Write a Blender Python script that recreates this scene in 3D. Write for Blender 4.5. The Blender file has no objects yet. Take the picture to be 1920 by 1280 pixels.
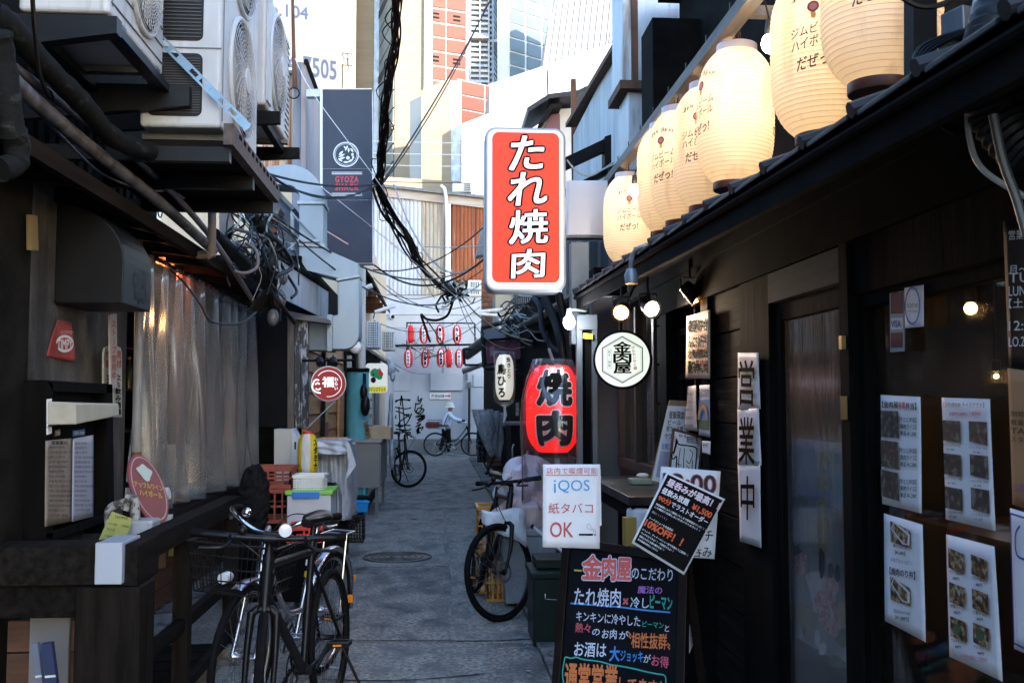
import bpy, bmesh, math, random
from mathutils import Vector, Matrix
random.seed(7)
R_=math.radians
S=bpy.context.scene
COL=S.collection
# ---------------------------------------------------------------- camera
F_PX=1867.0
CAM=Vector((0,0,1.5))
YAW=math.atan(140/F_PX*math.cos(math.atan(115/F_PX))); PIT=math.atan(115/F_PX)
cam=bpy.data.cameras.new('camera'); camo=bpy.data.objects.new('camera',cam); COL.objects.link(camo)
camo.location=CAM; camo.rotation_euler=(R_(90)+PIT,0,-YAW)
cam.sensor_width=36; cam.sensor_fit='HORIZONTAL'; cam.lens=36*F_PX/1920
cam.clip_end=500; cam.clip_start=0.05
cam.dof.use_dof=True; cam.dof.focus_distance=5.6; cam.dof.aperture_fstop=11
S.camera=camo
c_r=Vector((math.cos(YAW),-math.sin(YAW),0))
c_f=Vector((math.sin(YAW)*math.cos(PIT),math.cos(YAW)*math.cos(PIT),math.sin(PIT)))
c_u=c_r.cross(c_f)
# ---------------------------------------------------------------- world, sun, exposure
SUN_EL=18; SUN_DIR=Vector((0.5,-0.866,0)).normalized()   # horizontal direction towards the sun
wd=bpy.data.worlds.new('World'); S.world=wd; wd.use_nodes=True
nt=wd.node_tree; bg=nt.nodes['Background']
sky=nt.nodes.new('ShaderNodeTexSky'); sky.sky_type='NISHITA'; sky.sun_disc=False; sky.ozone_density=4.0; sky.air_density=1.15
sky.sun_elevation=R_(SUN_EL); sky.sun_rotation=math.atan2(SUN_DIR.x,SUN_DIR.y)
nt.links.new(sky.outputs[0],bg.inputs[0]); bg.inputs[1].default_value=0.15
sl=bpy.data.lights.new('sun','SUN'); so=bpy.data.objects.new('sun',sl); COL.objects.link(so)
sl.energy=2.0; sl.angle=R_(0.5); sl.color=(1,0.9,0.76)
d=Vector((SUN_DIR.x*math.cos(R_(SUN_EL)),SUN_DIR.y*math.cos(R_(SUN_EL)),math.sin(R_(SUN_EL))))
so.rotation_euler=d.to_track_quat('Z','Y').to_euler(); so.location=(0,0,40)
S.view_settings.view_transform='Standard'; S.view_settings.look='None'; S.view_settings.gamma=1
S.view_settings.use_curve_mapping=False
S.view_settings.exposure=2.65
S.render.engine='CYCLES'
S.cycles.use_denoising=True
S.cycles.max_bounces=7; S.cycles.transparent_max_bounces=40; S.cycles.sample_clamp_indirect=6
S.cycles.caustics_reflective=False; S.cycles.caustics_refractive=False

# ---------------------------------------------------------------- geometry helpers
def W(px,py,Y):
    d=c_f*F_PX+c_r*(px-960)-c_u*(py-640)
    return CAM+d*(Y/d.y)
def Wx(px,py,X):
    d=c_f*F_PX+c_r*(px-960)-c_u*(py-640)
    return CAM+d*(X/d.x)
class Fr:
    """a plane in the world: origin, right, up; n points at the viewer"""
    def __init__(s,o,u,v):
        s.o=Vector(o); s.u=Vector(u).normalized(); s.v=Vector(v).normalized(); s.n=s.u.cross(s.v).normalized()
    def pt(s,a,b,c=0): return s.o+s.u*a+s.v*b+s.n*c
    def ab(s,px,py):
        d=c_f*F_PX+c_r*(px-960)-c_u*(py-640)
        t=(s.o-CAM).dot(s.n)/d.dot(s.n); p=CAM+d*t-s.o
        uu=s.u.dot(s.v); a=p.dot(s.u); b=p.dot(s.v)
        if abs(uu)>1e-5:
            det=1-uu*uu; a,b=(a-uu*b)/det,(b-uu*a)/det
        return a,b
    def px(s,px,py,c=0):
        a,b=s.ab(px,py); return s.pt(a,b,c)
def frontal(Y): return Fr((0,Y,0),(1,0,0),(0,0,1))
def rwall(x): return Fr((x,0,0),(0,-1,0),(0,0,1))
def lwall(x): return Fr((x,0,0),(0,1,0),(0,0,1))
def corners(tl,tr,bl):
    tl,tr,bl=Vector(tl),Vector(tr),Vector(bl)
    return Fr(bl,tr-tl,tl-bl)
class MB:
    def __init__(s): s.bm=bmesh.new(); s.xf=Matrix.Identity(4)
    def v(s,p): return s.bm.verts.new(s.xf@Vector(p))
    def face(s,vs):
        try: return s.bm.faces.new(vs)
        except ValueError: return None
    def hexa(s,P):
        v=[s.v(p) for p in P]
        for f in ((0,3,2,1),(4,5,6,7),(0,1,5,4),(1,2,6,5),(2,3,7,6),(3,0,4,7)): s.face([v[i] for i in f])
        return s
    def box(s,c,d,rz=0,rot=None):
        m=Matrix.Translation(Vector(c))@((rot if rot else Matrix.Rotation(rz,4,'Z')))
        x,y,z=d[0]/2,d[1]/2,d[2]/2
        return s.hexa([m@Vector(p) for p in ((-x,-y,-z),(x,-y,-z),(x,y,-z),(-x,y,-z),(-x,-y,z),(x,-y,z),(x,y,z),(-x,y,z))])
    def b2(s,p0,p1):
        p0,p1=Vector(p0),Vector(p1); return s.box((p0+p1)/2,[abs(a) for a in (p1-p0)])
    def fbox(s,F,a0,a1,b0,b1,c0,c1):
        q=F.pt
        return s.hexa([q(a0,b0,c0),q(a1,b0,c0),q(a1,b1,c0),q(a0,b1,c0),q(a0,b0,c1),q(a1,b0,c1),q(a1,b1,c1),q(a0,b1,c1)])
    def prism(s,lo,hi):
        a=[s.v(p) for p in lo]; b=[s.v(p) for p in hi]; n=len(a)
        s.face(a[::-1]); s.face(b)
        for i in range(n): s.face([a[i],a[(i+1)%n],b[(i+1)%n],b[i]])
        return s
    def fpoly(s,F,pts,c0,c1,px=False):
        if px: pts=[F.ab(*p) for p in pts]
        return s.prism([F.pt(a,b,c0) for a,b in pts],[F.pt(a,b,c1) for a,b in pts])
    def tube(s,pts,r,n=8,cap=True):
        pts=[Vector(p) for p in pts]; rings=[]; rr=r if hasattr(r,'__len__') else [r]*len(pts)
        N=None
        for i,p in enumerate(pts):
            a=pts[max(i-1,0)]; b=pts[min(i+1,len(pts)-1)]; t=(b-a)
            if t.length<1e-9: t=Vector((0,0,1))
            t.normalize()
            if N is None:
                N=t.orthogonal().normalized()
            else:
                N=N-t*N.dot(t)
                N=N.normalized() if N.length>1e-6 else t.orthogonal().normalized()
            B=t.cross(N)
            rings.append([s.v(p+(N*math.cos(2*math.pi*k/n)+B*math.sin(2*math.pi*k/n))*rr[i]) for k in range(n)])
        for i in range(len(rings)-1):
            for k in range(n): s.face([rings[i][k],rings[i][(k+1)%n],rings[i+1][(k+1)%n],rings[i+1][k]])
        if cap: s.face(rings[0][::-1]); s.face(rings[-1])
        return s
    def ring(s,c,r,rt,axis='Y',n=32,m=6,xs=1):
        """torus; axis = its axis"""
        c=Vector(c); A={'X':(Vector((0,1,0)),Vector((0,0,1)),Vector((1,0,0))),'Y':(Vector((1,0,0)),Vector((0,0,1)),Vector((0,1,0))),'Z':(Vector((1,0,0)),Vector((0,1,0)),Vector((0,0,1)))}[axis] if isinstance(axis,str) else axis
        R=[]
        for i in range(n):
            t=2*math.pi*i/n; d=A[0]*math.cos(t)+A[1]*math.sin(t)
            R.append([s.v(c+d*(r+rt*math.cos(2*math.pi*k/m)*xs)+A[2]*rt*math.sin(2*math.pi*k/m)) for k in range(m)])
        for i in range(n):
            for k in range(m): s.face([R[i][k],R[(i+1)%n][k],R[(i+1)%n][(k+1)%m],R[i][(k+1)%m]])
        return s
    def lathe(s,c,prof,n=32,axis=None,cap=True):
        """prof [(r,h)] about axis (default Z)"""
        c=Vector(c)
        if axis is None: ax=Vector((0,0,1)); X=Vector((1,0,0)); Yv=Vector((0,1,0))
        else:
            ax=Vector(axis).normalized(); X=ax.orthogonal().normalized(); Yv=ax.cross(X)
        R=[[s.v(c+ax*h+(X*math.cos(2*math.pi*k/n)+Yv*math.sin(2*math.pi*k/n))*max(r,1e-4)) for k in range(n)] for r,h in prof]
        for i in range(len(R)-1):
            for k in range(n): s.face([R[i][k],R[i][(k+1)%n],R[i+1][(k+1)%n],R[i+1][k]])
        if cap: s.face(R[0][::-1]); s.face(R[-1])
        return s
    def sphere(s,c,r,n=16,m=10,sc=(1,1,1)):
        c=Vector(c); R=[]
        for i in range(m+1):
            t=math.pi*i/m; R.append([s.v(c+Vector((max(math.sin(t),1e-4)*math.cos(2*math.pi*k/n)*sc[0],max(math.sin(t),1e-4)*math.sin(2*math.pi*k/n)*sc[1],-math.cos(t)*sc[2]))*r) for k in range(n)])
        for i in range(m):
            for k in range(n): s.face([R[i][k],R[i][(k+1)%n],R[i+1][(k+1)%n],R[i+1][k]])
        return s
    def sheet(s,rows,thick=0.0015):
        """rows of points -> thin curved sheet with real thickness"""
        V=[[s.v(p) for p in r] for r in rows]
        for i in range(len(V)-1):
            for j in range(len(V[0])-1): s.face([V[i][j],V[i][j+1],V[i+1][j+1],V[i+1][j]])
        s.solid=thick
        return s
    def build(s,name,mat,parent=None,smooth=False,bevel=0,seg=2,loc=None):
        bmesh.ops.recalc_face_normals(s.bm,faces=s.bm.faces)
        if smooth:
            for f in s.bm.faces: f.smooth=True
        me=bpy.data.meshes.new(name); 
        M=Matrix.Identity(4); q=parent
        while q is not None: M=q.matrix_basis@M; q=q.parent
        if loc is not None: M=M@Matrix.Translation(Vector(loc))
        if M!=Matrix.Identity(4): s.bm.transform(M.inverted())
        s.bm.to_mesh(me); s.bm.free()
        o=bpy.data.objects.new(name,me); COL.objects.link(o)
        if parent: o.parent=parent
        if loc is not None: o.location=loc
        if mat: me.materials.append(mat)
        if smooth:
            try: me.set_sharp_from_angle(angle=R_(40))
            except Exception: pass
        if bevel:
            b=o.modifiers.new('bevel','BEVEL'); b.width=bevel; b.segments=seg; b.limit_method='ANGLE'; b.angle_limit=R_(50)
        if getattr(s,'solid',0):
            b=o.modifiers.new('solid','SOLIDIFY'); b.thickness=s.solid; b.offset=0
        return o
LB={}
def tag(o,label=None,cat=None,group=None,kind=None):
    if label: o['label']=label
    if cat: o['category']=cat
    if group: o['group']=group
    if kind: o['kind']=kind
    return o
def T(name,label,cat,loc=(0,0,0),group=None,rz=0):
    o=bpy.data.objects.new(name,None); COL.objects.link(o); o.location=loc; o.rotation_euler=(0,0,rz)
    o.empty_display_size=0.1
    return tag(o,label,cat,group)
CH={}
def kids(o): return [c for c in bpy.data.objects if c.parent==o]
def dup(o,parent=None,label=None,loc=None,rz=None,kmap=None):
    if kmap is None:
        kmap={}
        for c in bpy.data.objects:
            if c.parent: kmap.setdefault(c.parent.name,[]).append(c)
    c=o.copy(); COL.objects.link(c); c.parent=parent
    if label: c['label']=label
    if loc is not None: c.location=loc
    if rz is not None: c.rotation_euler.z=rz
    for k in kmap.get(o.name,[]): dup(k,c,kmap=kmap)
    return c
# ---------------------------------------------------------------- materials
MATS={}
def mat(name,c1,c2=None,rough=0.7,metal=0,scale=(6,6,6),detail=6,lo=0.35,hi=0.65,bump=0,bscale=None,spec=0.5,rnd=0,c3=None,s3=(2,2,2),lo3=0.55,hi3=0.7,trans=0,emit=None,estr=0,coat=0,rvar=0,dist=0,sss=0,alpha=1):
    if name in MATS: return MATS[name]
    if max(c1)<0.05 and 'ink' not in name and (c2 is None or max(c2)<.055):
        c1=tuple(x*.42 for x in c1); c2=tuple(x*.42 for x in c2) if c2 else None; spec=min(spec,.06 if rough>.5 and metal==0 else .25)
    m=bpy.data.materials.new(name); m.use_nodes=True; nt=m.node_tree; N=nt.nodes; L=nt.links
    b=N['Principled BSDF']
    b.inputs['Roughness'].default_value=rough; b.inputs['Metallic'].default_value=metal
    b.inputs['Specular IOR Level'].default_value=spec
    b.inputs['Transmission Weight'].default_value=trans; b.inputs['Coat Weight'].default_value=coat; b.inputs['Alpha'].default_value=alpha
    if emit: b.inputs['Emission Color'].default_value=(*emit,1); b.inputs['Emission Strength'].default_value=estr
    tc=N.new('ShaderNodeTexCoord')
    def noise(sc,det,lo,hi,ds=0):
        mp=N.new('ShaderNodeMapping'); mp.inputs['Scale'].default_value=sc if hasattr(sc,'__len__') else (sc,)*3
        n=N.new('ShaderNodeTexNoise'); n.inputs['Detail'].default_value=det; n.inputs['Scale'].default_value=1; n.inputs['Roughness'].default_value=0.6; n.inputs['Distortion'].default_value=ds
        L.new(tc.outputs['Object'],mp.inputs[0]); L.new(mp.outputs[0],n.inputs['Vector'])
        r=N.new('ShaderNodeMapRange'); r.inputs[1].default_value=lo; r.inputs[2].default_value=hi
        L.new(n.outputs[0],r.inputs[0]); return r.outputs[0],n.outputs[0]
    col=None
    if c2 is None:
        if rnd or c3: 
            q=N.new('ShaderNodeRGB'); q.outputs[0].default_value=(*c1,1); col=q.outputs[0]
        else: b.inputs['Base Color'].default_value=(*c1,1)
        f=None
    else:
        f,raw=noise(scale,detail,lo,hi,dist)
        mx=N.new('ShaderNodeMix'); mx.data_type='RGBA'; mx.inputs[6].default_value=(*c1,1); mx.inputs[7].default_value=(*c2,1)
        L.new(f,mx.inputs[0]); col=mx.outputs[2]
    if c3 is not None:
        f3,_=noise(s3,5,lo3,hi3,0.5)
        mx=N.new('ShaderNodeMix'); mx.data_type='RGBA'; L.new(col,mx.inputs[6]); mx.inputs[7].default_value=(*c3,1); L.new(f3,mx.inputs[0]); col=mx.outputs[2]
    if rnd:
        oi=N.new('ShaderNodeObjectInfo'); hs=N.new('ShaderNodeHueSaturation'); r=N.new('ShaderNodeMapRange'); r.inputs[3].default_value=1-rnd; r.inputs[4].default_value=1+rnd
        L.new(oi.outputs['Random'],r.inputs[0]); L.new(r.outputs[0],hs.inputs['Value']); L.new(col,hs.inputs['Color']); col=hs.outputs[0]
    if col is not None: L.new(col,b.inputs['Base Color'])
    if rvar:
        fr,_=noise((3,3,3),4,0.3,0.7); r=N.new('ShaderNodeMapRange'); r.inputs[3].default_value=max(rough-rvar,0); r.inputs[4].default_value=min(rough+rvar,1)
        L.new(fr,r.inputs[0]); L.new(r.outputs[0],b.inputs['Roughness'])
    if bump:
        _,raw=noise(bscale or scale,detail,0,1); bp=N.new('ShaderNodeBump'); bp.inputs['Strength'].default_value=min(bump,1); bp.inputs['Distance'].default_value=0.01
        L.new(raw,bp.inputs['Height']); L.new(bp.outputs[0],b.inputs['Normal'])
    MATS[name]=m; return m
def paper_mat(name,col,trans=0.5,emit=0,ec=None,var=None):
    m=bpy.data.materials.new(name); m.use_nodes=True; nt=m.node_tree; N=nt.nodes; L=nt.links
    N.remove(N['Principled BSDF']); out=N['Material Output']
    df=N.new('ShaderNodeBsdfDiffuse'); tr=N.new('ShaderNodeBsdfTranslucent'); mx=N.new('ShaderNodeMixShader'); mx.inputs[0].default_value=trans
    df.inputs[0].default_value=(*col,1); tr.inputs[0].default_value=(*col,1)
    if var:
        tc=N.new('ShaderNodeTexCoord'); mp=N.new('ShaderNodeMapping'); mp.inputs['Scale'].default_value=(9,9,2.2); oi=N.new('ShaderNodeObjectInfo'); L.new(oi.outputs['Random'],mp.inputs['Location']); n=N.new('ShaderNodeTexNoise'); n.inputs['Scale'].default_value=1; n.inputs['Detail'].default_value=5
        r=N.new('ShaderNodeMapRange'); r.inputs[1].default_value=0.52; r.inputs[2].default_value=0.78
        c=N.new('ShaderNodeMix'); c.data_type='RGBA'; c.inputs[6].default_value=(*col,1); c.inputs[7].default_value=(*var,1)
        L.new(tc.outputs['Object'],mp.inputs[0]); L.new(mp.outputs[0],n.inputs['Vector']); L.new(n.outputs[0],r.inputs[0]); L.new(r.outputs[0],c.inputs[0])
        L.new(c.outputs[2],df.inputs[0]); L.new(c.outputs[2],tr.inputs[0])
    L.new(df.outputs[0],mx.inputs[1]); L.new(tr.outputs[0],mx.inputs[2]); last=mx.outputs[0]
    if emit:
        em=N.new('ShaderNodeEmission'); em.inputs[0].default_value=(*(ec or col),1); em.inputs[1].default_value=emit
        ad=N.new('ShaderNodeAddShader'); L.new(last,ad.inputs[0]); L.new(em.outputs[0],ad.inputs[1]); last=ad.outputs[0]
    L.new(last,out.inputs[0]); MATS[name]=m; return m
def film_mat(name,tint,clear=0.6,rough=0.15,bump=0.3,sc=8,milk=0.3,zf=0.35):
    """thin clear film / pane: see-through + milky diffuse + gloss"""
    m=bpy.data.materials.new(name); m.use_nodes=True; nt=m.node_tree; N=nt.nodes; L=nt.links
    N.remove(N['Principled BSDF']); out=N['Material Output']
    tp=N.new('ShaderNodeBsdfTransparent'); tp.inputs[0].default_value=(*tint,1)
    df=N.new('ShaderNodeBsdfDiffuse'); df.inputs[0].default_value=(0.6,0.62,0.64,1)
    tl=N.new('ShaderNodeBsdfTranslucent'); tl.inputs[0].default_value=(0.6,0.62,0.64,1)
    mm=N.new('ShaderNodeMixShader'); mm.inputs[0].default_value=0.5; L.new(df.outputs[0],mm.inputs[1]); L.new(tl.outputs[0],mm.inputs[2])
    a=N.new('ShaderNodeMixShader'); L.new(tp.outputs[0],a.inputs[1]); L.new(mm.outputs[0],a.inputs[2])
    gl=N.new('ShaderNodeBsdfGlossy'); gl.inputs['Roughness'].default_value=rough
    tc=N.new('ShaderNodeTexCoord'); mp=N.new('ShaderNodeMapping'); mp.inputs['Scale'].default_value=(sc,sc,sc*zf)
    n=N.new('ShaderNodeTexNoise'); n.inputs['Scale'].default_value=1; n.inputs['Detail'].default_value=5
    L.new(tc.outputs['Object'],mp.inputs[0]); L.new(mp.outputs[0],n.inputs['Vector'])
    r=N.new('ShaderNodeMapRange'); r.inputs[1].default_value=0.35; r.inputs[2].default_value=0.75; r.inputs[3].default_value=milk*0.4; r.inputs[4].default_value=min(milk*1.6,1)
    L.new(n.outputs[0],r.inputs[0]); L.new(r.outputs[0],a.inputs[0])
    bp=N.new('ShaderNodeBump'); bp.inputs['Strength'].default_value=bump; bp.inputs['Distance'].default_value=0.02; L.new(n.outputs[0],bp.inputs['Height']); L.new(bp.outputs[0],gl.inputs['Normal'])
    fr=N.new('ShaderNodeFresnel'); ge=N.new('ShaderNodeNewGeometry'); io=N.new('ShaderNodeMapRange'); io.inputs[3].default_value=1.45; io.inputs[4].default_value=1/1.45; L.new(ge.outputs['Backfacing'],io.inputs[0]); L.new(io.outputs[0],fr.inputs[0]); L.new(bp.outputs[0],fr.inputs['Normal'])
    g=N.new('ShaderNodeMixShader'); L.new(fr.outputs[0],g.inputs[0]); L.new(a.outputs[0],g.inputs[1]); L.new(gl.outputs[0],g.inputs[2])
    L.new(g.outputs[0],out.inputs[0]); MATS[name]=m; return m
def emis(name,c,s):
    if name in MATS: return MATS[name]
    return mat(name,c,rough=0.5,emit=c,estr=s)
def print_mat(name,cols,sc=40):
    """printed food picture: voronoi / noise blobs of several inks"""
    m=bpy.data.materials.new(name); m.use_nodes=True; nt=m.node_tree; N=nt.nodes; L=nt.links; b=N['Principled BSDF']
    tc=N.new('ShaderNodeTexCoord'); n=N.new('ShaderNodeTexNoise'); n.inputs['Scale'].default_value=sc; n.inputs['Detail'].default_value=4
    oi=N.new('ShaderNodeObjectInfo'); ad=N.new('ShaderNodeVectorMath'); ad.operation='ADD'
    L.new(tc.outputs['Object'],ad.inputs[0]); L.new(oi.outputs['Random'],ad.inputs[1])
    r=N.new('ShaderNodeValToRGB'); L.new(ad.outputs[0],n.inputs['Vector']); L.new(n.outputs[0],r.inputs[0])
    e=r.color_ramp.elements; e[0].position=0.38; e[0].color=(*cols[0],1); e[1].position=0.63; e[1].color=(*cols[-1],1)
    for i,c in enumerate(cols[1:-1]):
        q=e.new(0.38+0.25*(i+1)/(len(cols)-1)); q.color=(*c,1)
    L.new(r.outputs[0],b.inputs['Base Color']); b.inputs['Roughness'].default_value=0.5
    MATS[name]=m; return m
# ---------------------------------------------------------------- lettering
_tc={}
def glyphs(body,offset=0,shear=0,spacing=1.0):
    k=(body,offset,shear,spacing)
    if k in _tc: return _tc[k]
    c=bpy.data.curves.new('lettering','FONT'); c.body=body; c.size=1; c.offset=offset; c.shear=shear; c.resolution_u=3; c.space_character=spacing; c.fill_mode='FRONT'
    o=bpy.data.objects.new('lettering',c)
    me=bpy.data.meshes.new_from_object(o)
    vs=[(v.co.x,v.co.y) for v in me.vertices]; fs=[tuple(p.vertices) for p in me.polygons]
    bpy.data.objects.remove(o); bpy.data.curves.remove(c); bpy.data.meshes.remove(me)
    _tc[k]=(vs,fs); return vs,fs
def tmap(items,fn,name,m,parent,cuts=0,cutspan=None):
    """items: [(verts2d,faces)], fn: (a,b)->world"""
    bm=bmesh.new()
    for ii,(vs,fs) in enumerate(items):
        V=[bm.verts.new((x,y,ii*3e-5)) for x,y in vs]
        for f in fs:
            try: bm.faces.new([V[i] for i in f])
            except ValueError: pass
    if cuts and bm.verts:
        x0=min(v.co.x for v in bm.verts); x1=max(v.co.x for v in bm.verts); y0=min(v.co.y for v in bm.verts); y1=max(v.co.y for v in bm.verts)
        for i in range(1,int((x1-x0)/cuts)+1): bmesh.ops.bisect_plane(bm,geom=bm.verts[:]+bm.edges[:]+bm.faces[:],plane_co=(x0+i*cuts,0,0),plane_no=(1,0,0))
        for i in range(1,int((y1-y0)/cuts)+1): bmesh.ops.bisect_plane(bm,geom=bm.verts[:]+bm.edges[:]+bm.faces[:],plane_co=(0,y0+i*cuts,0),plane_no=(0,1,0))
    for v in bm.verts: v.co=fn(v.co.x,v.co.y,v.co.z)
    mb=MB(); mb.bm.free(); mb.bm=bm
    # keep orientation: no recalc on open glyphs
    me=bpy.data.meshes.new(name); M=Matrix.Identity(4); q=parent
    while q is not None: M=q.matrix_basis@M; q=q.parent
    bm.transform(M.inverted()); bm.to_mesh(me); bm.free()
    o=bpy.data.objects.new(name,me); COL.objects.link(o); o.parent=parent; me.materials.append(m)
    return o
def norm(vs,ref=None):
    xs=[p[0] for p in (ref or vs)]; ys=[p[1] for p in (ref or vs)]
    x0,x1,y0,y1=min(xs),max(xs),min(ys),max(ys); w=max(x1-x0,1e-6); h=max(y1-y0,1e-6)
    return [((x-x0)/w,(y-y0)/h) for x,y in vs]
def shifts(off):
    if off<=0.006: return [(0,0)]
    n=4 if off<0.03 else 10
    return [(0,0)]+[(off*math.cos(2*math.pi*(k+0.5)/n),off*math.sin(2*math.pi*(k+0.5)/n)) for k in range(n)]
def lay(body,box,vert=False,off=0,shear=0,fill=0.94,spacing=1.0):
    """text fitted in box (a0,b0,a1,b1) -> items in ab units; bold strokes are made of shifted copies"""
    a0,b0,a1,b1=box; items=[]
    if vert:
        n=len(body); ch=(b1-b0)/n
        for i,cch in enumerate(body):
            if cch in ' 　': continue
            vs,fs=glyphs(cch,0,shear)
            if not vs: continue
            t0=b1-(i+1)*ch
            if cch=='ー': vs=[(-(y-0.38)+0.5,(x-0.5)+0.38) for x,y in vs]
            for sx,sy in shifts(off): items.append(([(a0+(a1-a0)*(x+sx),t0+ch*(0.5+(y+sy-0.38)*fill)) for x,y in vs],fs))
    else:
        vs0,fs=glyphs(body,0,shear,spacing)
        if not vs0: return items
        for sx,sy in shifts(off): items.append(([(a0+(a1-a0)*x,b0+(b1-b0)*y) for x,y in norm([(x+sx,y+sy) for x,y in vs0],vs0)],fs))
    return items
def tx(F,body,x0,y0,x1,y1,m,parent,dy=0,c=0.002,vert=False,off=0,shear=0,fill=0.94,name='lettering',spacing=1.0,dx=0):
    """lettering on plane F inside a pixel box; dy: how far the right side drops; dx how far bottom shifts"""
    p00=Vector(F.ab(x0+dx,y1)); p10=Vector(F.ab(x1+dx,y1+dy)); p01=Vector(F.ab(x0,y0))
    it=lay(body,(0,0,1,1),vert,off,shear,fill,spacing)
    def fn(a,b,e):
        p=p00+(p10-p00)*a+(p01-p00)*b; return F.pt(p.x,p.y,c+e)
    return tmap(it,fn,name,m,parent)
def txa(F,body,box,m,parent,c=0.002,vert=False,off=0,shear=0,fill=0.94,name='lettering',spacing=1.0,rot=0):
    it=lay(body,box,vert,off,shear,fill,spacing)
    cx=(box[0]+box[2])/2; cy=(box[1]+box[3])/2; cs,sn=math.cos(rot),math.sin(rot)
    return tmap(it,lambda a,b,e:F.pt(cx+(a-cx)*cs-(b-cy)*sn,cy+(a-cx)*sn+(b-cy)*cs,c+e),name,m,parent)
def stroke(F,pts,w,m,parent,name='brush_stroke',c=0.002,px=True):
    if px: pts=[F.ab(*p) for p in pts]
    mb=MB(); pts=[Vector(p) for p in pts]
    L=[];Rr=[]
    for i,p in enumerate(pts):
        t=(pts[min(i+1,len(pts)-1)]-pts[max(i-1,0)]); t=t.normalized() if t.length>0 else Vector((1,0)); n=Vector((-t.y,t.x))*w/2
        L.append(mb.v(F.pt(*(p+n),c))); Rr.append(mb.v(F.pt(*(p-n),c)))
    for i in range(len(pts)-1): mb.face([L[i],Rr[i],Rr[i+1],L[i+1]])
    return mb.build(name,m,parent)
def smoothpts(pts,n=6):
    P=[Vector(p) for p in pts]; out=[]
    for i in range(len(P)-1):
        p0=P[max(i-1,0)];p1=P[i];p2=P[i+1];p3=P[min(i+2,len(P)-1)]
        for k in range(n):
            t=k/n; out.append(0.5*((2*p1)+(p2-p0)*t+(2*p0-5*p1+4*p2-p3)*t*t+(3*p1-p0-3*p2+p3)*t*t*t))
    out.append(P[-1]); return out
def sag(p,q,s,n=12):
    p,q=Vector(p),Vector(q); return [p.lerp(q,i/n)-Vector((0,0,s*4*(i/n)*(1-i/n))) for i in range(n+1)]
# ---------------------------------------------------------------- shared materials
M_asph=mat('asphalt',(0.115,0.105,0.092),(0.35,0.325,0.285),rough=0.92,scale=(38,38,38),detail=9,lo=0.38,hi=0.62,bump=0.6,bscale=(90,90,90),c3=(0.085,0.085,0.085),s3=(1.6,0.9,1),lo3=0.45,hi3=0.7,rvar=0.15)
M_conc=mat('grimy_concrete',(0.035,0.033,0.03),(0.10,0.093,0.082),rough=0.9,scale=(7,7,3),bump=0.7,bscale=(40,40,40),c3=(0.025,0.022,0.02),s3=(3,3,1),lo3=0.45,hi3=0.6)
M_dwood=mat('dark_stained_wood',(0.010,0.009,0.008),(0.035,0.029,0.026),rough=0.7,scale=(30,3,30),bump=0.4,rnd=0.3,spec=0.3)
M_dwoodz=mat('dark_wood_upright',(0.012,0.010,0.009),(0.035,0.028,0.024),rough=0.6,scale=(30,30,2.5),bump=0.4,rnd=0.3,spec=0.3)
M_black=mat('black_paint',(0.01,0.01,0.011),(0.02,0.02,0.022),rough=0.55,scale=12,bump=0.15,spec=0.4)
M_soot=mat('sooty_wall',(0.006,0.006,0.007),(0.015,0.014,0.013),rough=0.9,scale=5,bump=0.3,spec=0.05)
M_white=mat('white_paint',(0.7,0.7,0.69),(0.52,0.52,0.51),rough=0.55,scale=3,lo=0.5,hi=0.8)
M_acw=mat('ac_casing',(0.46,0.48,0.5),(0.34,0.35,0.36),rough=0.5,scale=(3,3,1.2),lo=0.5,hi=0.75,c3=(0.2,0.17,0.13),s3=(14,14,1.5),lo3=0.58,hi3=0.8)
M_galv=mat('galvanised_steel',(0.34,0.38,0.42),(0.24,0.27,0.3),rough=0.45,metal=0.55,scale=(5,5,1.2),bump=0.05,rvar=0.1)
M_gsteel=mat('grey_steel',(0.13,0.14,0.15),(0.09,0.095,0.1),rough=0.5,metal=0.4,scale=(8,8,2))
M_rub=mat('rubber',(0.012,0.012,0.013),rough=0.75)
M_bpl=mat('black_plastic',(0.014,0.014,0.015),rough=0.4)
M_cable=mat('cable_sheath',(0.012,0.012,0.013),rough=0.5)
M_cableg=mat('grey_cable_sheath',(0.3,0.32,0.33),rough=0.5)
M_chrome=mat('chrome',(0.75,0.76,0.78),rough=0.18,metal=1)
M_ink=mat('black_ink',(0.006,0.006,0.006),rough=0.9,spec=0.03)
M_redink=mat('red_ink',(0.55,0.03,0.03),rough=0.6)
M_paper=mat('white_paper',(0.8,0.8,0.82),(0.72,0.72,0.75),rough=0.6,scale=8)
M_rust=mat('rusty_steel',(0.13,0.045,0.018),(0.05,0.025,0.015),rough=0.85,scale=(12,12,3),bump=0.3)
# ================================================================ ground
g=MB(); g.b2((-200,-60,-0.3),(200,300,0)); tag(g.build('ground',M_asph),kind='structure')
M_asph2=mat('asphalt_patch',(0.14,0.13,0.112),(0.4,0.37,0.32),rough=0.92,scale=(38,38,38),detail=9,lo=0.38,hi=0.62,c3=(0.13,0.13,0.13),s3=(5,3,1),lo3=0.42,hi3=0.66,bump=0.6,bscale=(110,110,110),rvar=0.1)
M_asph3=mat('asphalt_dark_patch',(0.12,0.11,0.095),(0.36,0.333,0.29),rough=0.9,scale=(38,38,38),detail=9,lo=0.38,hi=0.62,c3=(0.075,0.075,0.075),s3=(4,2.5,1),lo3=0.4,hi3=0.66,bump=0.6,bscale=(100,100,100),rvar=0.15)
M_kerb=mat('kerb_concrete',(0.12,0.12,0.12),(0.2,0.197,0.19),rough=0.9,scale=14,bump=0.5,bscale=(60,60,60),c3=(0.03,0.03,0.03),s3=(5,5,5),lo3=0.48,hi3=0.62)
al=MB()
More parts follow.
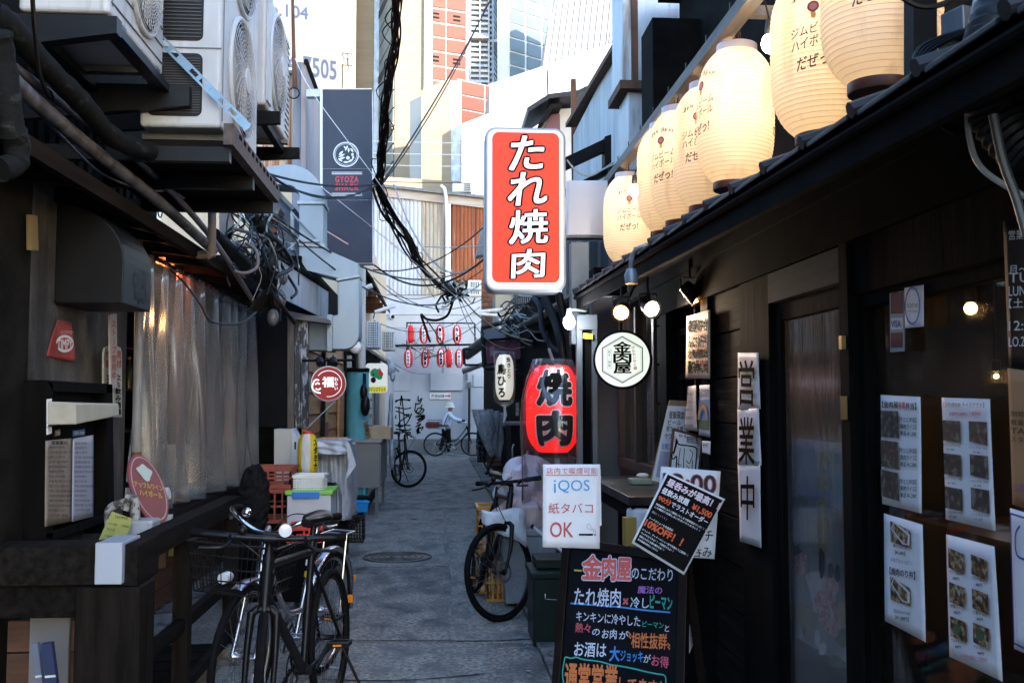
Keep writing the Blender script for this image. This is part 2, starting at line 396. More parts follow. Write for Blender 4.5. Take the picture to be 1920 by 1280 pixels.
def wob(x0,y0,x1,y1,n=10,a=0.015):
    P=[]
    for (p,q) in (((x0,y0),(x1,y0)),((x1,y0),(x1,y1)),((x1,y1),(x0,y1)),((x0,y1),(x0,y0))):
        for i in range(n): t=i/n; P.append((p[0]+(q[0]-p[0])*t+random.uniform(-a,a),p[1]+(q[1]-p[1])*t+random.uniform(-a,a)))
    return P
def patch(pts,m,z=0.004,name='asphalt_patch'):
    b=MB(); b.prism([(x,y,z-0.02) for x,y in pts],[(x,y,z) for x,y in pts]); return tag(b.build(name,m),kind='structure')
patch(wob(-0.62,1.0,0.28,6.3),M_asph2)
patch(wob(-1.0,6.45,0.1,9.2),M_asph3,0.004)
patch(wob(0.12,6.3,0.62,13.5),M_asph2,0.005)
patch(wob(-0.95,9.3,0.08,14.2),M_asph2,0.004)
patch(wob(-0.8,14.3,0.55,20.5),M_asph3,0.004)
patch(wob(-0.35,20.6,0.9,27.5),M_asph2,0.004)
patch(wob(0.32,3.0,0.95,6.2),M_asph3,0.004)
# dark tar joints
M_tar=mat('tar_joint',(0.006,0.006,0.007),rough=0.6)
for pts in ([(-0.95,6.38),(-0.4,6.42),(0.3,6.36),(0.66,6.4)],[(-1.0,9.24),(-0.4,9.26),(0.1,9.25)],[(-0.4,4.6),(0.1,4.75),(0.45,4.7)],[(-0.1,5.25),(0.25,5.4),(0.5,5.35)],[(-0.62,5.55),(-0.2,5.5),(0.28,5.6)],[(-0.95,14.25),(0,14.3),(0.6,14.2)]):
    b=MB(); P=smoothpts([Vector((x+random.uniform(-.01,.01),y,0)) for x,y in pts],8); L=[];r=[]
    for i,p in enumerate(P):
        w=random.uniform(0.004,0.011); L.append(b.v((p.x,p.y-w,0.0095))); r.append(b.v((p.x,p.y+w,0.0095)))
    for i in range(len(P)-1): b.face([L[i],L[i+1],r[i+1],r[i]])
    tag(b.build('tar_joint',M_tar),kind='structure')
# stains, gum spots and worn repairs on the asphalt
M_st=mat('dark_stain',(0.075,0.073,0.07),(0.12,0.118,0.115),rough=0.9,scale=30); M_gum=mat('pale_spot',(0.34,0.33,0.31),rough=0.9)
rs_=random.Random(77)
for nm,m,n_,r0,r1,z_ in (('stains',M_st,16,0.015,0.05,0.0115),('pale_spots',M_gum,150,0.004,0.014,0.013)):
    b=MB()
    for i in range(n_):
        y=3.8+14*rs_.random()**1.6; x=rs_.uniform(-0.85,0.6); r=rs_.uniform(r0,r1); ph=rs_.random()*6
        b.face([b.v((x+r*math.cos(a)*(1+.3*math.sin(2*a+ph)+.15*math.sin(5*a)),y+r*1.3*math.sin(a)*(1+.25*math.sin(3*a+ph)),z_+i*1e-5)) for a in [2*math.pi*k/12 for k in range(12)]])
    tag(b.build(nm,m),'scattered '+('dark oil and water stains' if nm=='stains' else 'pale gum spots and grit')+' on the asphalt lane',nm.replace('_',' '),kind='stuff')
# manhole
mp=W(745,1040,1867*1.5/285); mp.z=0
mh=T('manhole_cover','round worn iron manhole cover in the asphalt past the parked bicycles','manhole cover',(mp.x,mp.y,0))
M_iron=mat('cast_iron',(0.05,0.05,0.052),(0.1,0.1,0.1),rough=0.55,metal=0.5,scale=20,bump=0.3)
MB().lathe(mp,[(0.0,0.011),(0.29,0.011),(0.30,0.007)],n=48,cap=False).build('cover_plate',M_iron,mh)
b=MB()
for rr in (0.07,0.13,0.19,0.25): b.ring((mp.x,mp.y,0.012),rr,0.006,'Z',40,6)
b.build('raised_ring',M_iron,mh)
MB().ring((mp.x,mp.y,0.006),0.325,0.012,'Z',48,6).build('rim',M_iron,mh)
# kerb edges both sides: individual stones
def kerb(x0,x1,y0,y1,z,n,lab):
    k=T('kerb',lab,'kerb',((x0+x1)/2,(y0+y1)/2,0)); L=(y1-y0)/n
    for i in range(n):
        MB().b2((x0+random.uniform(-.008,.008),y0+i*L+0.005,-0.02),(x1+random.uniform(-.01,.01),y0+(i+1)*L-0.005,z+random.uniform(-.006,.006))).build('kerb_stone',M_kerb,k,bevel=0.008)
    return k
kerb(-1.3,-1.0,5.9,9.6,0.10,8,'rough concrete kerb stones along the left side below the wooden rail')
kerb(0.62,0.80,4.2,9.8,0.035,9,'flat kerb stones along the right side under the bins and bicycle')
kerb(0.85,1.05,10.5,27,0.05,18,'long thin kerb on the right running back to the white wall')
# litter scattered near kerb
M_lit=mat('pale_litter',(0.45,0.43,0.4),(0.25,0.22,0.2),rough=0.9,scale=30)
b=MB()
for i in range(170):
    y=random.gauss(8.6,0.7); x=-0.98+abs(random.gauss(0,0.07)); s=random.uniform(0.006,0.02)
    b.box((x,y,0.006+s*0.2),(s,s*random.uniform(.5,1.4),s*0.3),rot=Matrix.Rotation(random.random()*6,4,'Z')@Matrix.Rotation(random.uniform(-.3,.3),4,'X'))
for i in range(60):
    y=random.uniform(4,20); x=random.uniform(-0.7,0.6); s=random.uniform(0.005,0.014); b.box((x,y,0.012),(s,s,s*0.3),rz=random.random()*6)
tag(b.build('litter',M_lit),'pale scraps and grit scattered along the left kerb and over the asphalt','litter',kind='stuff')

# ================================================================ unseen blocks added behind the camera to shade the lane
M_bk=mat('blocker_concrete',(0.36,0.35,0.33),(0.26,0.25,0.24),rough=0.9,scale=2)
bk=T('sun_blocker','unseen tall block added far behind the viewer to keep the sun off the lane','building',(40,-145,0))
MB().b2((68,-160,0),(112,-140,76)).build('wall',M_bk,bk)
M_gl=mat('window_glass',(0.05,0.07,0.08),rough=0.08,spec=0.9)
t=T('side_light_blocker','unseen low row added on the left behind the viewer to block side light','building',(-5,-6,0)); MB().b2((-9,-9,0),(-2.1,0.9,4.6)).build('wall',M_bk,t)  # added row keeps sky light from the left off the menus
# ================================================================ white end wall with corrugated storey
YW=29.3; FW=frontal(YW)
M_ww=mat('white_rendered_wall',(0.4,0.42,0.44),(0.32,0.34,0.365),rough=0.85,scale=(1.2,1.2,0.7),lo=0.4,hi=0.75,bump=0.25,bscale=(8,8,8),c3=(0.38,0.39,0.4),s3=(3,3,0.6),lo3=0.62,hi3=0.8)
ew=T('end_building','white rendered building closing the lane, corrugated upper storey with rust','building',(0.5,YW,0))
z=lambda py,Y=YW: W(820,py,Y).z
x_=lambda px,Y=YW: W(px,700,Y).x
MB().b2((-6,YW,0.45),(7,YW+8,z(553))).build('wall',M_ww,ew)
M_plinth=mat('grey_plinth',(0.12,0.125,0.13),(0.2,0.2,0.2),rough=0.9,scale=2)
MB().b2((-6,YW-0.06,0),(7,YW+1,0.449)).build('plinth',M_plinth,ew)
# raised render panels
def wpan(x0,y0,x1,y1,d=0.05,m=M_ww,name='raised_panel'):
    MB().fpoly(FW,[(x0,y1),(x1,y1),(x1,y0),(x0,y0)],-0.02,d,px=True).build(name,m,ew,bevel=0.008)
wpan(807,699,867,732,0.09); wpan(738,698,769,733,0.03); wpan(738,734,768,862,0.02); wpan(887,702,906,725,0.04)
wpan(720,588,905,590,0.03,name='ledge'); wpan(720,612,905,614,0.02,name='ledge'); wpan(832,553,843,700,0.05,name='pilaster')
M_whor=mat('faint_board_line',(0.55,0.57,0.6),rough=0.8)
# corrugated storey
M_cw=mat('corrugated_pale',(0.42,0.44,0.47),(0.32,0.33,0.35),rough=0.6,scale=(4,4,0.8),c3=(0.3,0.26,0.22),s3=(6,6,0.5),lo3=0.6,hi3=0.8)
M_cb=mat('corrugated_beige',(0.36,0.33,0.27),(0.27,0.22,0.17),rough=0.7,scale=(5,5,0.7),c3=(0.22,0.1,0.05),s3=(9,9,0.5),lo3=0.55,hi3=0.75)
M_cr=mat('corrugated_rusty',(0.28,0.085,0.03),(0.17,0.045,0.016),rough=0.85,scale=(9,9,0.8),c3=(0.4,0.36,0.32),s3=(8,8,0.35),lo3=0.58,hi3=0.7)
def corr(F,pts,m,parent,pitch,depth,c=0.0,name='corrugated_sheet',flat=False):
    """corrugated sheet: polygon strip from a0..a1 with top/bottom functions (b at left,right)"""
    (a0,bl0,bl1),(a1,br0,br1)=pts; n=max(int((a1-a0)/pitch*4),4); mb=MB(); prev=None
    for i in range(n+1):
        t=i/n; a=a0+(a1-a0)*t; b0=bl0+(br0-bl0)*t; b1=bl1+(br1-bl1)*t
        ph=(i%4); d=c+depth*((0,1,1,0)[ph] if flat else (0,.7,1,.7)[ph])
        v0=mb.v(F.pt(a,b0,d)); v1=mb.v(F.pt(a,b1,d))
        if prev: mb.face([prev[0],v0,v1,prev[1]])
        prev=(v0,v1)
    o=mb.build(name,m,parent); md=o.modifiers.new('s','SOLIDIFY'); md.thickness=0.004; md.offset=-1; return o
def zt(px): return z(367+(px-725)*0.12)
zb=z(553)+0.01
for a,bx,m in ((690,788,M_cw),(788,838,M_cb),(846,925,M_cr),(925,1010,M_cb)):
    ze=z(553) if a<840 else z(525)
    corr(FW,((x_(a),ze,zt(a)),(x_(bx),ze,zt(bx))),m,ew,0.115,0.035,0.02)
MB().b2((-6,YW+0.3,z(553)),(7,YW+8,z(370))).build('upper_wall',M_ww,ew)
MB().fpoly(FW,[(690,366),(1010,403),(1010,386),(690,350)],-0.3,0.12,px=True).build('fascia',mat('weathered_fascia',(0.3,0.24,0.19),(0.4,0.36,0.32),rough=0.8,scale=(1,1,8)),ew)
MB().fpoly(FW,[(685,350),(1012,386),(1012,381),(685,345)],-3,0.25,px=True).build('roof_edge',M_gsteel,ew)
# white downpipe and cover strip on the corrugated wall
dp=T('downpipe','white downpipe bent over the roof edge between beige and rusty sheets','pipe',FW.px(838,550))
MB().tube([FW.px(x,y,c) for x,y,c in ((826,352,0.3),(833,357,0.3),(836,372,0.28),(838,420,0.16),(838,551,0.16))],0.05,10).build('pipe',M_white,dp,smooth=True)
MB().fpoly(FW,[(840,525),(845,525),(845,384),(840,384)],0.06,0.12,px=True).build('cover_strip',M_white,dp)
# small window low right of the rusty sheets
wn=T('small_window','small white barred window under the rusty corrugated sheets','window',FW.px(893,552))
MB().fpoly(FW,[(878,555),(902,555),(902,526),(878,526)],0.02,0.09,px=True).build('frame',M_white,wn)
MB().fpoly(FW,[(881,552),(899,552),(899,529),(881,529)],0.091,0.1,px=True).build('pane',M_gl,wn)
for k in range(5): MB().fpoly(FW,[(882+k*4,553),(883+k*4,553),(883+k*4,528),(882+k*4,528)],0.11,0.13,px=True).build('bar',M_white,wn)
# small AC on the roof
ac=T('roof_ac_unit','small air conditioner on the roof edge of the end building','air conditioner',W(872,358,30.5))
Fx=frontal(30.5)
MB().fpoly(Fx,[(848,360),(884,360),(884,343),(848,343)],-0.5,0,px=True).build('casing',M_acw,ac,bevel=0.02)
for k in range(4): MB().fpoly(Fx,[(870,357-k*3.6),(882,357-k*3.6),(882,355.5-k*3.6),(870,355.5-k*3.6)],0.002,0.03,px=True).build('grille_bar',M_gsteel,ac)
# graffiti, sign, camera dome, meter pole on the wall
gr=T('graffiti','two columns of black spray-painted tags on the white end wall','graffiti',FW.px(770,800))
def gs(pts,w=0.05,F=FW,par=gr,m=M_ink,c=0.026): stroke(F,smoothpts([Vector(F.ab(*p)) for p in pts],5),w,m,par,'spray_stroke',c,px=False)
for P in ([(751,760),(753,741),(757,778)],[(741,751),(752,749),(770,749)],[(741,754),(752,748),(769,751)],[(741,763),(760,766),(771,764)],[(748,762),(750,800),(748,822)],[(742,770),(756,775),(768,782)],
          [(756,778),(768,777),(750,790),(748,800),(762,794),(772,775)],[(757,775),(759,800),(764,820),(759,838)],[(741,797),(770,797)],[(742,804),(765,806),(771,803)],[(742,812),(770,810),(756,822)],[(742,828),(760,832),(769,829)],[(742,778),(742,785)]): gs(P,0.035)
for P in ([(784,742),(785,752),(791,746),(787,756),(778,756)],[(780,756),(779,762),(778,770),(784,774),(791,766),(784,765),(781,772),(788,776),(795,768),(789,764),(792,758)],[(782,787),(796,778),(779,781),(797,780),(784,788)],[(781,794),(797,783),(784,792)],[(779,800),(789,794),(783,804),(788,811),(781,806),(793,800),(790,806)],[(782,812),(786,801),(783,814)]): gs(P,0.035)
sg=T('arrow_sign','small white wall sign with black characters and a red arrow','sign',FW.px(826,743))
MB().fpoly(FW,[(806,748),(845,748),(845,736),(806,737)],0.02,0.04,px=True).build('board',M_white,sg)
tx(FW,'荒城谷緑',808,739,833,745.5,M_ink,sg,c=0.042,off=0.01)
stroke(FW,[(834,742),(843,742)],0.035,M_redink,sg,'arrow_shaft',0.042); MB().fpoly(FW,[(841,745.5),(845,742),(841,738.5)],0.041,0.043,px=True).build('arrow_head',M_redink,sg)
dm=T('dome_camera','small dome security camera high on the left of the end wall','camera',FW.px(736,594))
MB().lathe(FW.px(736,594,0.1),[(0.0,0.0),(0.075,0.0),(0.075,0.08)],20,axis=(0,1,0)).build('housing',M_white,dm); MB().sphere(FW.px(737,594,0.12),0.055).build('lens_dome',M_bpl,dm,smooth=True)
mt=T('meter_pole','black conduit with grey meter boxes right of the pushed bicycle','pipe',FW.px(879,850))
MB().tube([FW.px(880,720,0.1),FW.px(879,850,0.1)],0.035,8).build('conduit',M_cable,mt); MB().fpoly(FW,[(876,728),(883,728),(883,716),(876,716)],0.04,0.14,px=True).build('meter_box',M_gsteel,mt,bevel=0.01)
MB().fpoly(FW,[(873,713),(877,713),(877,700),(873,700)],0.04,0.12,px=True).build('small_box',M_gsteel,mt)
wf=T('wall_rail','black steel bracket rail across the end wall carrying small red lanterns','frame',FW.px(823,648,0.7))
YL=28.2; FL2=frontal(YL)
for pts in ([(763,604),(763,690)],[(890,606),(891,648)]): MB().tube([FL2.px(*p) for p in pts],0.022,6).build('upright',M_black,wf)
MB().tube([FL2.px(763,605),FL2.px(890,606)],0.02,6).build('top_bar',M_black,wf)
MB().fpoly(FL2,[(741,650),(893,648),(893,644),(741,646)],-0.03,0.03,px=True).build('crossbar',M_black,wf)
for px in (765,890): MB().tube([FL2.px(px,647),Vector((FL2.px(px,647).x,YW,FL2.px(px,647).z))],0.02,6).build('wall_arm',M_black,wf)

# ================================================================ distant sunlit buildings
M_cream=mat('cream_render',(0.31,0.25,0.17),(0.27,0.215,0.145),rough=0.8,scale=(0.3,0.3,3))
M_bwhite=mat('bright_white_cladding',(0.42,0.42,0.41),(0.37,0.37,0.37),rough=0.6,scale=(0.5,0.5,0.3))
M_pblue=mat('pale_blue_white_panel',(0.22,0.26,0.27),(0.2,0.24,0.255),rough=0.6,scale=0.4)
M_oran=mat('orange_tile',(0.16,0.05,0.031),(0.14,0.043,0.027),rough=0.7,scale=(3,3,3),rnd=0.06)
M_join=mat('pale_joint',(0.4,0.36,0.33),rough=0.7)
M_lett=mat('blue_lettering',(0.055,0.07,0.13),rough=0.6)
M_skyg=mat('sky_reflecting_glass',(0.17,0.22,0.24),(0.1,0.125,0.13),rough=0.25,spec=0.3,scale=0.25)
def wallP(pxA,YA,pxB,YB,zt_,zb_=0,th=6,m=M_bwhite,par=None,name='wall'):
    A=W(pxA,600,YA); B=W(pxB,600,YB); u=Vector((B.x-A.x,B.y-A.y,0)); L=u.length; F=Fr((A.x,A.y,0),u,(0,0,1))
    MB().fbox(F,0,L,zb_,zt_,-th,0).build(name,m,par); return F,L
# lettered building
b1=T('lettered_building','huge pale building with blue number lettering near its top','building',W(570,760,62))
F1,L1=wallP(380,54,640,66,42,m=M_pblue,par=b1)
tx(F1,'p.104',506,4,577,35,M_lett,b1,dy=9,c=0.03,off=0.02)
tx(F1,'4-7505',538,100,630,137,M_lett,b1,dy=13,c=0.03,off=0.02)
wallP(640,66,662,66.2,42,m=M_bwhite,par=b1,name='side_strip')
for (p,q) in (((642,100),(660,102)),((642,122),(660,124)),((660,100),(660,124)),((651,101),(651,123))):
    Fq=frontal(65.6); MB().tube([Fq.px(*p),Fq.px(*q)],0.04,5).build('balcony_rail',M_rust,b1)
MB().tube([frontal(65.7).px(646,120),frontal(65.7).px(646,300)],0.12,6).build('drain',mat('drain_tan',(0.5,0.38,0.25)),b1)
# cream tower with glazed strip
b2=T('cream_tower','cream tower with a narrow glazed strip behind the cable bundle','building',W(720,760,68))
F2,L2=wallP(662,68,707,68,45,m=M_cream,par=b2)
F3,L3=wallP(707,68,737,62,45,th=0.3,m=M_gsteel,par=b2,name='glazed_strip')
MB().fbox(F2,L2-0.35,L2,0,45,0.02,0.12).build('edge_trim',M_galv,b2)
for k in range(22):
    zz=4+k*1.15; a=0.4
    MB().fbox(F3,a,L3-0.1,zz,zz+1.02,0.03,0.08).build('pane',mat('bright_pane',(0.2,0.24,0.26),(0.15,0.19,0.21),rough=0.4,scale=0.5,rnd=0.1),b2)
for k in range(5):
    for j in range(3): MB().fbox(F3,0.45,L3-0.1,9.5+k*4.6+j*0.17,9.58+k*4.6+j*0.17,0.09,0.16).build('louvre_bar',M_gsteel,b2)
F4,L4=wallP(737,62,790,62,45,m=M_cream,par=b2,name='front_wall')
# orange panelled tower
b3=T('orange_tower','tall tower of orange tile panels with small dark vents','building',W(830,760,59))
F5,L5=wallP(790.5,61.9,878,62.8,45,th=4,m=M_join,par=b3,zb_=0)
MB().fbox(F5,0,0.3,0,45,0.05,0.3).build('corner_column',M_galv,b3); MB().fbox(F5,0.42,0.56,0,45,0.05,0.15).build('corner_column',M_white,b3)
cols=[(796,835),(838,873)]
vents={0:(1,3),1:(0,3)}
for ci,(xa,xb) in enumerate(cols):
    a0=F5.ab(xa,100)[0]; a1=F5.ab(xb,100)[0]
    ztop=F5.ab(xa,15+ (0 if ci==0 else 6))[1]; hgt=ztop-F5.ab(xa,42+(0 if ci==0 else 6))[1]
    for k in range(-5,9):
        z1=ztop-(k)*hgt; 
        MB().fbox(F5,a0,a1,z1-hgt+0.14,z1,0.02,0.07).build('tile_panel',M_oran,b3)
        if k in (0,3,6):
            am=(a0+a1)/2
            for q in (0.28,0.55): MB().fbox(F5,am-0.24,am+0.24,z1-hgt*q-0.1,z1-hgt*q+0.02,0.071,0.09).build('vent',M_black,b3)
# white block with orange panels, lower
b4=T('white_annex','white annex in front of the tower with orange tile panels on its side','building',W(870,760,55))
F6,L6=wallP(790,52,846,52,0,zb_=-1,m=M_cream,par=b4); 
zt6=F6.ab(846,148)[1]
MB().fpoly(F6,[F6.ab(790,760),F6.ab(846,760),F6.ab(846,146),F6.ab(790,170)],-5,0).build('front_block',M_cream,b4)
MB().fbox(F6,L6-0.05,L6+0.5,0,zt6-0.1,-3,-0.02).build('trim_column',M_galv,b4)
F7,L7=wallP(861,53,925,54.2,0,zb_=-1,m=M_bwhite,par=b4)
MB().fpoly(F7,[F7.ab(858,760),F7.ab(935,760),F7.ab(935,165),F7.ab(858,148)],-5,0).build('side_block',M_bwhite,b4)
for (xa,xb) in ((863,907),(910,934)):
    for k in range(3):
        ya=152+k*27; 
        MB().fpoly(F7,[(xa,ya+24+(xa-862)*0.2),(xb,ya+24+(xb-862)*0.2),(xb,ya+(xb-862)*0.2),(xa,ya+(xa-862)*0.2)],0.02,0.07,px=True).build('tile_panel',M_oran,b4)
# louvred grey stair tower
b5=T('louvred_tower','grey steel stair tower wrapped in white louvres beside the glass block','building',W(905,760,66))
F8,L8=wallP(878,66,916,66,48,m=mat('wall_mid_grey',(0.3,0.33,0.36),rough=0.8),par=b5); F9,L9=wallP(916,66,935,70,48,th=0.3,m=mat('wall_pale_grey',(0.5,0.52,0.54)),par=b5,name='side_wall')  # front wall a darker grey than the side wall
for F,L in ((F8,L8),(F9,L9)):
    nz=58; 
    for k in range(nz):
        zz=14+k*0.36; MB().fbox(F,0.05,L-0.05,zz,zz+0.16,0.05,0.22 if k%11 else 0.7).build('louvre',M_galv if k%3 else M_white,b5)
    for a in (0.02,L/2,L-0.08): MB().fbox(F,a,a+0.1,0,48,0.2,0.32).build('post',M_galv,b5)
# glass office block
b6=T('glass_office','office block with a grid of pale blue windows behind the white cladding','building',W(990,760,64))
F10,L10=wallP(932,64,954,63.5,48,m=M_white,par=b6); F11,L11=wallP(954,63.5,1060,66.3,48,th=0.5,m=M_white,par=b6,name='window_wall')
c0=F11.ab(956,60)[0]; cw=(F11.ab(984,60)[0]-c0); zh=F11.ab(956,20)[1]-F11.ab(956,46)[1]; z0=F11.ab(956,20)[1]
for i in range(4):
    for k in range(-3,9):
        a=c0+i*cw*1.12; zz=z0-k*zh*1.0
        MB().fbox(F11,a,a+cw*0.95,zz-zh*0.86,zz,0.03,0.08).build('pane',M_skyg,b6)
# slanted cladding building
b7=T('ribbed_white_hall','white hall with slanting ribbed cladding and a row of narrow windows','building',W(1090,760,56))
F12=frontal(56)
MB().fpoly(F12,[(1012,160),(1300,160),(1300,-80),(1056,-80)],-4,0,px=True).build('ribbed_wall',M_bwhite,b7)
M_rib=mat('pale_rib_gap',(0.3,0.28,0.26))
for k in range(15):
    xb=1016+k*11.5; MB().fpoly(F12,[(xb,140),(xb+2.2,140),(xb+2.2+30-k*0.8,-80),(xb+30-k*0.8,-80)],0.01,0.14,px=True).build('rib',M_join,b7)
for k in range(6):
    xb=1102+k*13; yb=94-k*4; MB().fpoly(F12,[(xb,yb),(xb+5,yb-1.5),(xb+7.5,yb-23),(xb+3,yb-21.5)],0.02,0.16,px=True).build('narrow_window',M_gl if False else mat('greyish_glass',(0.3,0.33,0.3),rough=0.2),b7)
MB().fpoly(F12,[(1031,118),(1035,117),(1036,112),(1032,112)],0.02,0.1,px=True).build('narrow_window',M_gsteel,b7)
b8=T('bright_white_block','broad plain white block with a rising roof line, sunlit','building',W(1000,760,48))
F13=frontal(48)
MB().fpoly(F13,[(915,760),(1330,760),(1330,30),(1165,75),(918,158)],-6,0,px=True).build('wall',M_bwhite,b8)
b9=T('panelled_white_block','lower white block with faint panel joints left of the red sign','building',W(890,760,42))
F14=frontal(42)
MB().fpoly(F14,[(866,760),(1080,760),(1080,180),(920,212),(866,232)],-4,0,px=True).build('wall',M_bwhite,b9)
for yy in (265,286,307,328): MB().fpoly(F14,[(866,yy+1.2),(1000,yy+1.2),(1000,yy),(866,yy)],0.01,0.03,px=True).build('joint',M_pblue,b9)
b10=T('low_cream_block','low cream block right above the corrugated roof','building',W(800,760,45))
F15=frontal(45)
MB().fpoly(F15,[(700,760),(930,760),(930,345),(700,330)],-4,0,px=True).build('wall',M_cream,b10)
# mast wires / roof masts
# ================================================================ right side: grilled meat restaurant
XR=1.25; FRW=rwall(XR)   # a = -Y
zr=lambda y0,y1,b0,b1,c0,c1,mb=None:(mb or MB()).fbox(FRW,-y1,-y0,b0,b1,c0,c1)
rb=T('grill_restaurant','dark timber restaurant front on the right with glazed door and window','building',(XR,4,0))
M_plank=mat('weathered_plank',(0.012,0.010,0.008),(0.05,0.036,0.025),spec=0.1,rough=0.85,scale=(3,2.2,30),detail=8,bump=0.5,rnd=0.35,c3=(0.015,0.012,0.01),s3=(6,3,20),lo3=0.5,hi3=0.65)
M_post=mat('black_post',(0.006,0.006,0.006),(0.015,0.013,0.012),rough=0.85,scale=(20,20,2),bump=0.2,spec=0.08)
# posts and planks between door and lattice
zr(3.62,3.97,0,2.12,-0.1,0.02).build('door_post',M_post,rb)
for k in range(11):
    b0=0.05+k*0.195
    zr(3.975,4.44,b0,b0+0.19,-0.05,0.0+random.uniform(0,0.008)).build('plank',M_plank,rb,bevel=0.004)
zr(4.445,4.56,0,2.2,-0.1,0.025).build('lattice_post',M_post,rb)
# lattice/poster panel
zr(4.565,5.25,0,1.06,-0.08,-0.02).build('lower_panel',M_post,rb)
zr(4.565,5.25,1.06,2.2,-0.12,-0.08).build('grille_back',M_soot,rb)
for k in range(5): zr(4.565,5.25,1.15+k*0.235,1.15+k*0.235+0.035,-0.079,-0.03).build('lattice_rail',M_dwood,rb)
for k in range(4): zr(4.72+k*0.17,4.74+k*0.17,1.06,2.2,-0.075,-0.035).build('lattice_bar',M_dwoodz,rb)
zr(5.25,5.4,0,2.2,-0.1,0.03).build('corner_post',M_post,rb)
# horizontal shingles seen right of the lattice, dim planks further back
for k in range(8): zr(5.4,5.62,0.4+k*0.22,0.4+k*0.22+0.21,-0.06,0.0).build('plank',M_plank,rb)
# brown glazed door beyond
M_brown=mat('brown_door_wood',(0.03,0.016,0.011),(0.055,0.03,0.02),rough=0.5,scale=(20,20,2),bump=0.2)
dr=FRW
zr(5.63,6.75,0,1.07,-0.05,0.0).build('lower_door_panel',M_brown,rb)
zr(5.63,6.75,1.072,1.13,-0.05,0.02).build('door_rail',M_brown,rb)
for y in (5.63,6.15,6.7): zr(y,y+0.05,1.13,2.1,-0.05,0.015).build('door_stile',M_brown,rb)
M_dglass=film_mat('dark_window_glass',(0.8,0.78,0.72),rough=0.05,bump=0.06,sc=5,milk=0.02)
zr(5.68,6.15,1.131,2.1,-0.03,-0.02).build('door_glass',M_dglass,rb)
zr(6.2,6.7,1.131,2.1,-0.03,-0.02).build('door_glass',M_dglass,rb)
# interior behind it
M_int=mat('dim_interior',(0.06,0.04,0.025),(0.02,0.014,0.01),rough=0.9,scale=2)
b=MB(); b.b2((3.2,0.6,0),(3.25,7,2.4)); b.b2((1.34,0.6,-0.02),(3.25,7,0.02)); b.b2((1.34,0.55,0),(3.25,0.6,2.4)); b.b2((1.34,6.9,0),(3.25,6.95,2.4)); b.b2((1.34,0.55,2.38),(3.25,7,2.42)); b.build('interior_room',M_int,rb)
MB().b2((1.36,4.5,0),(3.2,4.56,2.38)).build('partition',M_soot,rb)
# lintel + header boards
zr(0.5,5.6,1.98,2.2,-0.08,0.035).build('header_beam',M_soot,rb)
zr(2.93,3.62,1.87,1.979,-0.05,0.02).build('door_lintel',mat('grey_worn_lintel',(0.05,0.045,0.042),(0.025,0.022,0.02),rough=0.85,scale=(3,3,30),bump=0.3),rb)
zr(0.5,2.86,1.82,1.979,-0.05,0.02).build('window_lintel',M_post,rb)
zr(2.865,2.928,0,1.979,-0.06,0.035).build('door_jamb',M_post,rb)
zr(2.88,2.9,1.45,1.52,0.036,0.05).build('hinge',mat('brass',(0.35,0.26,0.12),rough=0.35,metal=1),rb)
zr(2.88,2.9,1.66,1.7,0.036,0.05).build('hinge',MATS['brass'],rb)
# sliding door: frame, pane
sd=T('sliding_door','tall sliding glass door with streaky reflection haze put into its pane and a food poster behind it','door',(XR,3.3,0))
for (y0,y1,b0,b1) in ((2.93,2.975,0.02,1.865),(3.555,3.615,0.02,1.865),(2.976,3.554,0.02,0.16),(2.976,3.554,1.80,1.865)): zr(y0,y1,b0,b1,-0.04,0.0).build('frame',M_post,sd)
M_pane=film_mat('reflection_haze_glass',(0.9,0.9,0.9),rough=0.08,bump=0.12,sc=16,milk=0.09,zf=0.1)  # milky streaks stand in for a hazy sky reflection on the pane
zr(2.977,3.553,0.161,1.799,-0.026,-0.018).build('pane',M_pane,sd)
# poster behind the door glass
fp=T('food_poster','large dim food poster with meat slices behind the sliding door glass','poster',(XR,3.3,0.5))
FP=rwall(XR+0.05)
M_pdark=mat('poster_dark_print',(0.1,0.11,0.12),(0.4,0.4,0.38),rough=0.5,scale=(3,3,2))
M_pblu=mat('poster_blue_print',(0.05,0.1,0.25),(0.06,0.17,0.22),rough=0.5,scale=3)
MB().fpoly(FP,[(1487,1190),(1628,1275),(1618,975),(1485,925)],-0.004,0,px=True).build('print',M_pdark,fp)
MB().fpoly(FP,[(1485,923),(1618,973),(1612,835),(1480,820)],-0.004,0,px=True).build('banner_print',M_pblu,fp)
tx(FP,'焼肉金肉屋',1532,845,1556,1045,mat('ochre_ink',(0.3,0.2,0.05)),fp,vert=True,off=0.02)
def blob(F,cx,cy,rx,ry,m,par,name,seed=0,c=0.002,n=16,rot=0):
    rr=random.Random(seed+int(cx)); P=[]
    for i in range(n):
        t=2*math.pi*i/n; k=rr.uniform(.82,1.15); x=math.cos(t)*rx*k; y=math.sin(t)*ry*k
        P.append(F.ab(cx+x*math.cos(rot)-y*math.sin(rot),cy+x*math.sin(rot)+y*math.cos(rot)))
    mb=MB(); mb.face([mb.v(F.pt(a,b,c)) for a,b in P]); return mb.build(name,m,par)
M_meat=mat('meat_print',(0.42,0.1,0.09),(0.65,0.5,0.46),rough=0.5,scale=(30,30,30),lo=0.4,hi=0.6,dist=2)
M_fat=mat('fat_print',(0.6,0.58,0.55),(0.5,0.25,0.22),rough=0.5,scale=25,lo=0.5,hi=0.7)
M_gold=mat('tan_print',(0.35,0.2,0.07),(0.4,0.3,0.15),rough=0.5,scale=20); M_grn=mat('green_print',(0.04,0.09,0.03),(0.1,0.12,0.05),scale=30)
M_wht=mat('pale_print',(0.6,0.62,0.62))
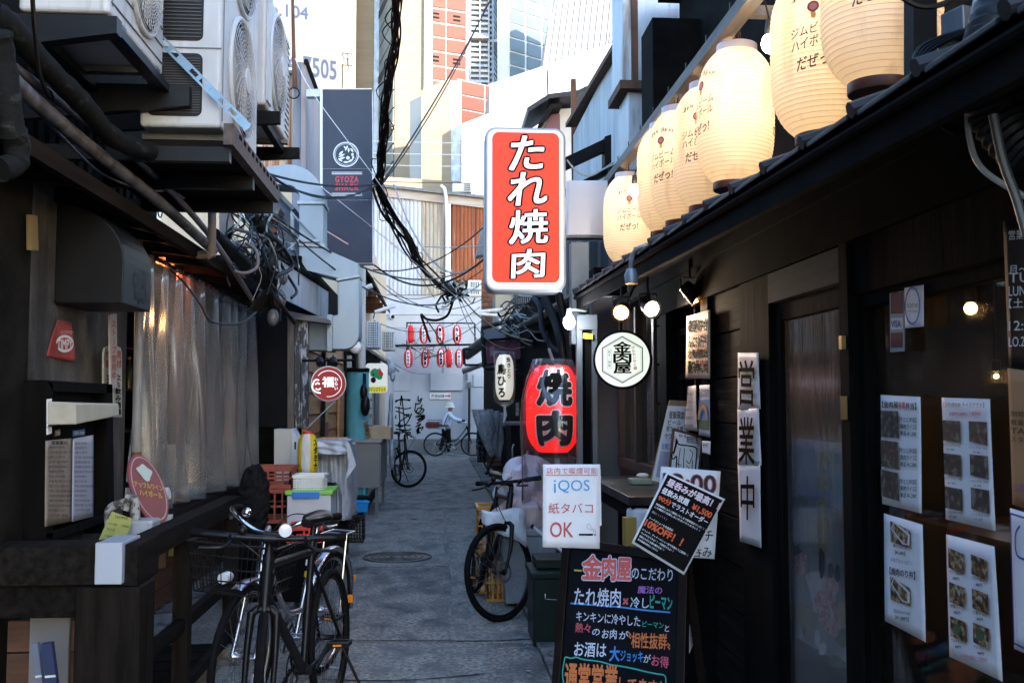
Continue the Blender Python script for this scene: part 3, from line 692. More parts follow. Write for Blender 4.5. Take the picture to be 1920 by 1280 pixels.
for q in ((1500,1060,14,30,M_meat,0.3),(1503,1150,11,24,M_gold,0),(1515,1165,12,32,M_gold,0),(1540,1115,22,55,M_fat,-.3),(1552,1140,20,38,M_meat,-.2),(1562,1165,18,30,M_meat,0),(1558,1105,16,28,M_meat,0),(1508,1185,6,14,M_wht,0),(1534,1195,6,16,M_wht,0),(1580,1150,14,22,M_gold,0),(1586,1195,16,20,M_grn,0),(1545,1215,8,12,M_wht,0),(1572,1240,18,10,M_grn,.4),(1542,1055,6,28,M_ink,0),(1560,1070,5,16,M_ink,0),(1573,1075,5,18,M_ink,0),(1498,1040,8,20,M_ink,-.2)):
    blob(FP,q[0],q[1],q[2],q[3],q[4],fp,'printed_food',c=0.002+0.0006*(q[0]%7),rot=q[5])
# big window with pane, inside lamps
sw=T('shop_window','wide dark shop window reflecting warm lamp light on the right','window',(XR,2,1))
zr(0.6,2.86,0.35,0.42,-0.05,0.01).build('sill',M_post,sw); zr(2.82,2.86,0.42,1.815,-0.05,0.005).build('frame',M_post,sw)
zr(0.6,2.82,1.78,1.815,-0.05,0.005).build('frame',M_post,sw)
zr(0.6,2.819,0.421,1.779,-0.03,-0.022).build('pane',M_dglass,sw)
zr(0.5,2.86,0.0,0.348,-0.08,0.0).build('lower_board',M_post,rb)
zr(2.93,3.62,0.0,0.018,-0.08,0.0).build('threshold',M_post,rb)
M_bulb=emis('warm_bulb',(1,0.5,0.16),9)
def plight(name,p,e,col,r=0.03,par=None):
    l=bpy.data.lights.new(name,'POINT'); l.energy=e; l.color=col; l.shadow_soft_size=r; o=bpy.data.objects.new(name,l); COL.objects.link(o)
    if par:
        o.parent=par; M=par.matrix_basis; o.location=M.inverted()@Vector(p)
    else: o.location=p
    return o
for (px,py,X,nm) in ((1820,578,1.9,'pendant glowing behind the window beside the stickers'),(1722,706,2.6,'bulb added low behind the window as a highlight above the lunch menu'),(1868,705,2.5,'bulb added behind the window as a highlight beside the black hours board'),(1790,560,2.9,'tiny bulb added far inside as a highlight left of the brightest pendant')):  # smaller bulbs are added in place of warm reflections in the window
    p=Wx(px,py,X); t=T('pendant_lamp','warm '+nm,'lamp',p)
    MB().sphere(p,0.022 if X<2 else 0.011,12,8).build('bulb',M_bulb,t,smooth=True); MB().tube([p+Vector((0,0,0.02)),(p.x,p.y,2.38)],0.004,6).build('cord',M_cable,t)
    MB().lathe(p+Vector((0,0,0.02)),[(0.02,0.0),(0.02,0.05),(0.008,0.06)],12).build('socket',M_bpl,t)
    plight('lamp_light',p,1.6,(1,0.55,0.2),0.03,t).data.energy=3 if X<2 else .6
# dim furniture inside so the room reads
fu=T('dining_counter','dim wooden dining counter with bottles inside the window','counter',(2.2,2,0))
MB().b2((2.1,1.0,0),(2.6,4.2,0.95)).build('counter_body',M_brown,fu); MB().b2((2.05,0.95,0.952),(2.65,4.25,1.0)).build('counter_top',mat('warm_wood',(0.06,0.035,0.02),(0.04,0.022,0.012),scale=(3,20,3),rough=0.35),fu)
for k in range(4): 
    t=T('bottle',('leftmost','second','third','rightmost')[k]+' dim glass bottle on the counter inside the window','bottle',(2.4,1.3+k*0.23,1.0),group='bottles on the inner counter')
    MB().lathe((2.4,1.3+k*0.23,1.0),[(0.035,0),(0.037,0.02),(0.037,0.16),(0.014,0.22),(0.014,0.27)],12).build('body',mat('bottle_glass',(0.1,0.06,0.02),rough=0.1,spec=0.9),t,smooth=True); MB().lathe((2.4,1.3+k*0.23,1.271),[(0.016,0),(0.016,0.015)],10).build('cap',M_gold,t)
# ---- wall papers (menus) on the window
M_photo=print_mat('food_print',[(0.02,0.015,0.012),(0.08,0.04,0.02),(0.22,0.09,0.03),(0.3,0.25,0.1),(0.4,0.38,0.34)],60)
M_photo2=print_mat('dark_food_print',[(0.015,0.015,0.014),(0.03,0.028,0.022),(0.06,0.04,0.025),(0.16,0.15,0.13)],50)
FM=rwall(XR-0.006)
def curl(F,q,m,par,name='sheet',amp=0.006,c=0.003,n=10):
    """paper quad (pixel corners tl,tr,br,bl) with a slight curl"""
    A=[Vector(F.ab(*p)) for p in q]; ph=random.random()*6; rows=[]
    for i in range(n+1):
        v=i/n; L=A[0].lerp(A[3],v); Rr=A[1].lerp(A[2],v); row=[]
        for j in range(n+1):
            u=j/n; p=L.lerp(Rr,u); row.append(F.pt(p.x,p.y,c+amp*(0.5+0.5*math.sin(3*u+2*v+ph))*abs(u-0.5)*1.2))
        rows.append(row)
    mb=MB().sheet(rows,0.0008); o=mb.build(name,m,par,smooth=True); return o
def paperT(name,label,cat,F,q,m=M_paper,group=None,amp=0.004):
    a,b=F.ab(*q[3]); t=T(name,label,cat,F.pt(a,b),group); curl(F,q,m,t,amp=amp)
    return t
CP=0.009
m1=paperT('menu_sheet','long white lunch box menu with three photos down its left edge','menu',FM,[(1655,740),(1728,744),(1731,962),(1657,944)])
tx(FM,'【金肉屋',1660,752,1690,764,M_ink,m1,dy=1,c=CP,off=0.02); tx(FM,'特選',1691,753,1703,765,M_redink,m1,dy=0.5,c=CP,off=0.02); tx(FM,'弁当】',1704,754,1724,767,M_ink,m1,dy=1,c=CP,off=0.02)
for k in range(3):
    y=769+k*55; q=[(1657,y),(1689,y+1.5+k*3),(1691,y+52+k*4),(1658,y+50)]
    MB().fpoly(FM,[q[3],q[2],q[1],q[0]],CP-0.001,CP,px=True).build('photo_print',M_photo2,m1)
    for j,s in enumerate(('【牛とじ弁当】','【焼肉ライス】','単品 ¥1,200')): tx(FM,s,1692+j,y+12+j*13+k*3,1724,y+21+j*13+k*3,M_ink,m1,dy=2,c=CP,off=0.015)
m2=paperT('menu_sheet','white sheet with two tray photos and large bracketed words, below the lunch menu','menu',FM,[(1660,962),(1733,983),(1738,1203),(1663,1163)])
for (y,d) in ((972,0),(1076,4)):
    MB().fpoly(FM,[(1676,y+43+d),(1713,y+55+d),(1712,y+22+d),(1675,y+4)],CP-0.001,CP,px=True).build('photo_print',M_photo,m2)
    MB().fpoly(FM,[(1699,y+48+d),(1711,y+50+d),(1712,y+30+d),(1683,y+5),(1677,y+18)],CP,CP+0.001,px=True).build('tray_print',M_wht,m2)
    MB().fpoly(FM,[(1700,y+44+d),(1708,y+47+d),(1709,y+31+d),(1684,y+9),(1680,y+18)],CP+0.001,CP+0.002,px=True).build('food_print',M_photo,m2)
for s,x0,y0,x1,y1,dy,o in (('焼とじのり弁',1681,1019,1706,1025,5,.01),('【¥1,080】',1684,1031,1703,1038,3,.02),('今までなかった！！',1676,1044,1716,1052,8,.005),('【焼肉のり弁】',1674,1062,1722,1076,10,.02),('生はらみのり弁',1682,1140,1712,1147,7,.01),('【¥1,280円】',1685,1152,1710,1160,5,.02)):
    tx(FM,s,x0,y0,x1,y1,M_ink,m2,dy=dy,c=CP,off=o)
m3=paperT('menu_sheet','pale takeout menu with six dark photos and a red line of text, upper right','menu',FM,[(1768,745),(1860,748),(1870,995),(1777,973)])
tx(FM,'【和牛焼肉弁 テイクアウト】',1776,754,1852,763,M_ink,m3,dy=1,c=CP); tx(FM,'店頭特別価格にて販売中',1786,772,1845,779,M_redink,m3,dy=0,c=CP,off=0.01)
for k in range(3):
    for j in range(2):
        x=1774+j*49+k*2; y=787+k*62+j*2; MB().fpoly(FM,[(x+1,y+38+k),(x+33+j*2,y+43+k*2+j*3),(x+32+j*2,y+2+k*2),(x,y)],CP-0.001,CP,px=True).build('photo_print',M_photo2,m3)
        tx(FM,('上カルビ弁当 100g','ハラミ弁当 100g')[j],x,y+44+k+j*3,x+34,y+49+k+j*3,M_ink,m3,dy=2,c=CP); tx(FM,'¥1,280',x+8,y+53+k+j*3,x+22,y+57+k+j*3,M_ink,m3,dy=1,c=CP)
m4=paperT('menu_sheet','white menu with six colour dish photos and a red footer, lower right','menu',FM,[(1778,1001),(1867,1024),(1883,1277),(1784,1230)])
for k in range(3):
    for j in range(2):
        x=1784+j*43+k*2; y=1026+k*64+j*12; MB().fpoly(FM,[(x+1,y+37),(x+31,y+50),(x+30,y+12),(x,y)],CP-0.001,CP,px=True).build('photo_print',M_photo,m4)
        blob(FM,x+14,y+24,8,11,M_photo if k<2 else M_grn,m4,'dish_print',c=CP+0.001)
        tx(FM,('クッパ温玉のせ','カルビ温玉丼','特製スープ','白菜キムチ','サムギョプサル','チョレギサラダ')[k*2+j],x+2,y+41,x+30,y+48,M_ink,m4,dy=6,c=CP); tx(FM,'480円',x+9,y+54,x+21,y+60,M_ink,m4,dy=2,c=CP,off=0.02)
tx(FM,'※下記お値段にて販売中',1808,1224,1858,1233,M_redink,m4,dy=9,c=CP)
# stickers
st=paperT('sticker','white sticker with a blue oval ring high on the dark window','sticker',FM,[(1698,540),(1734,534),(1734,612),(1699,615)],amp=0)
b=MB(); n=32; O=[FM.ab(1716,573)];ca,cb=O[0]
e1=abs(FM.ab(1731,573)[0]-ca); e2=abs(FM.ab(1716,536)[1]-cb)*0.98
vi=[];vo=[]
for i in range(n):
    t=2*math.pi*i/n; vo.append(b.v(FM.pt(ca+e1*math.cos(t),cb+e2*math.sin(t),0.008))); vi.append(b.v(FM.pt(ca+e1*.84*math.cos(t),cb+e2*.88*math.sin(t),0.008)))
for i in range(n): b.face([vo[i],vo[(i+1)%n],vi[(i+1)%n],vi[i]])
b.build('blue_ring',mat('sticker_blue',(0.03,0.16,0.45)),st); tx(FM,'iQOS',1706,569,1727,577,M_ink,st,c=0.008); tx(FM,'WELCOME',1708,582,1725,585,M_ink,st,c=0.008)
st=T('payment_stickers','column of card payment stickers on the upper left of the window','sticker',FM.px(1683,650))
MB().fpoly(FM,[(1671,660),(1697,658),(1696,545),(1670,550)],0.001,0.003,px=True).build('backing',mat('grey_sticker',(0.3,0.3,0.32)),st)
for (y0,y1,m,s) in ((548,588,mat('maroon_print',(0.1,0.02,0.02)),None),(596,618,M_wht,'VISA'),(624,652,MATS['maroon_print'],None)):
    MB().fpoly(FM,[(1673,y1),(1695,y1-1),(1695,y0-1),(1673,y0)],0.0035,0.0045,px=True).build('card_logo',m,st)
    if s: tx(FM,s,1675,601,1693,613,mat('visa_ink',(0.02,0.05,0.2)),st,c=0.006,off=0.02)
st=T('orange_notice','faded orange notice at the top left corner of the window','notice',FM.px(1650,640)); MB().fpoly(FM,[(1630,648),(1666,645),(1664,560),(1628,566)],-0.05,-0.048,px=True).build('sheet',mat('dull_orange',(0.28,0.08,0.03),(0.2,0.06,0.03),scale=10),st)
# hanging papers at the far right
FH=rwall(XR-0.05)
h1=paperT('hours_board','black board with white opening hours at the right edge','sign',FH,[(1885,415),(1960,400),(1960,700),(1895,688)],m=M_black)
for s,y in (('営業時間',440),('月〜金',505),('TUE',520),('LUNCH',545),('【土日】',568),('12:00',610),('LO.21:00',640)): tx(FH,s,1900,y-8,1958,y+10,M_wht,h1,dy=-2,c=0.01)
h2=paperT('orange_menu','orange paper menu hanging at the right edge below the black board','menu',FH,[(1892,690),(1965,700),(1970,970),(1902,945)],m=mat('orange_paper',(0.4,0.2,0.08),(0.35,0.17,0.07),scale=4))
for k,s in enumerate(('期間限定','数量限定','TAKE','スタミナ')): tx(FH,s,1904,770+k*16,1955,780+k*16,M_ink,h2,dy=3,c=0.01)
tx(FH,'当店名物',1908,905,1955,922,mat('purple_ink',(0.2,0.05,0.2)),h2,dy=3,c=0.01)
h3=paperT('white_notice','white notice with a blue rounded border at the bottom right edge','notice',FH,[(1897,952),(1975,975),(1985,1250),(1905,1215)])
for q in ([(1904,962),(1978,985)],[(1904,962),(1911,1205)],[(1911,1205),(1982,1240)]): stroke(FH,q,0.004,mat('blue_ink',(0.02,0.05,0.25)),h3,'border_line',0.011)
stroke(FH,smoothpts([Vector(FH.ab(*p)) for p in ((1922,985),(1914,1000),(1914,1030),(1922,1045),(1950,1052))],4),0.005,MATS['blue_ink'],h3,'border_line',0.011,px=False)
# ---- 営業中 strip
FS=rwall(XR-0.03)
es=T('open_strip','tall white paper strip with three big black characters hung on the planks','sign',FS.px(1408,1025))
for q in ([(1385,661),(1426,661),(1428,766),(1387,768)],[(1384,766),(1427,765),(1430,872),(1387,870)],[(1386,870),(1428,868),(1432,1027),(1389,1014)]): curl(FS,q,M_paper,es,name='paper_panel',amp=0.01)
for ch,y0,y1 in (('営',676,758),('業',783,868),('中',893,972)): tx(FS,ch,1392 if ch!='中' else 1396,y0,1422,y1,M_ink,es,dy=3,c=0.016,off=0.012)
# ---- posters on the lattice
FQ=rwall(XR-0.035)
q1=paperT('handwritten_poster','warm lit handwritten poster with dense brush lettering high on the lattice','poster',FQ,[(1289,593),(1334,580),(1333,710),(1287,708)],m=mat('warm_paper',(0.6,0.42,0.28),(0.7,0.55,0.42),scale=6))
rr=random.Random(4)
for s,y,h in (('銀座和牛合',600,22),('んに50円引',630,22),('北海道直送',655,16),('豪快厚切肉',676,24)):
    tx(FQ,s,1293,y,1330,y+h,M_ink,q1,dy=-2,c=0.008,off=0.03)
for k,s in enumerate(('好評発売','大人気','限定')): tx(FQ,s,1300+k*6,622+k*26,1330,630+k*26,mat('orange_ink',(0.55,0.12,0.03)),q1,c=0.009,off=0.02)
q2=paperT('handwritten_note','curling cream handwritten note left of the rainbow card on the lattice','notice',FQ,[(1291,724),(1311,722),(1311,808),(1287,806)],m=mat('cream_paper',(0.62,0.52,0.46)),amp=0.02)
for k,s in enumerate(('本日','まいどー','お待ちして','数量限定で','売切御免')): tx(FQ,s,1292-k*0.6,735+k*15,1308,741+k*15,M_ink,q2,c=0.02)
q3=paperT('rainbow_card','card with a painted rainbow over a green field on the lattice','poster',FQ,[(1313,722),(1333,721),(1333,820),(1312,815)],m=mat('cream_paper2',(0.6,0.58,0.6)))
MB().fpoly(FQ,[(1312.5,788),(1332.5,788),(1332.5,748),(1312.5,750)],0.005,0.006,px=True).build('sky_print',mat('blue_print',(0.12,0.2,0.35)),q3)
MB().fpoly(FQ,[(1312.5,803),(1332.5,805),(1332.5,788),(1312.5,787)],0.006,0.007,px=True).build('field_print',M_grn,q3)
for w,m in ((9,mat('red_print',(0.45,0.1,0.05))),(7.5,mat('yellow_print',(0.5,0.35,0.08))),(6,mat('bluegreen_print',(0.1,0.2,0.3)))):
    stroke(FQ,[Vector(FQ.ab(1322+w*math.cos(t*math.pi/10),786-30*w/9*math.sin(t*math.pi/10))) for t in range(11)],0.012,m,q3,'rainbow_band',0.0075+0.0004*w,px=False)
tx(FQ,'今夜は焼肉',1314,728,1332,744,M_ink,q3,c=0.009)
q4=paperT('small_note','small white note under the rainbow card','notice',FQ,[(1318,826),(1334,827),(1334,852),(1318,848)]); tx(FQ,'予約',1320,831,1331,838,M_ink,q4,c=0.008)
# ---- counter shelf with boards on it
cs=T('street_counter','dark worn street counter shelf under the leaning menu boards','counter',(1.05,4.8,0))
M_ctop=mat('worn_black_top',(0.012,0.012,0.012),(0.05,0.05,0.05),rough=0.35,scale=(3,20,3),bump=0.2,lo=0.5,hi=0.75,rvar=0.1)
MB().b2((0.84,4.35,1.05),(1.22,5.6,1.09)).build('shelf_board',M_ctop,cs,bevel=0.004)
MB().b2((0.86,4.37,0.985),(1.2,5.58,1.049)).build('apron',M_post,cs)
MB().b2((1.0,4.45,0.0),(1.06,4.51,0.984)).build('leg',M_post,cs); MB().b2((1.0,5.45,0.0),(1.06,5.51,0.984)).build('leg',M_post,cs)
def board(name,label,tl,tr,br,bl,Y,fm,parts):
    F=frontal(Y); a,b=F.ab(*bl); t=T(name,label,'menu board',F.pt(a,b)); 
    MB().fpoly(F,[bl,br,tr,tl],-0.02,0,px=True).build('frame',fm,t,bevel=0.002); return F,t
Fb,wb=board('whiteboard_menu','tall white handwritten menu board leaning back on the counter',(1256,750),(1300,752),(1274,922),(1218,910),5.0,mat('pale_wood',(0.35,0.22,0.12),(0.25,0.15,0.08),scale=(30,3,3)),0)
MB().fpoly(Fb,[(1222,900),(1270,912),(1293,762),(1252,760)],0.001,0.003,px=True).build('sheet',M_paper,wb)
for s,x0,y0,x1,y1,m in (('昼飯限定',1254,770,1283,784,M_ink),('ビール',1252,786,1276,796,M_ink),('限ランチ増',1249,798,1280,808,M_ink),('サワー',1246,812,1266,822,mat('crimson_ink',(0.4,0.03,0.08))),('お肉ご飯',1240,830,1266,842,mat('blue_ink2',(0.05,0.12,0.35)))): tx(Fb,s,x0,y0,x1,y1,m,wb,dy=1,c=0.005,off=0.015,shear=0.15)
MB().fpoly(Fb,[(1229,893),(1252,898),(1264,848),(1238,845)],0.004,0.005,px=True).build('grey_drawing',mat('grey_violet_print',(0.35,0.33,0.42),(0.5,0.48,0.55),scale=40),wb)
Fb,cb=board('beef_chart','brown framed chart of beef cuts drawn as a cow outline, leaning on the counter',(1262,802),(1320,818),(1308,925),(1252,905),4.75,mat('brown_frame',(0.1,0.045,0.02)),0)
MB().fpoly(Fb,[(1256,903),(1304,918),(1315,822),(1265,808)],0.001,0.003,px=True).build('sheet',M_paper,cb)
for s,x0,y0,x1,y1,m in (('和牛一頭',1273,813,1286,819,M_ink),('焼肉部位表',1287,816,1308,830,M_ink),('希少',1264,816,1269,832,mat('vermilion_ink',(0.6,0.12,0.05)))): tx(Fb,s,x0,y0,x1,y1,m,cb,dy=2,c=0.005,off=0.02)
def brush(F,pts,w,m,par,c=0.006,name='drawn_line'): return stroke(F,smoothpts([Vector(F.ab(*p)) for p in pts],5),w,m,par,name,c,px=False)
brush(Fb,[(1268,822),(1272,832),(1290,835),(1303,838),(1306,846),(1304,870),(1302,900)],0.006,M_ink,cb)
brush(Fb,[(1268,824),(1263,845),(1258,853),(1262,860),(1268,855),(1267,880),(1266,902)],0.006,M_ink,cb)
for P in ([(1275,840),(1272,865),(1273,895)],[(1283,840),(1281,868),(1282,900)],[(1292,842),(1298,850),(1292,868),(1286,862)],[(1286,872),(1292,880),(1289,900)],[(1298,862),(1297,880),(1300,896)],[(1268,868),(1276,872)],[(1272,880),(1280,882)],[(1283,885),(1296,890)]): brush(Fb,P,0.0035,M_ink,cb)
tx(Fb,'焼き方',1305,826,1312,860,mat('vermilion_ink',(0.6,0.12,0.05)),cb,c=0.005,vert=True)
MB().fpoly(Fb,[(1260,856),(1264,850),(1271,826),(1268,822),(1264,845)],0.0045,0.0055,px=True).build('ink_patch',M_ink,cb)
t=T('small_tray','pale small tray with crumpled wrap on the counter left of the boards','tray',W(1205,905,5.0)); p=W(1205,907,5.0); MB().b2((p.x-0.065,p.y-0.04,1.091),(p.x+0.04,p.y+0.06,1.12)).build('tray',mat('olive_tray',(0.3,0.3,0.2)),t,bevel=0.006); MB().sphere((p.x,p.y,1.135),0.02,10,6,(1.6,1,.6)).build('wrap',M_white,t)
# ---- grey steel columns
gc=T('steel_column','broad grey painted steel column beside the red lantern','column',(1.2,7,0))
a=W(1111,900,6.9); bq=W(1166,900,6.9)
M_gcol=mat('grey_painted_column',(0.1,0.11,0.125),(0.14,0.15,0.165),rough=0.4,scale=(5,5,0.8),metal=0.2)
MB().b2((a.x,6.9,0),(bq.x,7.2,2.25)).build('shaft',M_gcol,gc,bevel=0.01); MB().b2((bq.x+0.002,6.95,0),(1.35,7.15,2.25)).build('side_filler',M_post,gc)
gf=T('steel_door_frame','thin light grey steel door frame standing left of the round sign','frame',(1.0,6.6,0))
p0=W(1083,900,6.6).x; p1=W(1093,900,6.6).x; p2=W(1112,900,6.6).x; p3=W(1121,900,6.6).x; zt0=W(1090,590,6.6).z
M_gfr=mat('light_grey_frame',(0.12,0.135,0.155),(0.095,0.107,0.12),rough=0.4,metal=0.3,scale=5)
MB().b2((p0,6.6,0),(p1,6.66,zt0-0.1)).build('jamb',M_gfr,gf); MB().b2((p2,6.6,0),(p3,6.66,zt0-0.1)).build('jamb',M_gfr,gf); MB().b2((p0,6.59,zt0-0.099),(p3,6.67,zt0)).build('head',M_gfr,gf)
MB().b2((p1+0.002,6.64,0),(p2-0.002,6.655,zt0-0.102)).build('dark_infill',M_post,gf)
MB().b2((p0-0.02,6.72,1.9),(p0+0.1,6.84,2.6)).build('upper_post',M_gfr,gf)
yt=T('yellow_tag','small yellow tag stuck on the top of the grey door frame','sticker',(p1,6.58,zt0)); Fq=frontal(6.585); MB().fpoly(Fq,[(1093,634),(1111,636),(1111,626),(1094,624)],0,0.003,px=True).build('tag_sheet',mat('yellow_label',(0.6,0.45,0.02)),yt)
# ---- eave with roof
ev=T('eave_roof','low black tiled eave running over the restaurant front under the white lanterns','roof',(1.1,4,2.2))
M_tile=mat('dark_roof_tile',(0.018,0.02,0.024),(0.04,0.043,0.05),rough=0.5,scale=9,bump=0.2,rnd=0.2)
def ez(y): return 2.055+0.022*y
b=MB(); pts=[(0.95,ez(1.2)),(0.95,ez(1.2)+0.03),(1.9,2.62),(1.9,2.56)]
b.hexa([(0.95,1.2,ez(1.2)),(1.9,1.2,2.5),(1.9,6.75,2.6),(0.95,6.75,ez(6.75)),(0.95,1.2,ez(1.2)+0.035),(1.9,1.2,2.54),(1.9,6.75,2.64),(0.95,6.75,ez(6.75)+0.035)]).build('roof_deck',M_soot,ev)
b=MB(); b.b2((1.2,1.2,2.14),(1.24,6.75,2.2)).build('purlin',M_soot,ev)
for k in range(0):
    y=1.3+k*0.4; MB().hexa([(0.99,y,ez(y)-0.045),(1.24,y,ez(y)-0.04),(1.24,y+0.05,ez(y)-0.04),(0.99,y+0.05,ez(y)-0.045),(0.99,y,ez(y)-0.003),(1.24,y,ez(y)+0.07),(1.24,y+0.05,ez(y)+0.07),(0.99,y+0.05,ez(y)-0.003)]).build('rafter',M_soot,ev)
for k in range(18):
    y=1.25+k*0.305
    MB().hexa([(0.925,y,ez(y)+0.037),(1.6,y,ez(y)+0.28),(1.6,y+0.25,ez(y)+0.28),(0.925,y+0.25,ez(y)+0.037),(0.925,y,ez(y)+0.052),(1.6,y,ez(y)+0.295),(1.6,y+0.25,ez(y)+0.295),(0.925,y+0.25,ez(y)+0.052)]).build('roof_tile',M_tile,ev,bevel=0.004)
    MB().tube([(0.92,y+0.275,ez(y)+0.058),(1.6,y+0.275,ez(y)+0.30)],0.019,8).build('tile_roll',M_tile,ev,smooth=True)
MB().tube([(0.935,1.2,ez(1.2)+0.01),(0.935,6.75,ez(6.75)+0.01)],0.012,8).build('eave_edge',M_soot,ev)
MB().hexa([(0.945,1.2,ez(1.2)-0.06),(0.97,1.2,ez(1.2)-0.06),(0.97,6.75,ez(6.75)-0.06),(0.945,6.75,ez(6.75)-0.06),(0.945,1.2,ez(1.2)-.002),(0.97,1.2,ez(1.2)-.002),(0.97,6.75,ez(6.75)-.002),(0.945,6.75,ez(6.75)-.002)]).build('valance_board',M_soot,ev)
# ---- upper storey behind lanterns
us=T('upper_storey','black upper storey wall behind the row of white lanterns','building',(1.9,5,2.6))
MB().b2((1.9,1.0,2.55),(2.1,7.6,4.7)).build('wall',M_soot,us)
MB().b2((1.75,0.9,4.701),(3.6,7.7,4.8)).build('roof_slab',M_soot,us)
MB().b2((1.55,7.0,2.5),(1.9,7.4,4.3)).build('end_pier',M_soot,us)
M_pvc=mat('dark_duct',(0.02,0.02,0.022),rough=0.5)
# lantern rail
XLN=1.34
rl=T('lantern_rail','long grey timber rail studded with nails that carries the white lanterns','rail',(XLN,5,3.2))
M_rail=mat('grey_rail_wood',(0.16,0.15,0.14),(0.09,0.08,0.07),rough=0.7,scale=(20,3,20),bump=0.3,c3=(0.2,0.11,0.05),s3=(4,4,4))
MB().b2((XLN-0.04,2.2,3.2),(XLN+0.03,7.7,3.26)).build('rail_beam',M_rail,rl)
for k in range(14): MB().b2((XLN-0.035,2.3+k*0.4,3.262),(XLN-0.029,2.306+k*0.4,3.30)).build('nail',M_bpl,rl)
for y in (2.6,4.2,5.8,7.3): MB().b2((XLN+0.03,y,3.205),(1.9,y+0.05,3.25)).build('rail_arm',M_rail,rl)
# ---- white lanterns
M_lpap=paper_mat('lantern_paper',(0.86,0.79,0.66),0.52,var=(0.5,0.38,0.26))
M_lpap_off=MATS['lantern_paper']
M_cap=mat('lantern_cap_dark',(0.1,0.03,0.02),rough=0.45); M_capw=mat('lantern_cap_pale',(0.6,0.52,0.55),rough=0.4)
M_wire=mat('rib_wire',(0.5,0.42,0.3),rough=0.6)
def lprof(R,H,t): 
    return R*(1-0.47*abs(t)**4.2)
def lantern(name,label,cat,c,R,H,m,capm,topm,group=None,ribs=34,n=40,capr=0.42,caph=0.035,ribd=0.012,wires=True):
    """c = centre"""
    c=Vector(c); t=T(name,label,cat,(c.x,c.y,c.z-H/2-caph),group)
    prof=[]; 
    for i in range(ribs*2+1):
        tt=-1+2*i/(ribs*2); r=lprof(R,H,tt)*(1+(0 if i%2 else -ribd)); prof.append((r,tt*H/2))
    MB().lathe(c,prof,n,cap=False).build('paper_body',m,t,smooth=False)
    if wires and R>0.1:
        b=MB()
        for i in range(0,ribs*2+1,2):
            tt=-1+2*i/(ribs*2); r=lprof(R,H,tt)*(1-ribd)+0.0005
            rg=[b.v(c+Vector((math.cos(2*math.pi*k/n)*r,math.sin(2*math.pi*k/n)*r,tt*H/2-0.0011))) for k in range(n)]
            r2=[b.v(c+Vector((math.cos(2*math.pi*k/n)*r,math.sin(2*math.pi*k/n)*r,tt*H/2+0.0011))) for k in range(n)]
            for k in range(n): b.face([rg[k],rg[(k+1)%n],r2[(k+1)%n],r2[k]])
        o=b.build('rib_wires',M_wire,t); o['kind']='stuff'
    r0=lprof(R,H,1)
    MB().lathe(c+Vector((0,0,H/2)),[(r0*0.99,-0.004),(r0*1.0,0.0),(r0*0.98,caph),(r0*0.7,caph),(r0*0.7,-0.004)],n,cap=False).build('top_ring',topm,t,smooth=True)
    MB().lathe(c-Vector((0,0,H/2+caph)),[(r0*0.99,0),(r0*1.02,0.004),(r0*1.02,caph),(r0*0.5,caph+0.003),(r0*0.5,0)],n,cap=True).build('bottom_ring',capm,t,smooth=True)
    return t
def ltext(t,c,R,H,body,th,z0,z1,w,m,vert=False,off=0,shear=0,ribd=0.012,name='lettering',tilt=0,out=0.003):
    """lettering bent round the lantern; th: angle (0 = towards the viewer), w arc width"""
    c=Vector(c); it=lay(body,(-w/2,z0,w/2,z1),vert,off,shear)
    def fn(a,b,e):
        b2=b+a*tilt; r=lprof(R,H,max(-1,min(1,b2/(H/2))))+out+e
        an=-math.pi/2+th+a/R
        return c+Vector((math.cos(an)*r,math.sin(an)*r,b2))
    return tmap(it,fn,name,m,t,cuts=0.022 if R>0.1 else 0.05)
M_brown_ink=mat('brown_ink',(0.06,0.03,0.03)); M_seal=mat('seal_red',(0.35,0.04,0.05)); M_gold2=mat('ribbon_gold',(0.6,0.35,0.1))
def jim(t,c,R,H,th):
    k=H/0.62
    # arched brand name
    word='JIM BEAM'; n=len(word); w=0.155*k
    for i,chh in enumerate(word):
        if chh==' ': continue
        u=(i-(n-1)/2)/((n-1)/2); hh=(0.024 if i in (0,4) else 0.019)*k
        a=u*w/2; cwid=(0.006 if chh=='I' else 0.017)*k
        zc=(0.178-0.016*u*u)*k
        it=lay(chh,(a-cwid/2,zc,a+cwid/2,zc+hh),off=0.02)
        tmap(it,lambda x,y,e:c+Vector((math.cos(-math.pi/2+th+x/R)*(lprof(R,H,y/(H/2))+.003+e),math.sin(-math.pi/2+th+x/R)*(lprof(R,H,y/(H/2))+.003+e),y)),'lettering',M_brown_ink,t)
    def disc(zc,rr,m,out,name,n=18,sq=1):
        b=MB(); vs=[]
        for i in range(n):
            a=2*math.pi*i/n; x=math.cos(a)*rr; y=zc+math.sin(a)*rr*sq; r=lprof(R,H,y/(H/2))+out; an=-math.pi/2+th+x/R; vs.append(b.v(c+Vector((math.cos(an)*r,math.sin(an)*r,y))))
        b.face(vs); b.build(name,m,t)
    disc(0.13*k,0.022*k,M_seal,0.0035,'seal'); disc(0.13*k,0.014*k,mat('seal_pale',(0.5,0.2,0.18)),0.0042,'seal_centre')
    disc(0.098*k,0.012*k,M_gold2,0.003,'ribbon',5,1.3)
    for (body,z0,z1,w,off,sh) in (('ジムビーム',0.03,0.068,0.17,0.014,0.1),('ハイボール',-0.02,0.022,0.17,0.014,0.1),('だぜっ!',-0.098,-0.05,0.13,0.022,0.1)):
        ltext(t,c,R,H,body,th,z0*k,z1*k,w*k,M_brown_ink,off=off,shear=sh,tilt=0.13)
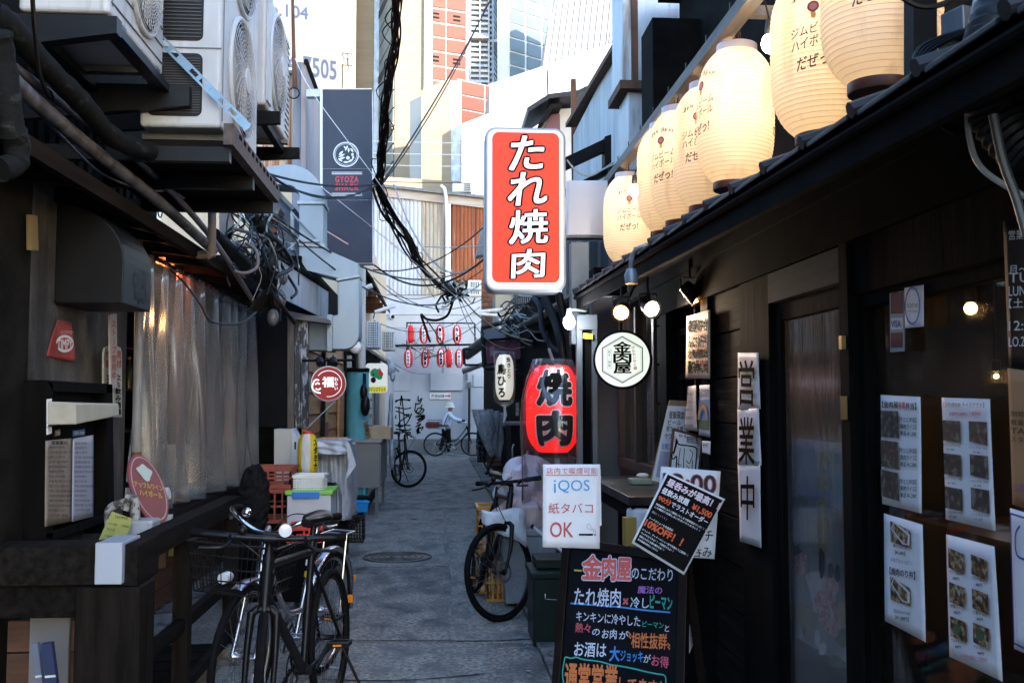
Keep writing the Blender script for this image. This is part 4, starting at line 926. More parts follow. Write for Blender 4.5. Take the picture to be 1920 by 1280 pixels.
lan=[ # Y, half-width R, text angles, label, power
 (6.97,0.170,[-0.1],'farthest white paper lantern, its whole printed text facing the lane, beside the red sign',11),
 (5.69,0.170,[1.9],'unprinted-looking white lantern second from the far end, behind the printed ones',9),
 (5.40,0.165,[-0.85],'third white lantern from the far end, only the left half of its text showing',9),
 (4.95,0.172,[-0.55],'fourth white lantern from the far end, seal and text turned left, smudged base',10),
 (4.50,0.180,[-1.35,1.25],'large glowing white lantern in the middle with blank front and text on both flanks',16),
 (3.58,0.185,[-0.5],'second nearest white lantern, cropped by the frame top, sooty ribs at the base',11),
 (3.07,0.190,[-0.55],'nearest white lantern, top right, partly behind a black post',9)]
LS=[]
for i,(Y,R,ths,lab,pw) in enumerate(lan):
    H=0.60+(0.02 if i==4 else 0); zc=2.80+(0,0,0.01,0,0.03,0,0.03)[i]
    c=Vector((XLN+(0,0.0,0.01,0.03,0.035,0.095,0.085)[i],Y,zc))
    t=lantern('paper_lantern',lab,'lantern',c,R,H,M_lpap,M_cap,M_capw,'white paper lanterns over the restaurant eave')
    for th in ths: jim(t,c,R,H,th)
    MB().tube([c+Vector((0,0,H/2+0.03)),c+Vector((0.01,0,H/2+0.1)),(c.x-0.02,c.y,3.2)],0.004,5).build('hanger_wire',M_rust,t)
    b=MB(); b.ring(c+Vector((0,0,H/2+0.05)),0.06,0.0025,'X',16,5).build('hanger_loop',M_rust,t)
    MB().sphere(c+Vector((0.0,-0.03,0.1)),0.03,10,8).build('inner_bulb',emis('inner_bulb_glow',(1,0.72,0.4),10),t,smooth=True)
    plight('lantern_light',c+Vector((0,-0.03,0.1)),pw*.95,(1,0.66,0.36),0.03,t)
    t.rotation_euler=(R_(random.uniform(-1.5,1.5)),R_(random.uniform(-2,2)),0)
# bare bulbs on the string
sb=[(1190,357,6.35,'bare white bulb glowing beside the farthest white lantern'),(1443,82,3.95,'bare white bulb glowing between the two big white lanterns')]
M_bb=emis('white_bulb',(1,0.86,0.7),14)
for px,py,Y,lab in sb:
    p=W(px,py,Y); t=T('bare_bulb',lab,'light bulb',p)
    MB().sphere(p,0.034,14,10,(1,1,1.2)).build('globe',M_bb,t,smooth=True)
    MB().lathe(p+Vector((0,0,0.03)),[(0.018,0),(0.02,0.03),(0.014,0.07)],12).build('socket',M_bpl,t); MB().tube([p+Vector((0,0,0.1)),(XLN,p.y,3.2)],0.004,5).build('cord',M_cable,t)
    plight('bulb_light',p+Vector((0,-0.05,0)),3,(1,0.75,0.5),0.04,t)
# ---- big red sign
YS=6.55; FSg=Fr((0,YS,0),(1,0,0),(0,0,1))
rs=T('red_sign','tall illuminated red sign with white black-edged characters and a grey rounded frame','sign',FSg.px(985,550))
def rrect(x0,y0,x1,y1,r,n=8):
    P=[]
    for cx,cy,a0 in ((x1-r,y0+r,-90),(x1-r,y1-r,0),(x0+r,y1-r,90),(x0+r,y0+r,180)):
        for i in range(n+1):
            a=math.radians(a0+90*i/n); P.append((cx+r*math.cos(a),cy+r*math.sin(a)))
    return P
def ri(F,x0,y0,x1,y1,r):
    a0,b0=F.ab((x0+x1)/2,y1); _,b1=F.ab((x0+x1)/2,y0); a0,_=F.ab(x0,(y0+y1)/2); a1,_=F.ab(x1,(y0+y1)/2); return (a0,b0,a1,b1)
bx=ri(FSg,909,239,1061,547,0); RR=0.075
b=MB(); b.fpoly(FSg,rrect(*bx,RR),-0.2,0); b.build('housing',mat('grey_sign_frame',(0.32,0.34,0.37),(0.26,0.28,0.31),rough=0.35,metal=0.3,scale=3),rs,bevel=0.012,seg=3)
i1=0.02; M_sw=mat('sign_white_acrylic',(0.75,0.75,0.78),rough=0.25,emit=(0.75,0.78,0.9),estr=0.12)
MB().fpoly(FSg,rrect(bx[0]+i1,bx[1]+i1,bx[2]-i1,bx[3]-i1,RR-0.015),0.0,0.006).build('white_border',M_sw,rs)
i2=0.048; M_sr=mat('sign_red_acrylic',(0.72,0.05,0.02),rough=0.4,spec=.15,emit=(0.95,0.07,0.03),estr=0.07)
MB().fpoly(FSg,rrect(bx[0]+i2,bx[1]+i2+0.012,bx[2]-i2+0.004,bx[3]-i2+0.01,0.045),0.006,0.011).build('red_face',M_sr,rs)
for ch,x0,y0,x1,y1 in (('た',955,258,1019,320),('れ',953,326,1024,386),('焼',955,396,1026,458),('肉',959,470,1021,522)):
    sh=0.12 if ch in 'たれ' else 0.03
    tx(FSg,ch,x0,y0,x1,y1,M_ink,rs,c=0.0125,off=0.062,shear=sh,name='lettering_edge',dy=-3)
    tx(FSg,ch,x0,y0,x1,y1,M_sw,rs,c=0.0145,off=0.022,shear=sh,dy=-3)
sp=T('sign_side_panel','blank pale lightbox panel bracing the red sign to the building','sign panel',(0.9,7,2.6)); Fsp=frontal(7.3)
MB().fpoly(Fsp,[(1064,442),(1140,442),(1140,338),(1064,338)],-0.1,0,px=True).build('panel',mat('pale_panel',(0.6,0.58,0.6),rough=0.3),sp,bevel=0.01)
MB().fpoly(Fsp,[(1064,446),(1140,446),(1140,443),(1064,443)],-0.1,0.01,px=True).build('lower_trim',M_gsteel,sp)
br=T('black_beam','black painted timber bracket beam sticking out right of the red sign','beam',W(1100,300,7.6)); Fbb=frontal(7.6)
MB().fpoly(Fbb,[(1055,320),(1138,282),(1138,258),(1055,297)],-0.08,0,px=True).build('beam',M_black,br,bevel=0.004); MB().fpoly(Fbb,[(1133,310),(1145,306),(1145,254),(1133,258)],-0.12,0.03,px=True).build('upright',M_black,br)
MB().fpoly(Fbb,[(1065,345),(1180,287),(1184,296),(1070,355)],-0.3,-0.2,px=True).build('brace',M_black,br)
# ---- red barrel lantern with plastic bag
cr=W(1037,766,6.9); RL=0.19; HL=0.60
rlm=paper_mat('red_lantern_paper',(0.75,0.035,0.03),0.3,emit=0.035,ec=(1,0.04,0.035))
t=lantern('red_lantern','big red lantern with two bold black characters inside a clear plastic bag','lantern',cr,RL,HL,rlm,M_black,M_black,ribs=30,capr=0.5,caph=0.03,wires=False)
for ch,z0,z1 in (('焼',0.03,0.26),('肉',-0.24,-0.02)):
    ltext(t,cr,RL,HL,ch,-0.05,z0,z1,0.24,mat('pale_edge_print',(0.7,0.6,0.56)),off=0.08,name='lettering_edge',out=0.003)
    ltext(t,cr,RL,HL,ch,-0.05,z0,z1,0.24,M_ink,off=0.045,out=0.0045)
MB().tube([cr+Vector((0,0,0.33)),cr+Vector((-0.03,0,0.42))],0.012,8).build('hanger',M_gfr,t); MB().tube([cr+Vector((-0.03,0,0.40)),cr+Vector((-0.03,0.1,0.55))],0.006,6).build('hook',M_black,t)
plight('red_lantern_light',cr,1.0,(1,0.35,0.2),0.06,t)
bag=T('plastic_bag_cover','clear crinkled plastic cover hanging over the red lantern down to the iqos notice','plastic cover',cr+Vector((0,0,-0.9)))
rows=[]; rr=random.Random(3)
for i in range(15):
    v=i/14; zz=0.345-v*1.0; base=(0.125+0.11*math.sin(min(v*2.2,1)*math.pi/2)) if v<0.5 else 0.235-0.06*(v-0.5)
    rows.append([cr+Vector((math.cos(a)*(base+0.012*math.sin(5*a+v*4)+0.008*math.sin(11*a+v*9)),math.sin(a)*(base+0.012*math.sin(5*a+v*4)),zz)) for a in [2*math.pi*k/40 for k in range(41)]])
MB().sheet(rows,0.0004).build('film',film_mat('clear_bag_film',(0.97,0.97,0.97),rough=0.12,bump=0.5,sc=7,milk=0.03),bag,smooth=True)
# ---- round hexagon sign and spotlights
rc=W(1167,674,5.2); ang=R_(-14); u=Vector((math.cos(ang),math.sin(ang),0)); Fc=Fr(rc,u,(0,0,1))
hs=T('round_sign','round white sign with a hexagon emblem and bold black characters, black rim','sign',rc)
MB().lathe(rc,[(0.0,-0.0),(0.150,0.0),(0.156,0.006),(0.156,0.075),(0.0,0.075)],48,axis=-Fc.n,cap=False).build('rim',M_black,hs,smooth=True)
def cpoly(F,r,n,c,rot=0): return [(r*math.cos(2*math.pi*i/n+rot),r*math.sin(2*math.pi*i/n+rot)) for i in range(n)]
MB().fpoly(Fc,cpoly(Fc,0.143,48,0),0.001,0.004).build('face',mat('cream_acrylic',(0.75,0.77,0.7),rough=0.3,emit=(0.85,0.9,0.72),estr=0.13),hs)
def hexring(r,w,m): 
    b=MB(); O=cpoly(Fc,r,6,0,math.pi/2); I=cpoly(Fc,r-w,6,0,math.pi/2); vo=[b.v(Fc.pt(a,bb,0.0055)) for a,bb in O]; vi=[b.v(Fc.pt(a,bb,0.0055)) for a,bb in I]
    for i in range(6): b.face([vo[i],vo[(i+1)%6],vi[(i+1)%6],vi[i]])
    b.build('hexagon_line',m,hs)
M_dbr=mat('dark_brown_ink',(0.05,0.015,0.015)); hexring(0.125,0.006,M_dbr); hexring(0.114,0.0015,M_dbr)
for k,ch in enumerate('金肉屋'): txa(Fc,ch,(-0.045,0.038-k*0.055,0.045,0.094-k*0.055),M_ink,hs,c=0.0065,off=0.03)
txa(Fc,'和牛一頭買',(-0.076,-0.04,-0.060,0.05),M_ink,hs,c=0.0065,vert=True); txa(Fc,'ホルモンやく蔵',(0.052,-0.055,0.073,0.073),M_redink,hs,c=0.0065,vert=True,off=0.02,rot=0.1)
for q in (((-0.08,-0.046),(-0.08,0.055)),((-0.056,-0.046),(-0.056,0.055)),((-0.08,0.055),(-0.056,0.055)),((-0.08,-0.046),(-0.056,-0.046))): stroke(Fc,[Vector(a) for a in q],0.0012,M_ink,hs,'border_line',0.0065,px=False)
MB().tube([rc+Vector((0,0.03,0.155)),rc+Vector((0,0.03,0.2)),rc+Vector((0.03,0.03,0.3)),(rc.x+0.12,5.3,2.2)],0.006,6).build('bracket',M_black,hs)
def spot(px,py,Y,aim,label,col,e,glow):
    p=W(px,py,Y); d=Vector(aim).normalized(); t=T('spotlight',label,'lamp',p)
    MB().lathe(p-d*0.10,[(0.012,0),(0.03,0.005),(0.036,0.03),(0.046,0.095),(0.048,0.105),(0.040,0.1)],24,axis=d,cap=False).build('housing',M_bpl,t,smooth=True)
    MB().lathe(p-d*0.008,[(0.0,0.012),(0.02,0.010),(0.038,0.0)],20,axis=d,cap=False).build('lamp_face',glow,t,smooth=True)
    MB().tube([p-d*0.05+Vector((-0.045,0,0)),p-d*0.05+Vector((-0.045,0.02,0.07)),p-d*0.05+Vector((0.045,0.02,0.07)),p-d*0.05+Vector((0.045,0,0))],0.004,6).build('yoke',M_bpl,t)
    MB().tube([p-d*0.05+Vector((0,0.02,0.07)),p-d*0.05+Vector((0,0.02,0.16))],0.006,6).build('stem',M_bpl,t)
    l=bpy.data.lights.new('spot_beam','SPOT'); l.energy=e; l.color=col; l.spot_size=R_(75); l.spot_blend=0.5; l.shadow_soft_size=0.03
    o=bpy.data.objects.new('spot_beam',l); COL.objects.link(o); o.parent=t; o.location=d*0.02; o.rotation_euler=d.to_track_quat('-Z','Y').to_euler(); return t
spot(1164,587,5.1,(-0.25,-0.75,-0.35),'orange glowing spotlight above the round sign, left of the white one',(1,0.45,0.12),3.5,emis('orange_glow',(1,0.42,0.1),16))
spot(1223,580,5.0,(0.15,-0.8,-0.3),'white glowing spotlight right of the orange one above the round sign',(1,0.8,0.55),4,emis('white_glow',(1,0.8,0.58),18))
# floodlight washing plank wall / poster warm
t=spot(1310,560,4.6,(0.55,-0.3,-0.6),'small black downlight tucked under the eave over the wall posters',(1,0.6,0.28),3.2,emis('orange_glow',(1,0.42,0.1),16))
# cool white bulb left of the frame
p=W(1067,601,6.5); t=T('cool_bulb','white LED bulb glowing above the red lantern','light bulb',p)
MB().sphere(p+Vector((0,0,-0.01)),0.038,14,10,(1,1,1.25)).build('globe',emis('cool_glow',(0.9,0.95,1),12),t,smooth=True); MB().lathe(p+Vector((0,0,0.03)),[(0.024,0),(0.014,0.05)],12).build('socket',M_white,t)
MB().tube([p+Vector((0,0,0.07)),p+Vector((0.04,0,0.075)),p+Vector((0.12,0.05,0.07))],0.008,6).build('bracket',M_galv,t); plight('bulb_light',p+Vector((0,-0.06,-0.03)),2.0,(0.9,0.95,1),0.03,t)
# hooded bulb holder near the lantern (grey elbow pipe lamp)
p=W(1184,510,4.55); t=T('elbow_lamp_arm','grey curved conduit arm ending in a lamp holder over the eave edge','lamp',p)
MB().tube(smoothpts([p,W(1184,490,4.53),W(1192,470,4.5),W(1214,463,4.42),W(1238,468,4.3),W(1262,478,4.15)],5),0.012,10).build('conduit',M_galv,t,smooth=True)
MB().lathe(p-Vector((0,0,0.055)),[(0.03,0),(0.034,0.04),(0.022,0.07)],16).build('holder',M_galv,t,smooth=True)
# ---- A-frame chalkboard
TL=W(1056,1006,3.95); TR=W(1290,1040,3.62); BLc=W(1018,1506,3.62)
Fk=corners(TL,TR,BLc); wk=(TR-TL).length; hk=(TL-BLc).length; skew=Fk.u.dot(Fk.v)
ck=T('chalkboard','black A-frame chalkboard covered in coloured handwritten chalk lines','chalkboard',BLc)
P=lambda a,b,c=0:Fk.pt(a,b,c)
def kb(a0,a1,b0,b1,c0,c1,name,m): return MB().fbox(Fk,a0,a1,b0,b1,c0,c1).build(name,m,ck,bevel=0.002)
kb(0.035,wk-0.035,0.05,hk-0.035,-0.015,-0.004,'slate',mat('slate',(0.012,0.013,0.018),(0.022,0.024,0.032),rough=0.55,scale=5))
M_kf=mat('chalkboard_frame',(0.02,0.013,0.01),(0.035,0.02,0.014),rough=0.45,scale=(20,20,3))
kb(0,0.034,0,hk,-0.02,0.006,'frame_stile',M_kf); kb(wk-0.034,wk,0,hk,-0.02,0.006,'frame_stile',M_kf); kb(0.035,wk-0.035,hk-0.034,hk,-0.02,0.006,'frame_rail',M_kf); kb(0.035,wk-0.035,0.0,0.049,-0.02,0.006,'frame_rail',M_kf)
MB().hexa([P(0,0,-0.45),P(0.034,0,-0.45),P(0.034,0.02,-0.45),P(0,0.02,-0.45),P(0,hk-0.03,-0.03),P(0.034,hk-0.03,-0.03),P(0.034,hk,-0.03),P(0,hk,-0.03)]).build('back_leg',M_kf,ck)
MB().hexa([P(wk-.034,0,-0.45),P(wk,0,-0.45),P(wk,0.02,-0.45),P(wk-.034,0.02,-0.45),P(wk-.034,hk-0.03,-0.03),P(wk,hk-0.03,-0.03),P(wk,hk,-0.03),P(wk-.034,hk,-0.03)]).build('back_leg',M_kf,ck)
ch=lambda n,c:mat('chalk_'+n,c,tuple(min(1,x*1.25) for x in c),rough=0.8,scale=120)
cw,crd,cbl,cgr,cor,cpk,cpu,cye=ch('white',(0.55,0.6,0.72)),ch('red',(0.5,0.09,0.1)),ch('blue',(0.05,0.25,0.6)),ch('green',(0.03,0.35,0.28)),ch('orange',(0.6,0.17,0.05)),ch('pink',(0.6,0.1,0.16)),ch('purple',(0.35,0.15,0.5)),ch('yellow',(0.5,0.5,0.08))
CK=-0.0025
def k_(s,x0,y0,x1,y1,m,dy=0,off=0.012,c=CK,sh=0.08): tx(Fk,s,x0,y0,x1,y1,m,ck,dy=dy,c=c,off=off,shear=sh)
for s,x0,y0,x1,y1 in (('金',1092,1040,1128,1084),('肉',1128,1042,1155,1086),('屋',1156,1046,1182,1086)):
    k_(s,x0,y0,x1,y1,cw,off=0.075,dy=1,c=CK-0.0006); k_(s,x0,y0,x1,y1,ch('salmon',(0.62,0.12,0.1)),off=0.035,dy=1)
k_('のこだわり',1184,1062,1261,1084,cw,dy=5)
stroke(Fk,[(1076,1068),(1090,1069)],0.006,cye,ck,'chalk_line',CK)
k_('たれ焼肉',1076,1100,1164,1134,cw,dy=4,off=0.014); k_('×',1168,1121,1177,1132,crd,off=0.05); k_('冷し',1181,1118,1216,1138,cw,dy=2); k_('ピーマン',1218,1114,1260,1139,cgr,dy=4,off=0.03); k_('魔法の',1195,1097,1241,1111,cpu,dy=2,off=0.02)
brush(Fk,[(1069,1130),(1100,1132),(1160,1137),(1210,1143),(1256,1147)],0.006,cbl,ck,c=CK,name='chalk_line')
k_('キンキンに冷やした',1080,1144,1200,1163,cw,dy=11); k_('ピーマン',1204,1163,1244,1174,cgr,dy=3); k_('と',1246,1171,1254,1183,cw)
k_('熱々',1078,1166,1107,1184,crd,dy=2,off=0.02); k_('の',1110,1178,1124,1190,cw); k_('お肉',1128,1178,1156,1196,cw,dy=1); k_('が',1160,1182,1178,1197,cw); k_('〝相性抜群〟',1178,1184,1256,1213,cor,dy=4,off=0.02)
k_('お酒は',1076,1202,1136,1229,cw,dy=3,off=0.014); k_('大',1142,1211,1161,1238,cbl,off=0.03); k_('ジョッキ',1163,1218,1205,1238,cbl,dy=3,off=0.02); k_('が',1206,1226,1220,1241,cw); k_('お得',1221,1226,1253,1247,cpk,dy=5,off=0.015)
wav=[(1058,1290),(1054,1262),(1057,1240),(1060,1231),(1070,1233),(1080,1231),(1092,1235),(1110,1237),(1128,1240),(1145,1245),(1165,1248),(1190,1253),(1210,1258),(1230,1262),(1245,1265),(1248,1275),(1246,1290)]
brush(Fk,wav,0.005,cgr,ck,c=CK,name='chalk_line')
k_('通常営業',1058,1241,1158,1290,cor,off=0.03,dy=8); k_('してます！',1160,1268,1240,1296,cor,off=0.02,dy=8)
# ---- papers clipped to the board
Fi=Fr(W(1073,1026,3.48),Vector((1,0.0,0)),Vector((0,0.03,1)))
iq=paperT('iqos_notice','white notice with red and blue words and a cigarette drawing, left of the black flyer','notice',Fi,[(1018,870),(1125,870),(1124,1028),(1017,1025)],amp=0.003)
M_iqr=mat('brick_red_ink',(0.5,0.08,0.08)); M_iqb=mat('sky_blue_ink',(0.04,0.33,0.65))
tx(Fi,'店内で喫煙可能',1024,876,1120,888,M_iqr,iq,c=0.008,off=0.005,spacing=1.05); stroke(Fi,[(1023,890),(1120,890)],0.0022,M_iqr,iq,'underline',0.008)
tx(Fi,'i',1038,899,1042,923,M_iqb,iq,c=0.008,off=0.005); tx(Fi,'QOS',1046,899,1105,923,M_iqb,iq,c=0.008)
tx(Fi,'紙タバコ',1028,942,1111,962,M_iqr,iq,c=0.008,off=0.002); tx(Fi,'OK',1031,978,1074,1006,M_iqr,iq,c=0.008,off=0.008)
MB().fpoly(Fi,[(1085,1003),(1111,1003),(1111,999.5),(1085,999.5)],0.0075,0.0085,px=True).build('cigarette_print',M_ink,iq); MB().fpoly(Fi,[(1112.5,1003),(1117,1003),(1117,999.5),(1112.5,999.5)],0.0075,0.0085,px=True).build('cigarette_tip',mat('grey_ink',(0.3,0.3,0.3)),iq)
brush(Fi,[(1113,998),(1111,993),(1104,991),(1100,986),(1103,981),(1107,985)],0.0015,MATS['grey_ink'],iq,c=0.008); brush(Fi,[(1116,998),(1115,992),(1108,989),(1107,985)],0.0015,MATS['grey_ink'],iq,c=0.008)
M_paper2=M_paper
bk2=T('notice_backing','edge of a second white sheet showing behind the iqos notice','paper',Fi.px(1125,985,-0.01)); MB().fpoly(Fi,[(1030,985),(1128,985),(1126,878),(1030,876)],-0.004,-0.002,px=True).build('sheet',M_paper,bk2)
Fj=Fr(W(1290,1000,3.42),Vector((1,-0.06,0)),Vector((0,0.05,1)))
lp=paperT('lunch_notice','white notice with a big closing time, mostly hidden by the tilted black flyer','notice',Fj,[(1239,874),(1351,883),(1339,1047),(1222,1040)],amp=0.003)
M_nav=mat('navy_ink',(0.015,0.015,0.035))
for off,m,c in ((0.05,mat('coral_edge',(0.6,0.2,0.15)),0.0075),(0.02,M_nav,0.0085)): tx(Fj,'13:00',1244,887,1341,919,m,lp,c=c,off=off,dy=5)
tx(Fj,'ランチ',1280,992,1336,1012,M_nav,lp,c=0.008,off=0.01,dy=2); tx(Fj,'昼呑み',1276,1022,1334,1042,M_nav,lp,c=0.008,off=0.01,dy=2)
tx(Fj,'1F',1243,925,1252,940,M_iqr,lp,c=0.008)
Fz=Fr(W(1270,980,3.36),Vector((1,-0.06,0)),Vector((0,0.05,1)))
q=[(1250,884),(1359,935),(1282,1077),(1184,1017)]
bf=paperT('black_flyer','tilted black flyer with white border advertising daytime drinks and ten percent off','flyer',Fz,q,amp=0.003)
A=[Vector(Fz.ab(*p)) for p in q]
def qp(u,v,c=0.0085): p=(A[0].lerp(A[1],u)).lerp(A[3].lerp(A[2],u),v); return Fz.pt(p.x,p.y,c)
b=MB(); b.face([b.v(qp(u,v,0.0075)) for u,v in ((0.03,0.97),(0.97,0.97),(0.97,0.025),(0.03,0.025))]); b.build('black_print',mat('flyer_black',(0.012,0.012,0.014),rough=0.6),bf)
def fl(s,u0,v0,u1,v1,m,off=0.0,c=0.0085): tmap(lay(s,(0,0,1,1),off=off),lambda a,bb,e:qp(u0+(u1-u0)*a,v1+(v0-v1)*bb,c+e),'lettering',m,bf)
M_or=mat('flyer_orange',(0.75,0.12,0.03)); M_fw=mat('flyer_white',(0.8,0.8,0.85)); M_rose=mat('flyer_rose',(0.6,0.2,0.25))
fl('昼呑みが最高！！',0.08,0.06,0.97,0.155,M_rose,off=0.06,c=0.008); fl('昼呑みが最高！！',0.08,0.06,0.97,0.155,M_fw,off=0.025)
fl('昼飲み放題',0.06,0.19,0.52,0.27,M_fw,off=0.03); fl('¥1,500',0.6,0.21,0.93,0.29,M_or,off=0.04); fl('90分',0.06,0.3,0.28,0.37,M_or,off=0.03); fl('でラストオーダー',0.29,0.3,0.93,0.37,M_fw,off=0.02)
for k,(s,u1) in enumerate((('特別期間によりご提供いたします期間限定でした！！！',0.96),('この機会にお楽しみいただいてください！！',0.88))): fl(s,0.07,0.41+k*0.04,u1,0.435+k*0.04,M_fw,off=0.02)
fl('更に！！！！！！',0.07,0.52,0.33,0.545,M_fw); fl('フードメニューも全品割引',0.07,0.6,0.5,0.63,M_fw,off=0.02); fl('10%OFF！！',0.05,0.64,0.72,0.73,M_or,off=0.04)
for k,(s,u1) in enumerate((('ドリンク、ディナーメニュー全て対象にてご提供！！',0.9),('ランチだけですよ！！一回限定ですよ！！',0.66),('期間ならびにお連れ様からも！？',0.52),('是非皆様お試めしください',0.44))): fl(s,0.06,0.77+k*0.045,u1,0.795+k*0.045,M_fw,off=0.02)
# white paper corner poking out right of the board
t=T('loose_paper','small white paper corner poking out at the right edge of the chalkboard','paper',W(1292,1200,3.7)); Fy=frontal(3.72); MB().fpoly(Fy,[(1292,1225),(1311,1180),(1292,1170)],0,0.002,px=True).build('sheet',M_paper,t)
# dark near objects at the right top: duct hose, post, cables
nd=T('black_duct_hose','thick black flexible duct curving down at the top right corner','duct',W(1880,200,1.9))
P=smoothpts([W(1905,-60,2.0),W(1860,60,1.95),W(1850,150,1.9),W(1875,230,1.9),W(1940,300,1.85)],24)
b=MB(); R0=[0.05+0.003*math.sin(i*1.57) for i in range(len(P))]; b.tube(P,R0,14).build('hose',M_pvc,nd,smooth=True)
MB().tube(smoothpts([W(1862,215,1.8),W(1880,300,1.8),W(1905,370,1.8),W(1925,440,1.8)],8),0.009,8).build('ribbed_pipe',M_gsteel,nd)
bp_=T('black_post','black square post standing in front of the nearest lantern','post',W(1735,200,2.7)); Fp=frontal(2.7)
MB().fpoly(Fp,[(1713,215),(1757,190),(1757,-60),(1713,-60)],-0.06,0,px=True).build('shaft',M_black,bp_)
cl=T('coiled_cable','loops of black cable hanging from a junction box at the top right','cable',W(1780,120,2.2))
for k in range(4): MB().tube(smoothpts([W(1800+k*4,60,2.2),W(1725+k*5,90+k*3,2.18),W(1712+k*3,150,2.15),W(1730+k*4,200+k*3,2.12),W(1790,240+k*3,2.1),W(1860,235-k*2,2.1)],6),0.006,6).build('cable_loop',M_cable,cl,smooth=True)
MB().tube(smoothpts([W(1833,-20,2.0),W(1818,80,1.98),W(1814,170,1.95),W(1818,260,1.92),W(1845,320,1.9),W(1925,370,1.88)],8),0.006,8).build('pale_cable',M_cableg,cl,smooth=True)
MB().tube(smoothpts([W(1690,-5,2.3),W(1725,12,2.3),W(1768,8,2.3),W(1800,-15,2.3)],6),0.007,6).build('cable_loop',M_cable,cl,smooth=True)
MB().box(W(1805,45,2.25),(0.07,0.07,0.06),rz=0.3).build('junction_box',M_gsteel,cl,bevel=0.004)
# galvanised box column, stucco gable, far right houses above
gb=T('box_duct','weathered galvanised box duct rising behind the lanterns with a rusty flange','duct',(1.8,8.2,3.3))
M_gbx=mat('stained_galvanised',(0.26,0.29,0.33),(0.38,0.41,0.45),rough=0.5,scale=(6,6,1),metal=0.4,c3=(0.12,0.08,0.05),s3=(5,5,0.9),lo3=0.56,hi3=0.72)
MB().b2((1.5,7.9,4.12),(2.05,8.4,8)).build('upper_box',M_gbx,gb,bevel=0.01); MB().b2((1.47,7.86,4.05),(2.08,8.44,4.119)).build('flange',M_rust,gb); MB().b2((1.55,7.95,2.7),(2.0,8.35,4.049)).build('lower_box',M_gbx,gb,bevel=0.008)
MB().b2((1.57,7.86,4.12),(1.62,7.899,8)).build('rust_seam',M_rust,gb)
sg2=T('stucco_house','grey stucco house side with streaked wall right of the rusty pole','building',(1.65,10,0))
M_stuc=mat('streaked_stucco',(0.36,0.37,0.39),(0.5,0.51,0.53),rough=0.95,scale=(6,6,0.9),bump=0.6,bscale=(60,60,60),c3=(0.2,0.2,0.21),s3=(3,3,0.6))
MB().b2((1.6,8.6,2.6),(4,11.6,4.68)).build('wall',M_stuc,sg2); MB().hexa([(1.52,8.5,4.6),(4.1,8.5,4.6),(4.1,11.7,4.8),(1.52,11.7,4.8),(1.52,8.5,4.65),(4.1,8.5,4.65),(4.1,11.7,4.85),(1.52,11.7,4.85)]).build('roof_edge',M_rust,sg2)
pp=T('rusty_pole','rusty square pole standing up beside the stucco house','pole',W(1076,330,11.8)); Fpp=frontal(11.8)
MB().fpoly(Fpp,[(1074,420),(1085,420),(1080,148),(1071,148)],-0.06,0,px=True).build('shaft',M_rust,pp)
hh=T('gabled_house','small house gable with dark tiled roof behind the red sign','building',W(1050,240,15)); Fh=frontal(15)
MB().fpoly(Fh,[(1015,420),(1110,420),(1110,200),(1045,205),(1028,222),(1015,240)],-3,0,px=True).build('wall',mat('house_render',(0.45,0.42,0.38),(0.5,0.48,0.45),rough=0.9,scale=8,bump=0.3),hh)
MB().fpoly(Fh,[(985,228),(1024,203),(1075,197),(1092,186),(1092,180),(1075,188),(1022,195),(983,220)],-0.8,0.5,px=True).build('roof',M_tile,hh); MB().fpoly(Fh,[(1012,245),(1030,218),(1048,213),(1048,207),(1026,210),(1006,243)],0.0,0.4,px=True).build('bargeboard',M_black,hh)
MB().fpoly(Fh,[(1020,260),(1050,258),(1049,215),(1033,216),(1020,240)],0.001,0.05,px=True).build('plum_window',mat('plum_shutter',(0.14,0.06,0.07)),hh)  # window face in an even plum tone
an=T('antenna_rod','thin rusty antenna rod above the gabled house','antenna',W(1027,200,15)); MB().tube([Fh.px(1028,200),Fh.px(1026,132)],0.012,6).build('rod',M_rust,an)
# ================================================================ left side
XL=-1.77; FLW=lwall(XL)   # a = Y
wl=lambda y0,y1,b0,b1,c0,c1,mb=None:(mb or MB()).fbox(FLW,y0,y1,b0,b1,c0,c1)
lb=T('left_bar_building','sooty bar building along the left with grimy concrete wall and low eave','building',(XL,5,0))
wl(4.40,5.82,0,2.6,-0.3,0).build('concrete_wall',M_conc,lb)
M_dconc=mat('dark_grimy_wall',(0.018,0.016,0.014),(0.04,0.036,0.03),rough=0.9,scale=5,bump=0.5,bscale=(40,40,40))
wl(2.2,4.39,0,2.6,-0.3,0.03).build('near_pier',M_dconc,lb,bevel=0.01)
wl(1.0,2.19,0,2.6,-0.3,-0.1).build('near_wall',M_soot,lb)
MB().b2((-2.9,5.83,0),(-2.8,9.5,2.6)).build('back_wall',M_soot,lb)
MB().b2((-2.8,5.83,0.0),(-1.7,9.5,0.1)).build('floor_slab',M_kerb,lb)
# eave over the left: sloping dark boards
b=MB(); b.hexa([(-1.5,1.5,2.47),(-1.5,9.2,2.42),(-2.9,9.2,2.75),(-2.9,1.5,2.8),(-1.5,1.5,2.50),(-1.5,9.2,2.45),(-2.9,9.2,2.79),(-2.9,1.5,2.84)]); b.build('eave_deck',M_soot,lb)
for k in range(16):
    y=1.7+k*0.5; MB().hexa([(-1.52,y,2.40),(-1.8,y,2.43),(-1.8,y+.05,2.43),(-1.52,y+.05,2.40),(-1.52,y,2.43),(-1.8,y,2.5),(-1.8,y+.05,2.5),(-1.52,y+.05,2.43)]).build('rafter',M_dwood,lb)
MB().b2((-1.52,1.5,2.40),(-1.48,9.2,2.47)).build('fascia_board',mat('worn_brown_fascia',(0.02,0.014,0.01),(0.045,0.032,0.022),rough=0.9,spec=0.1,scale=(20,2,20),bump=0.4),lb)
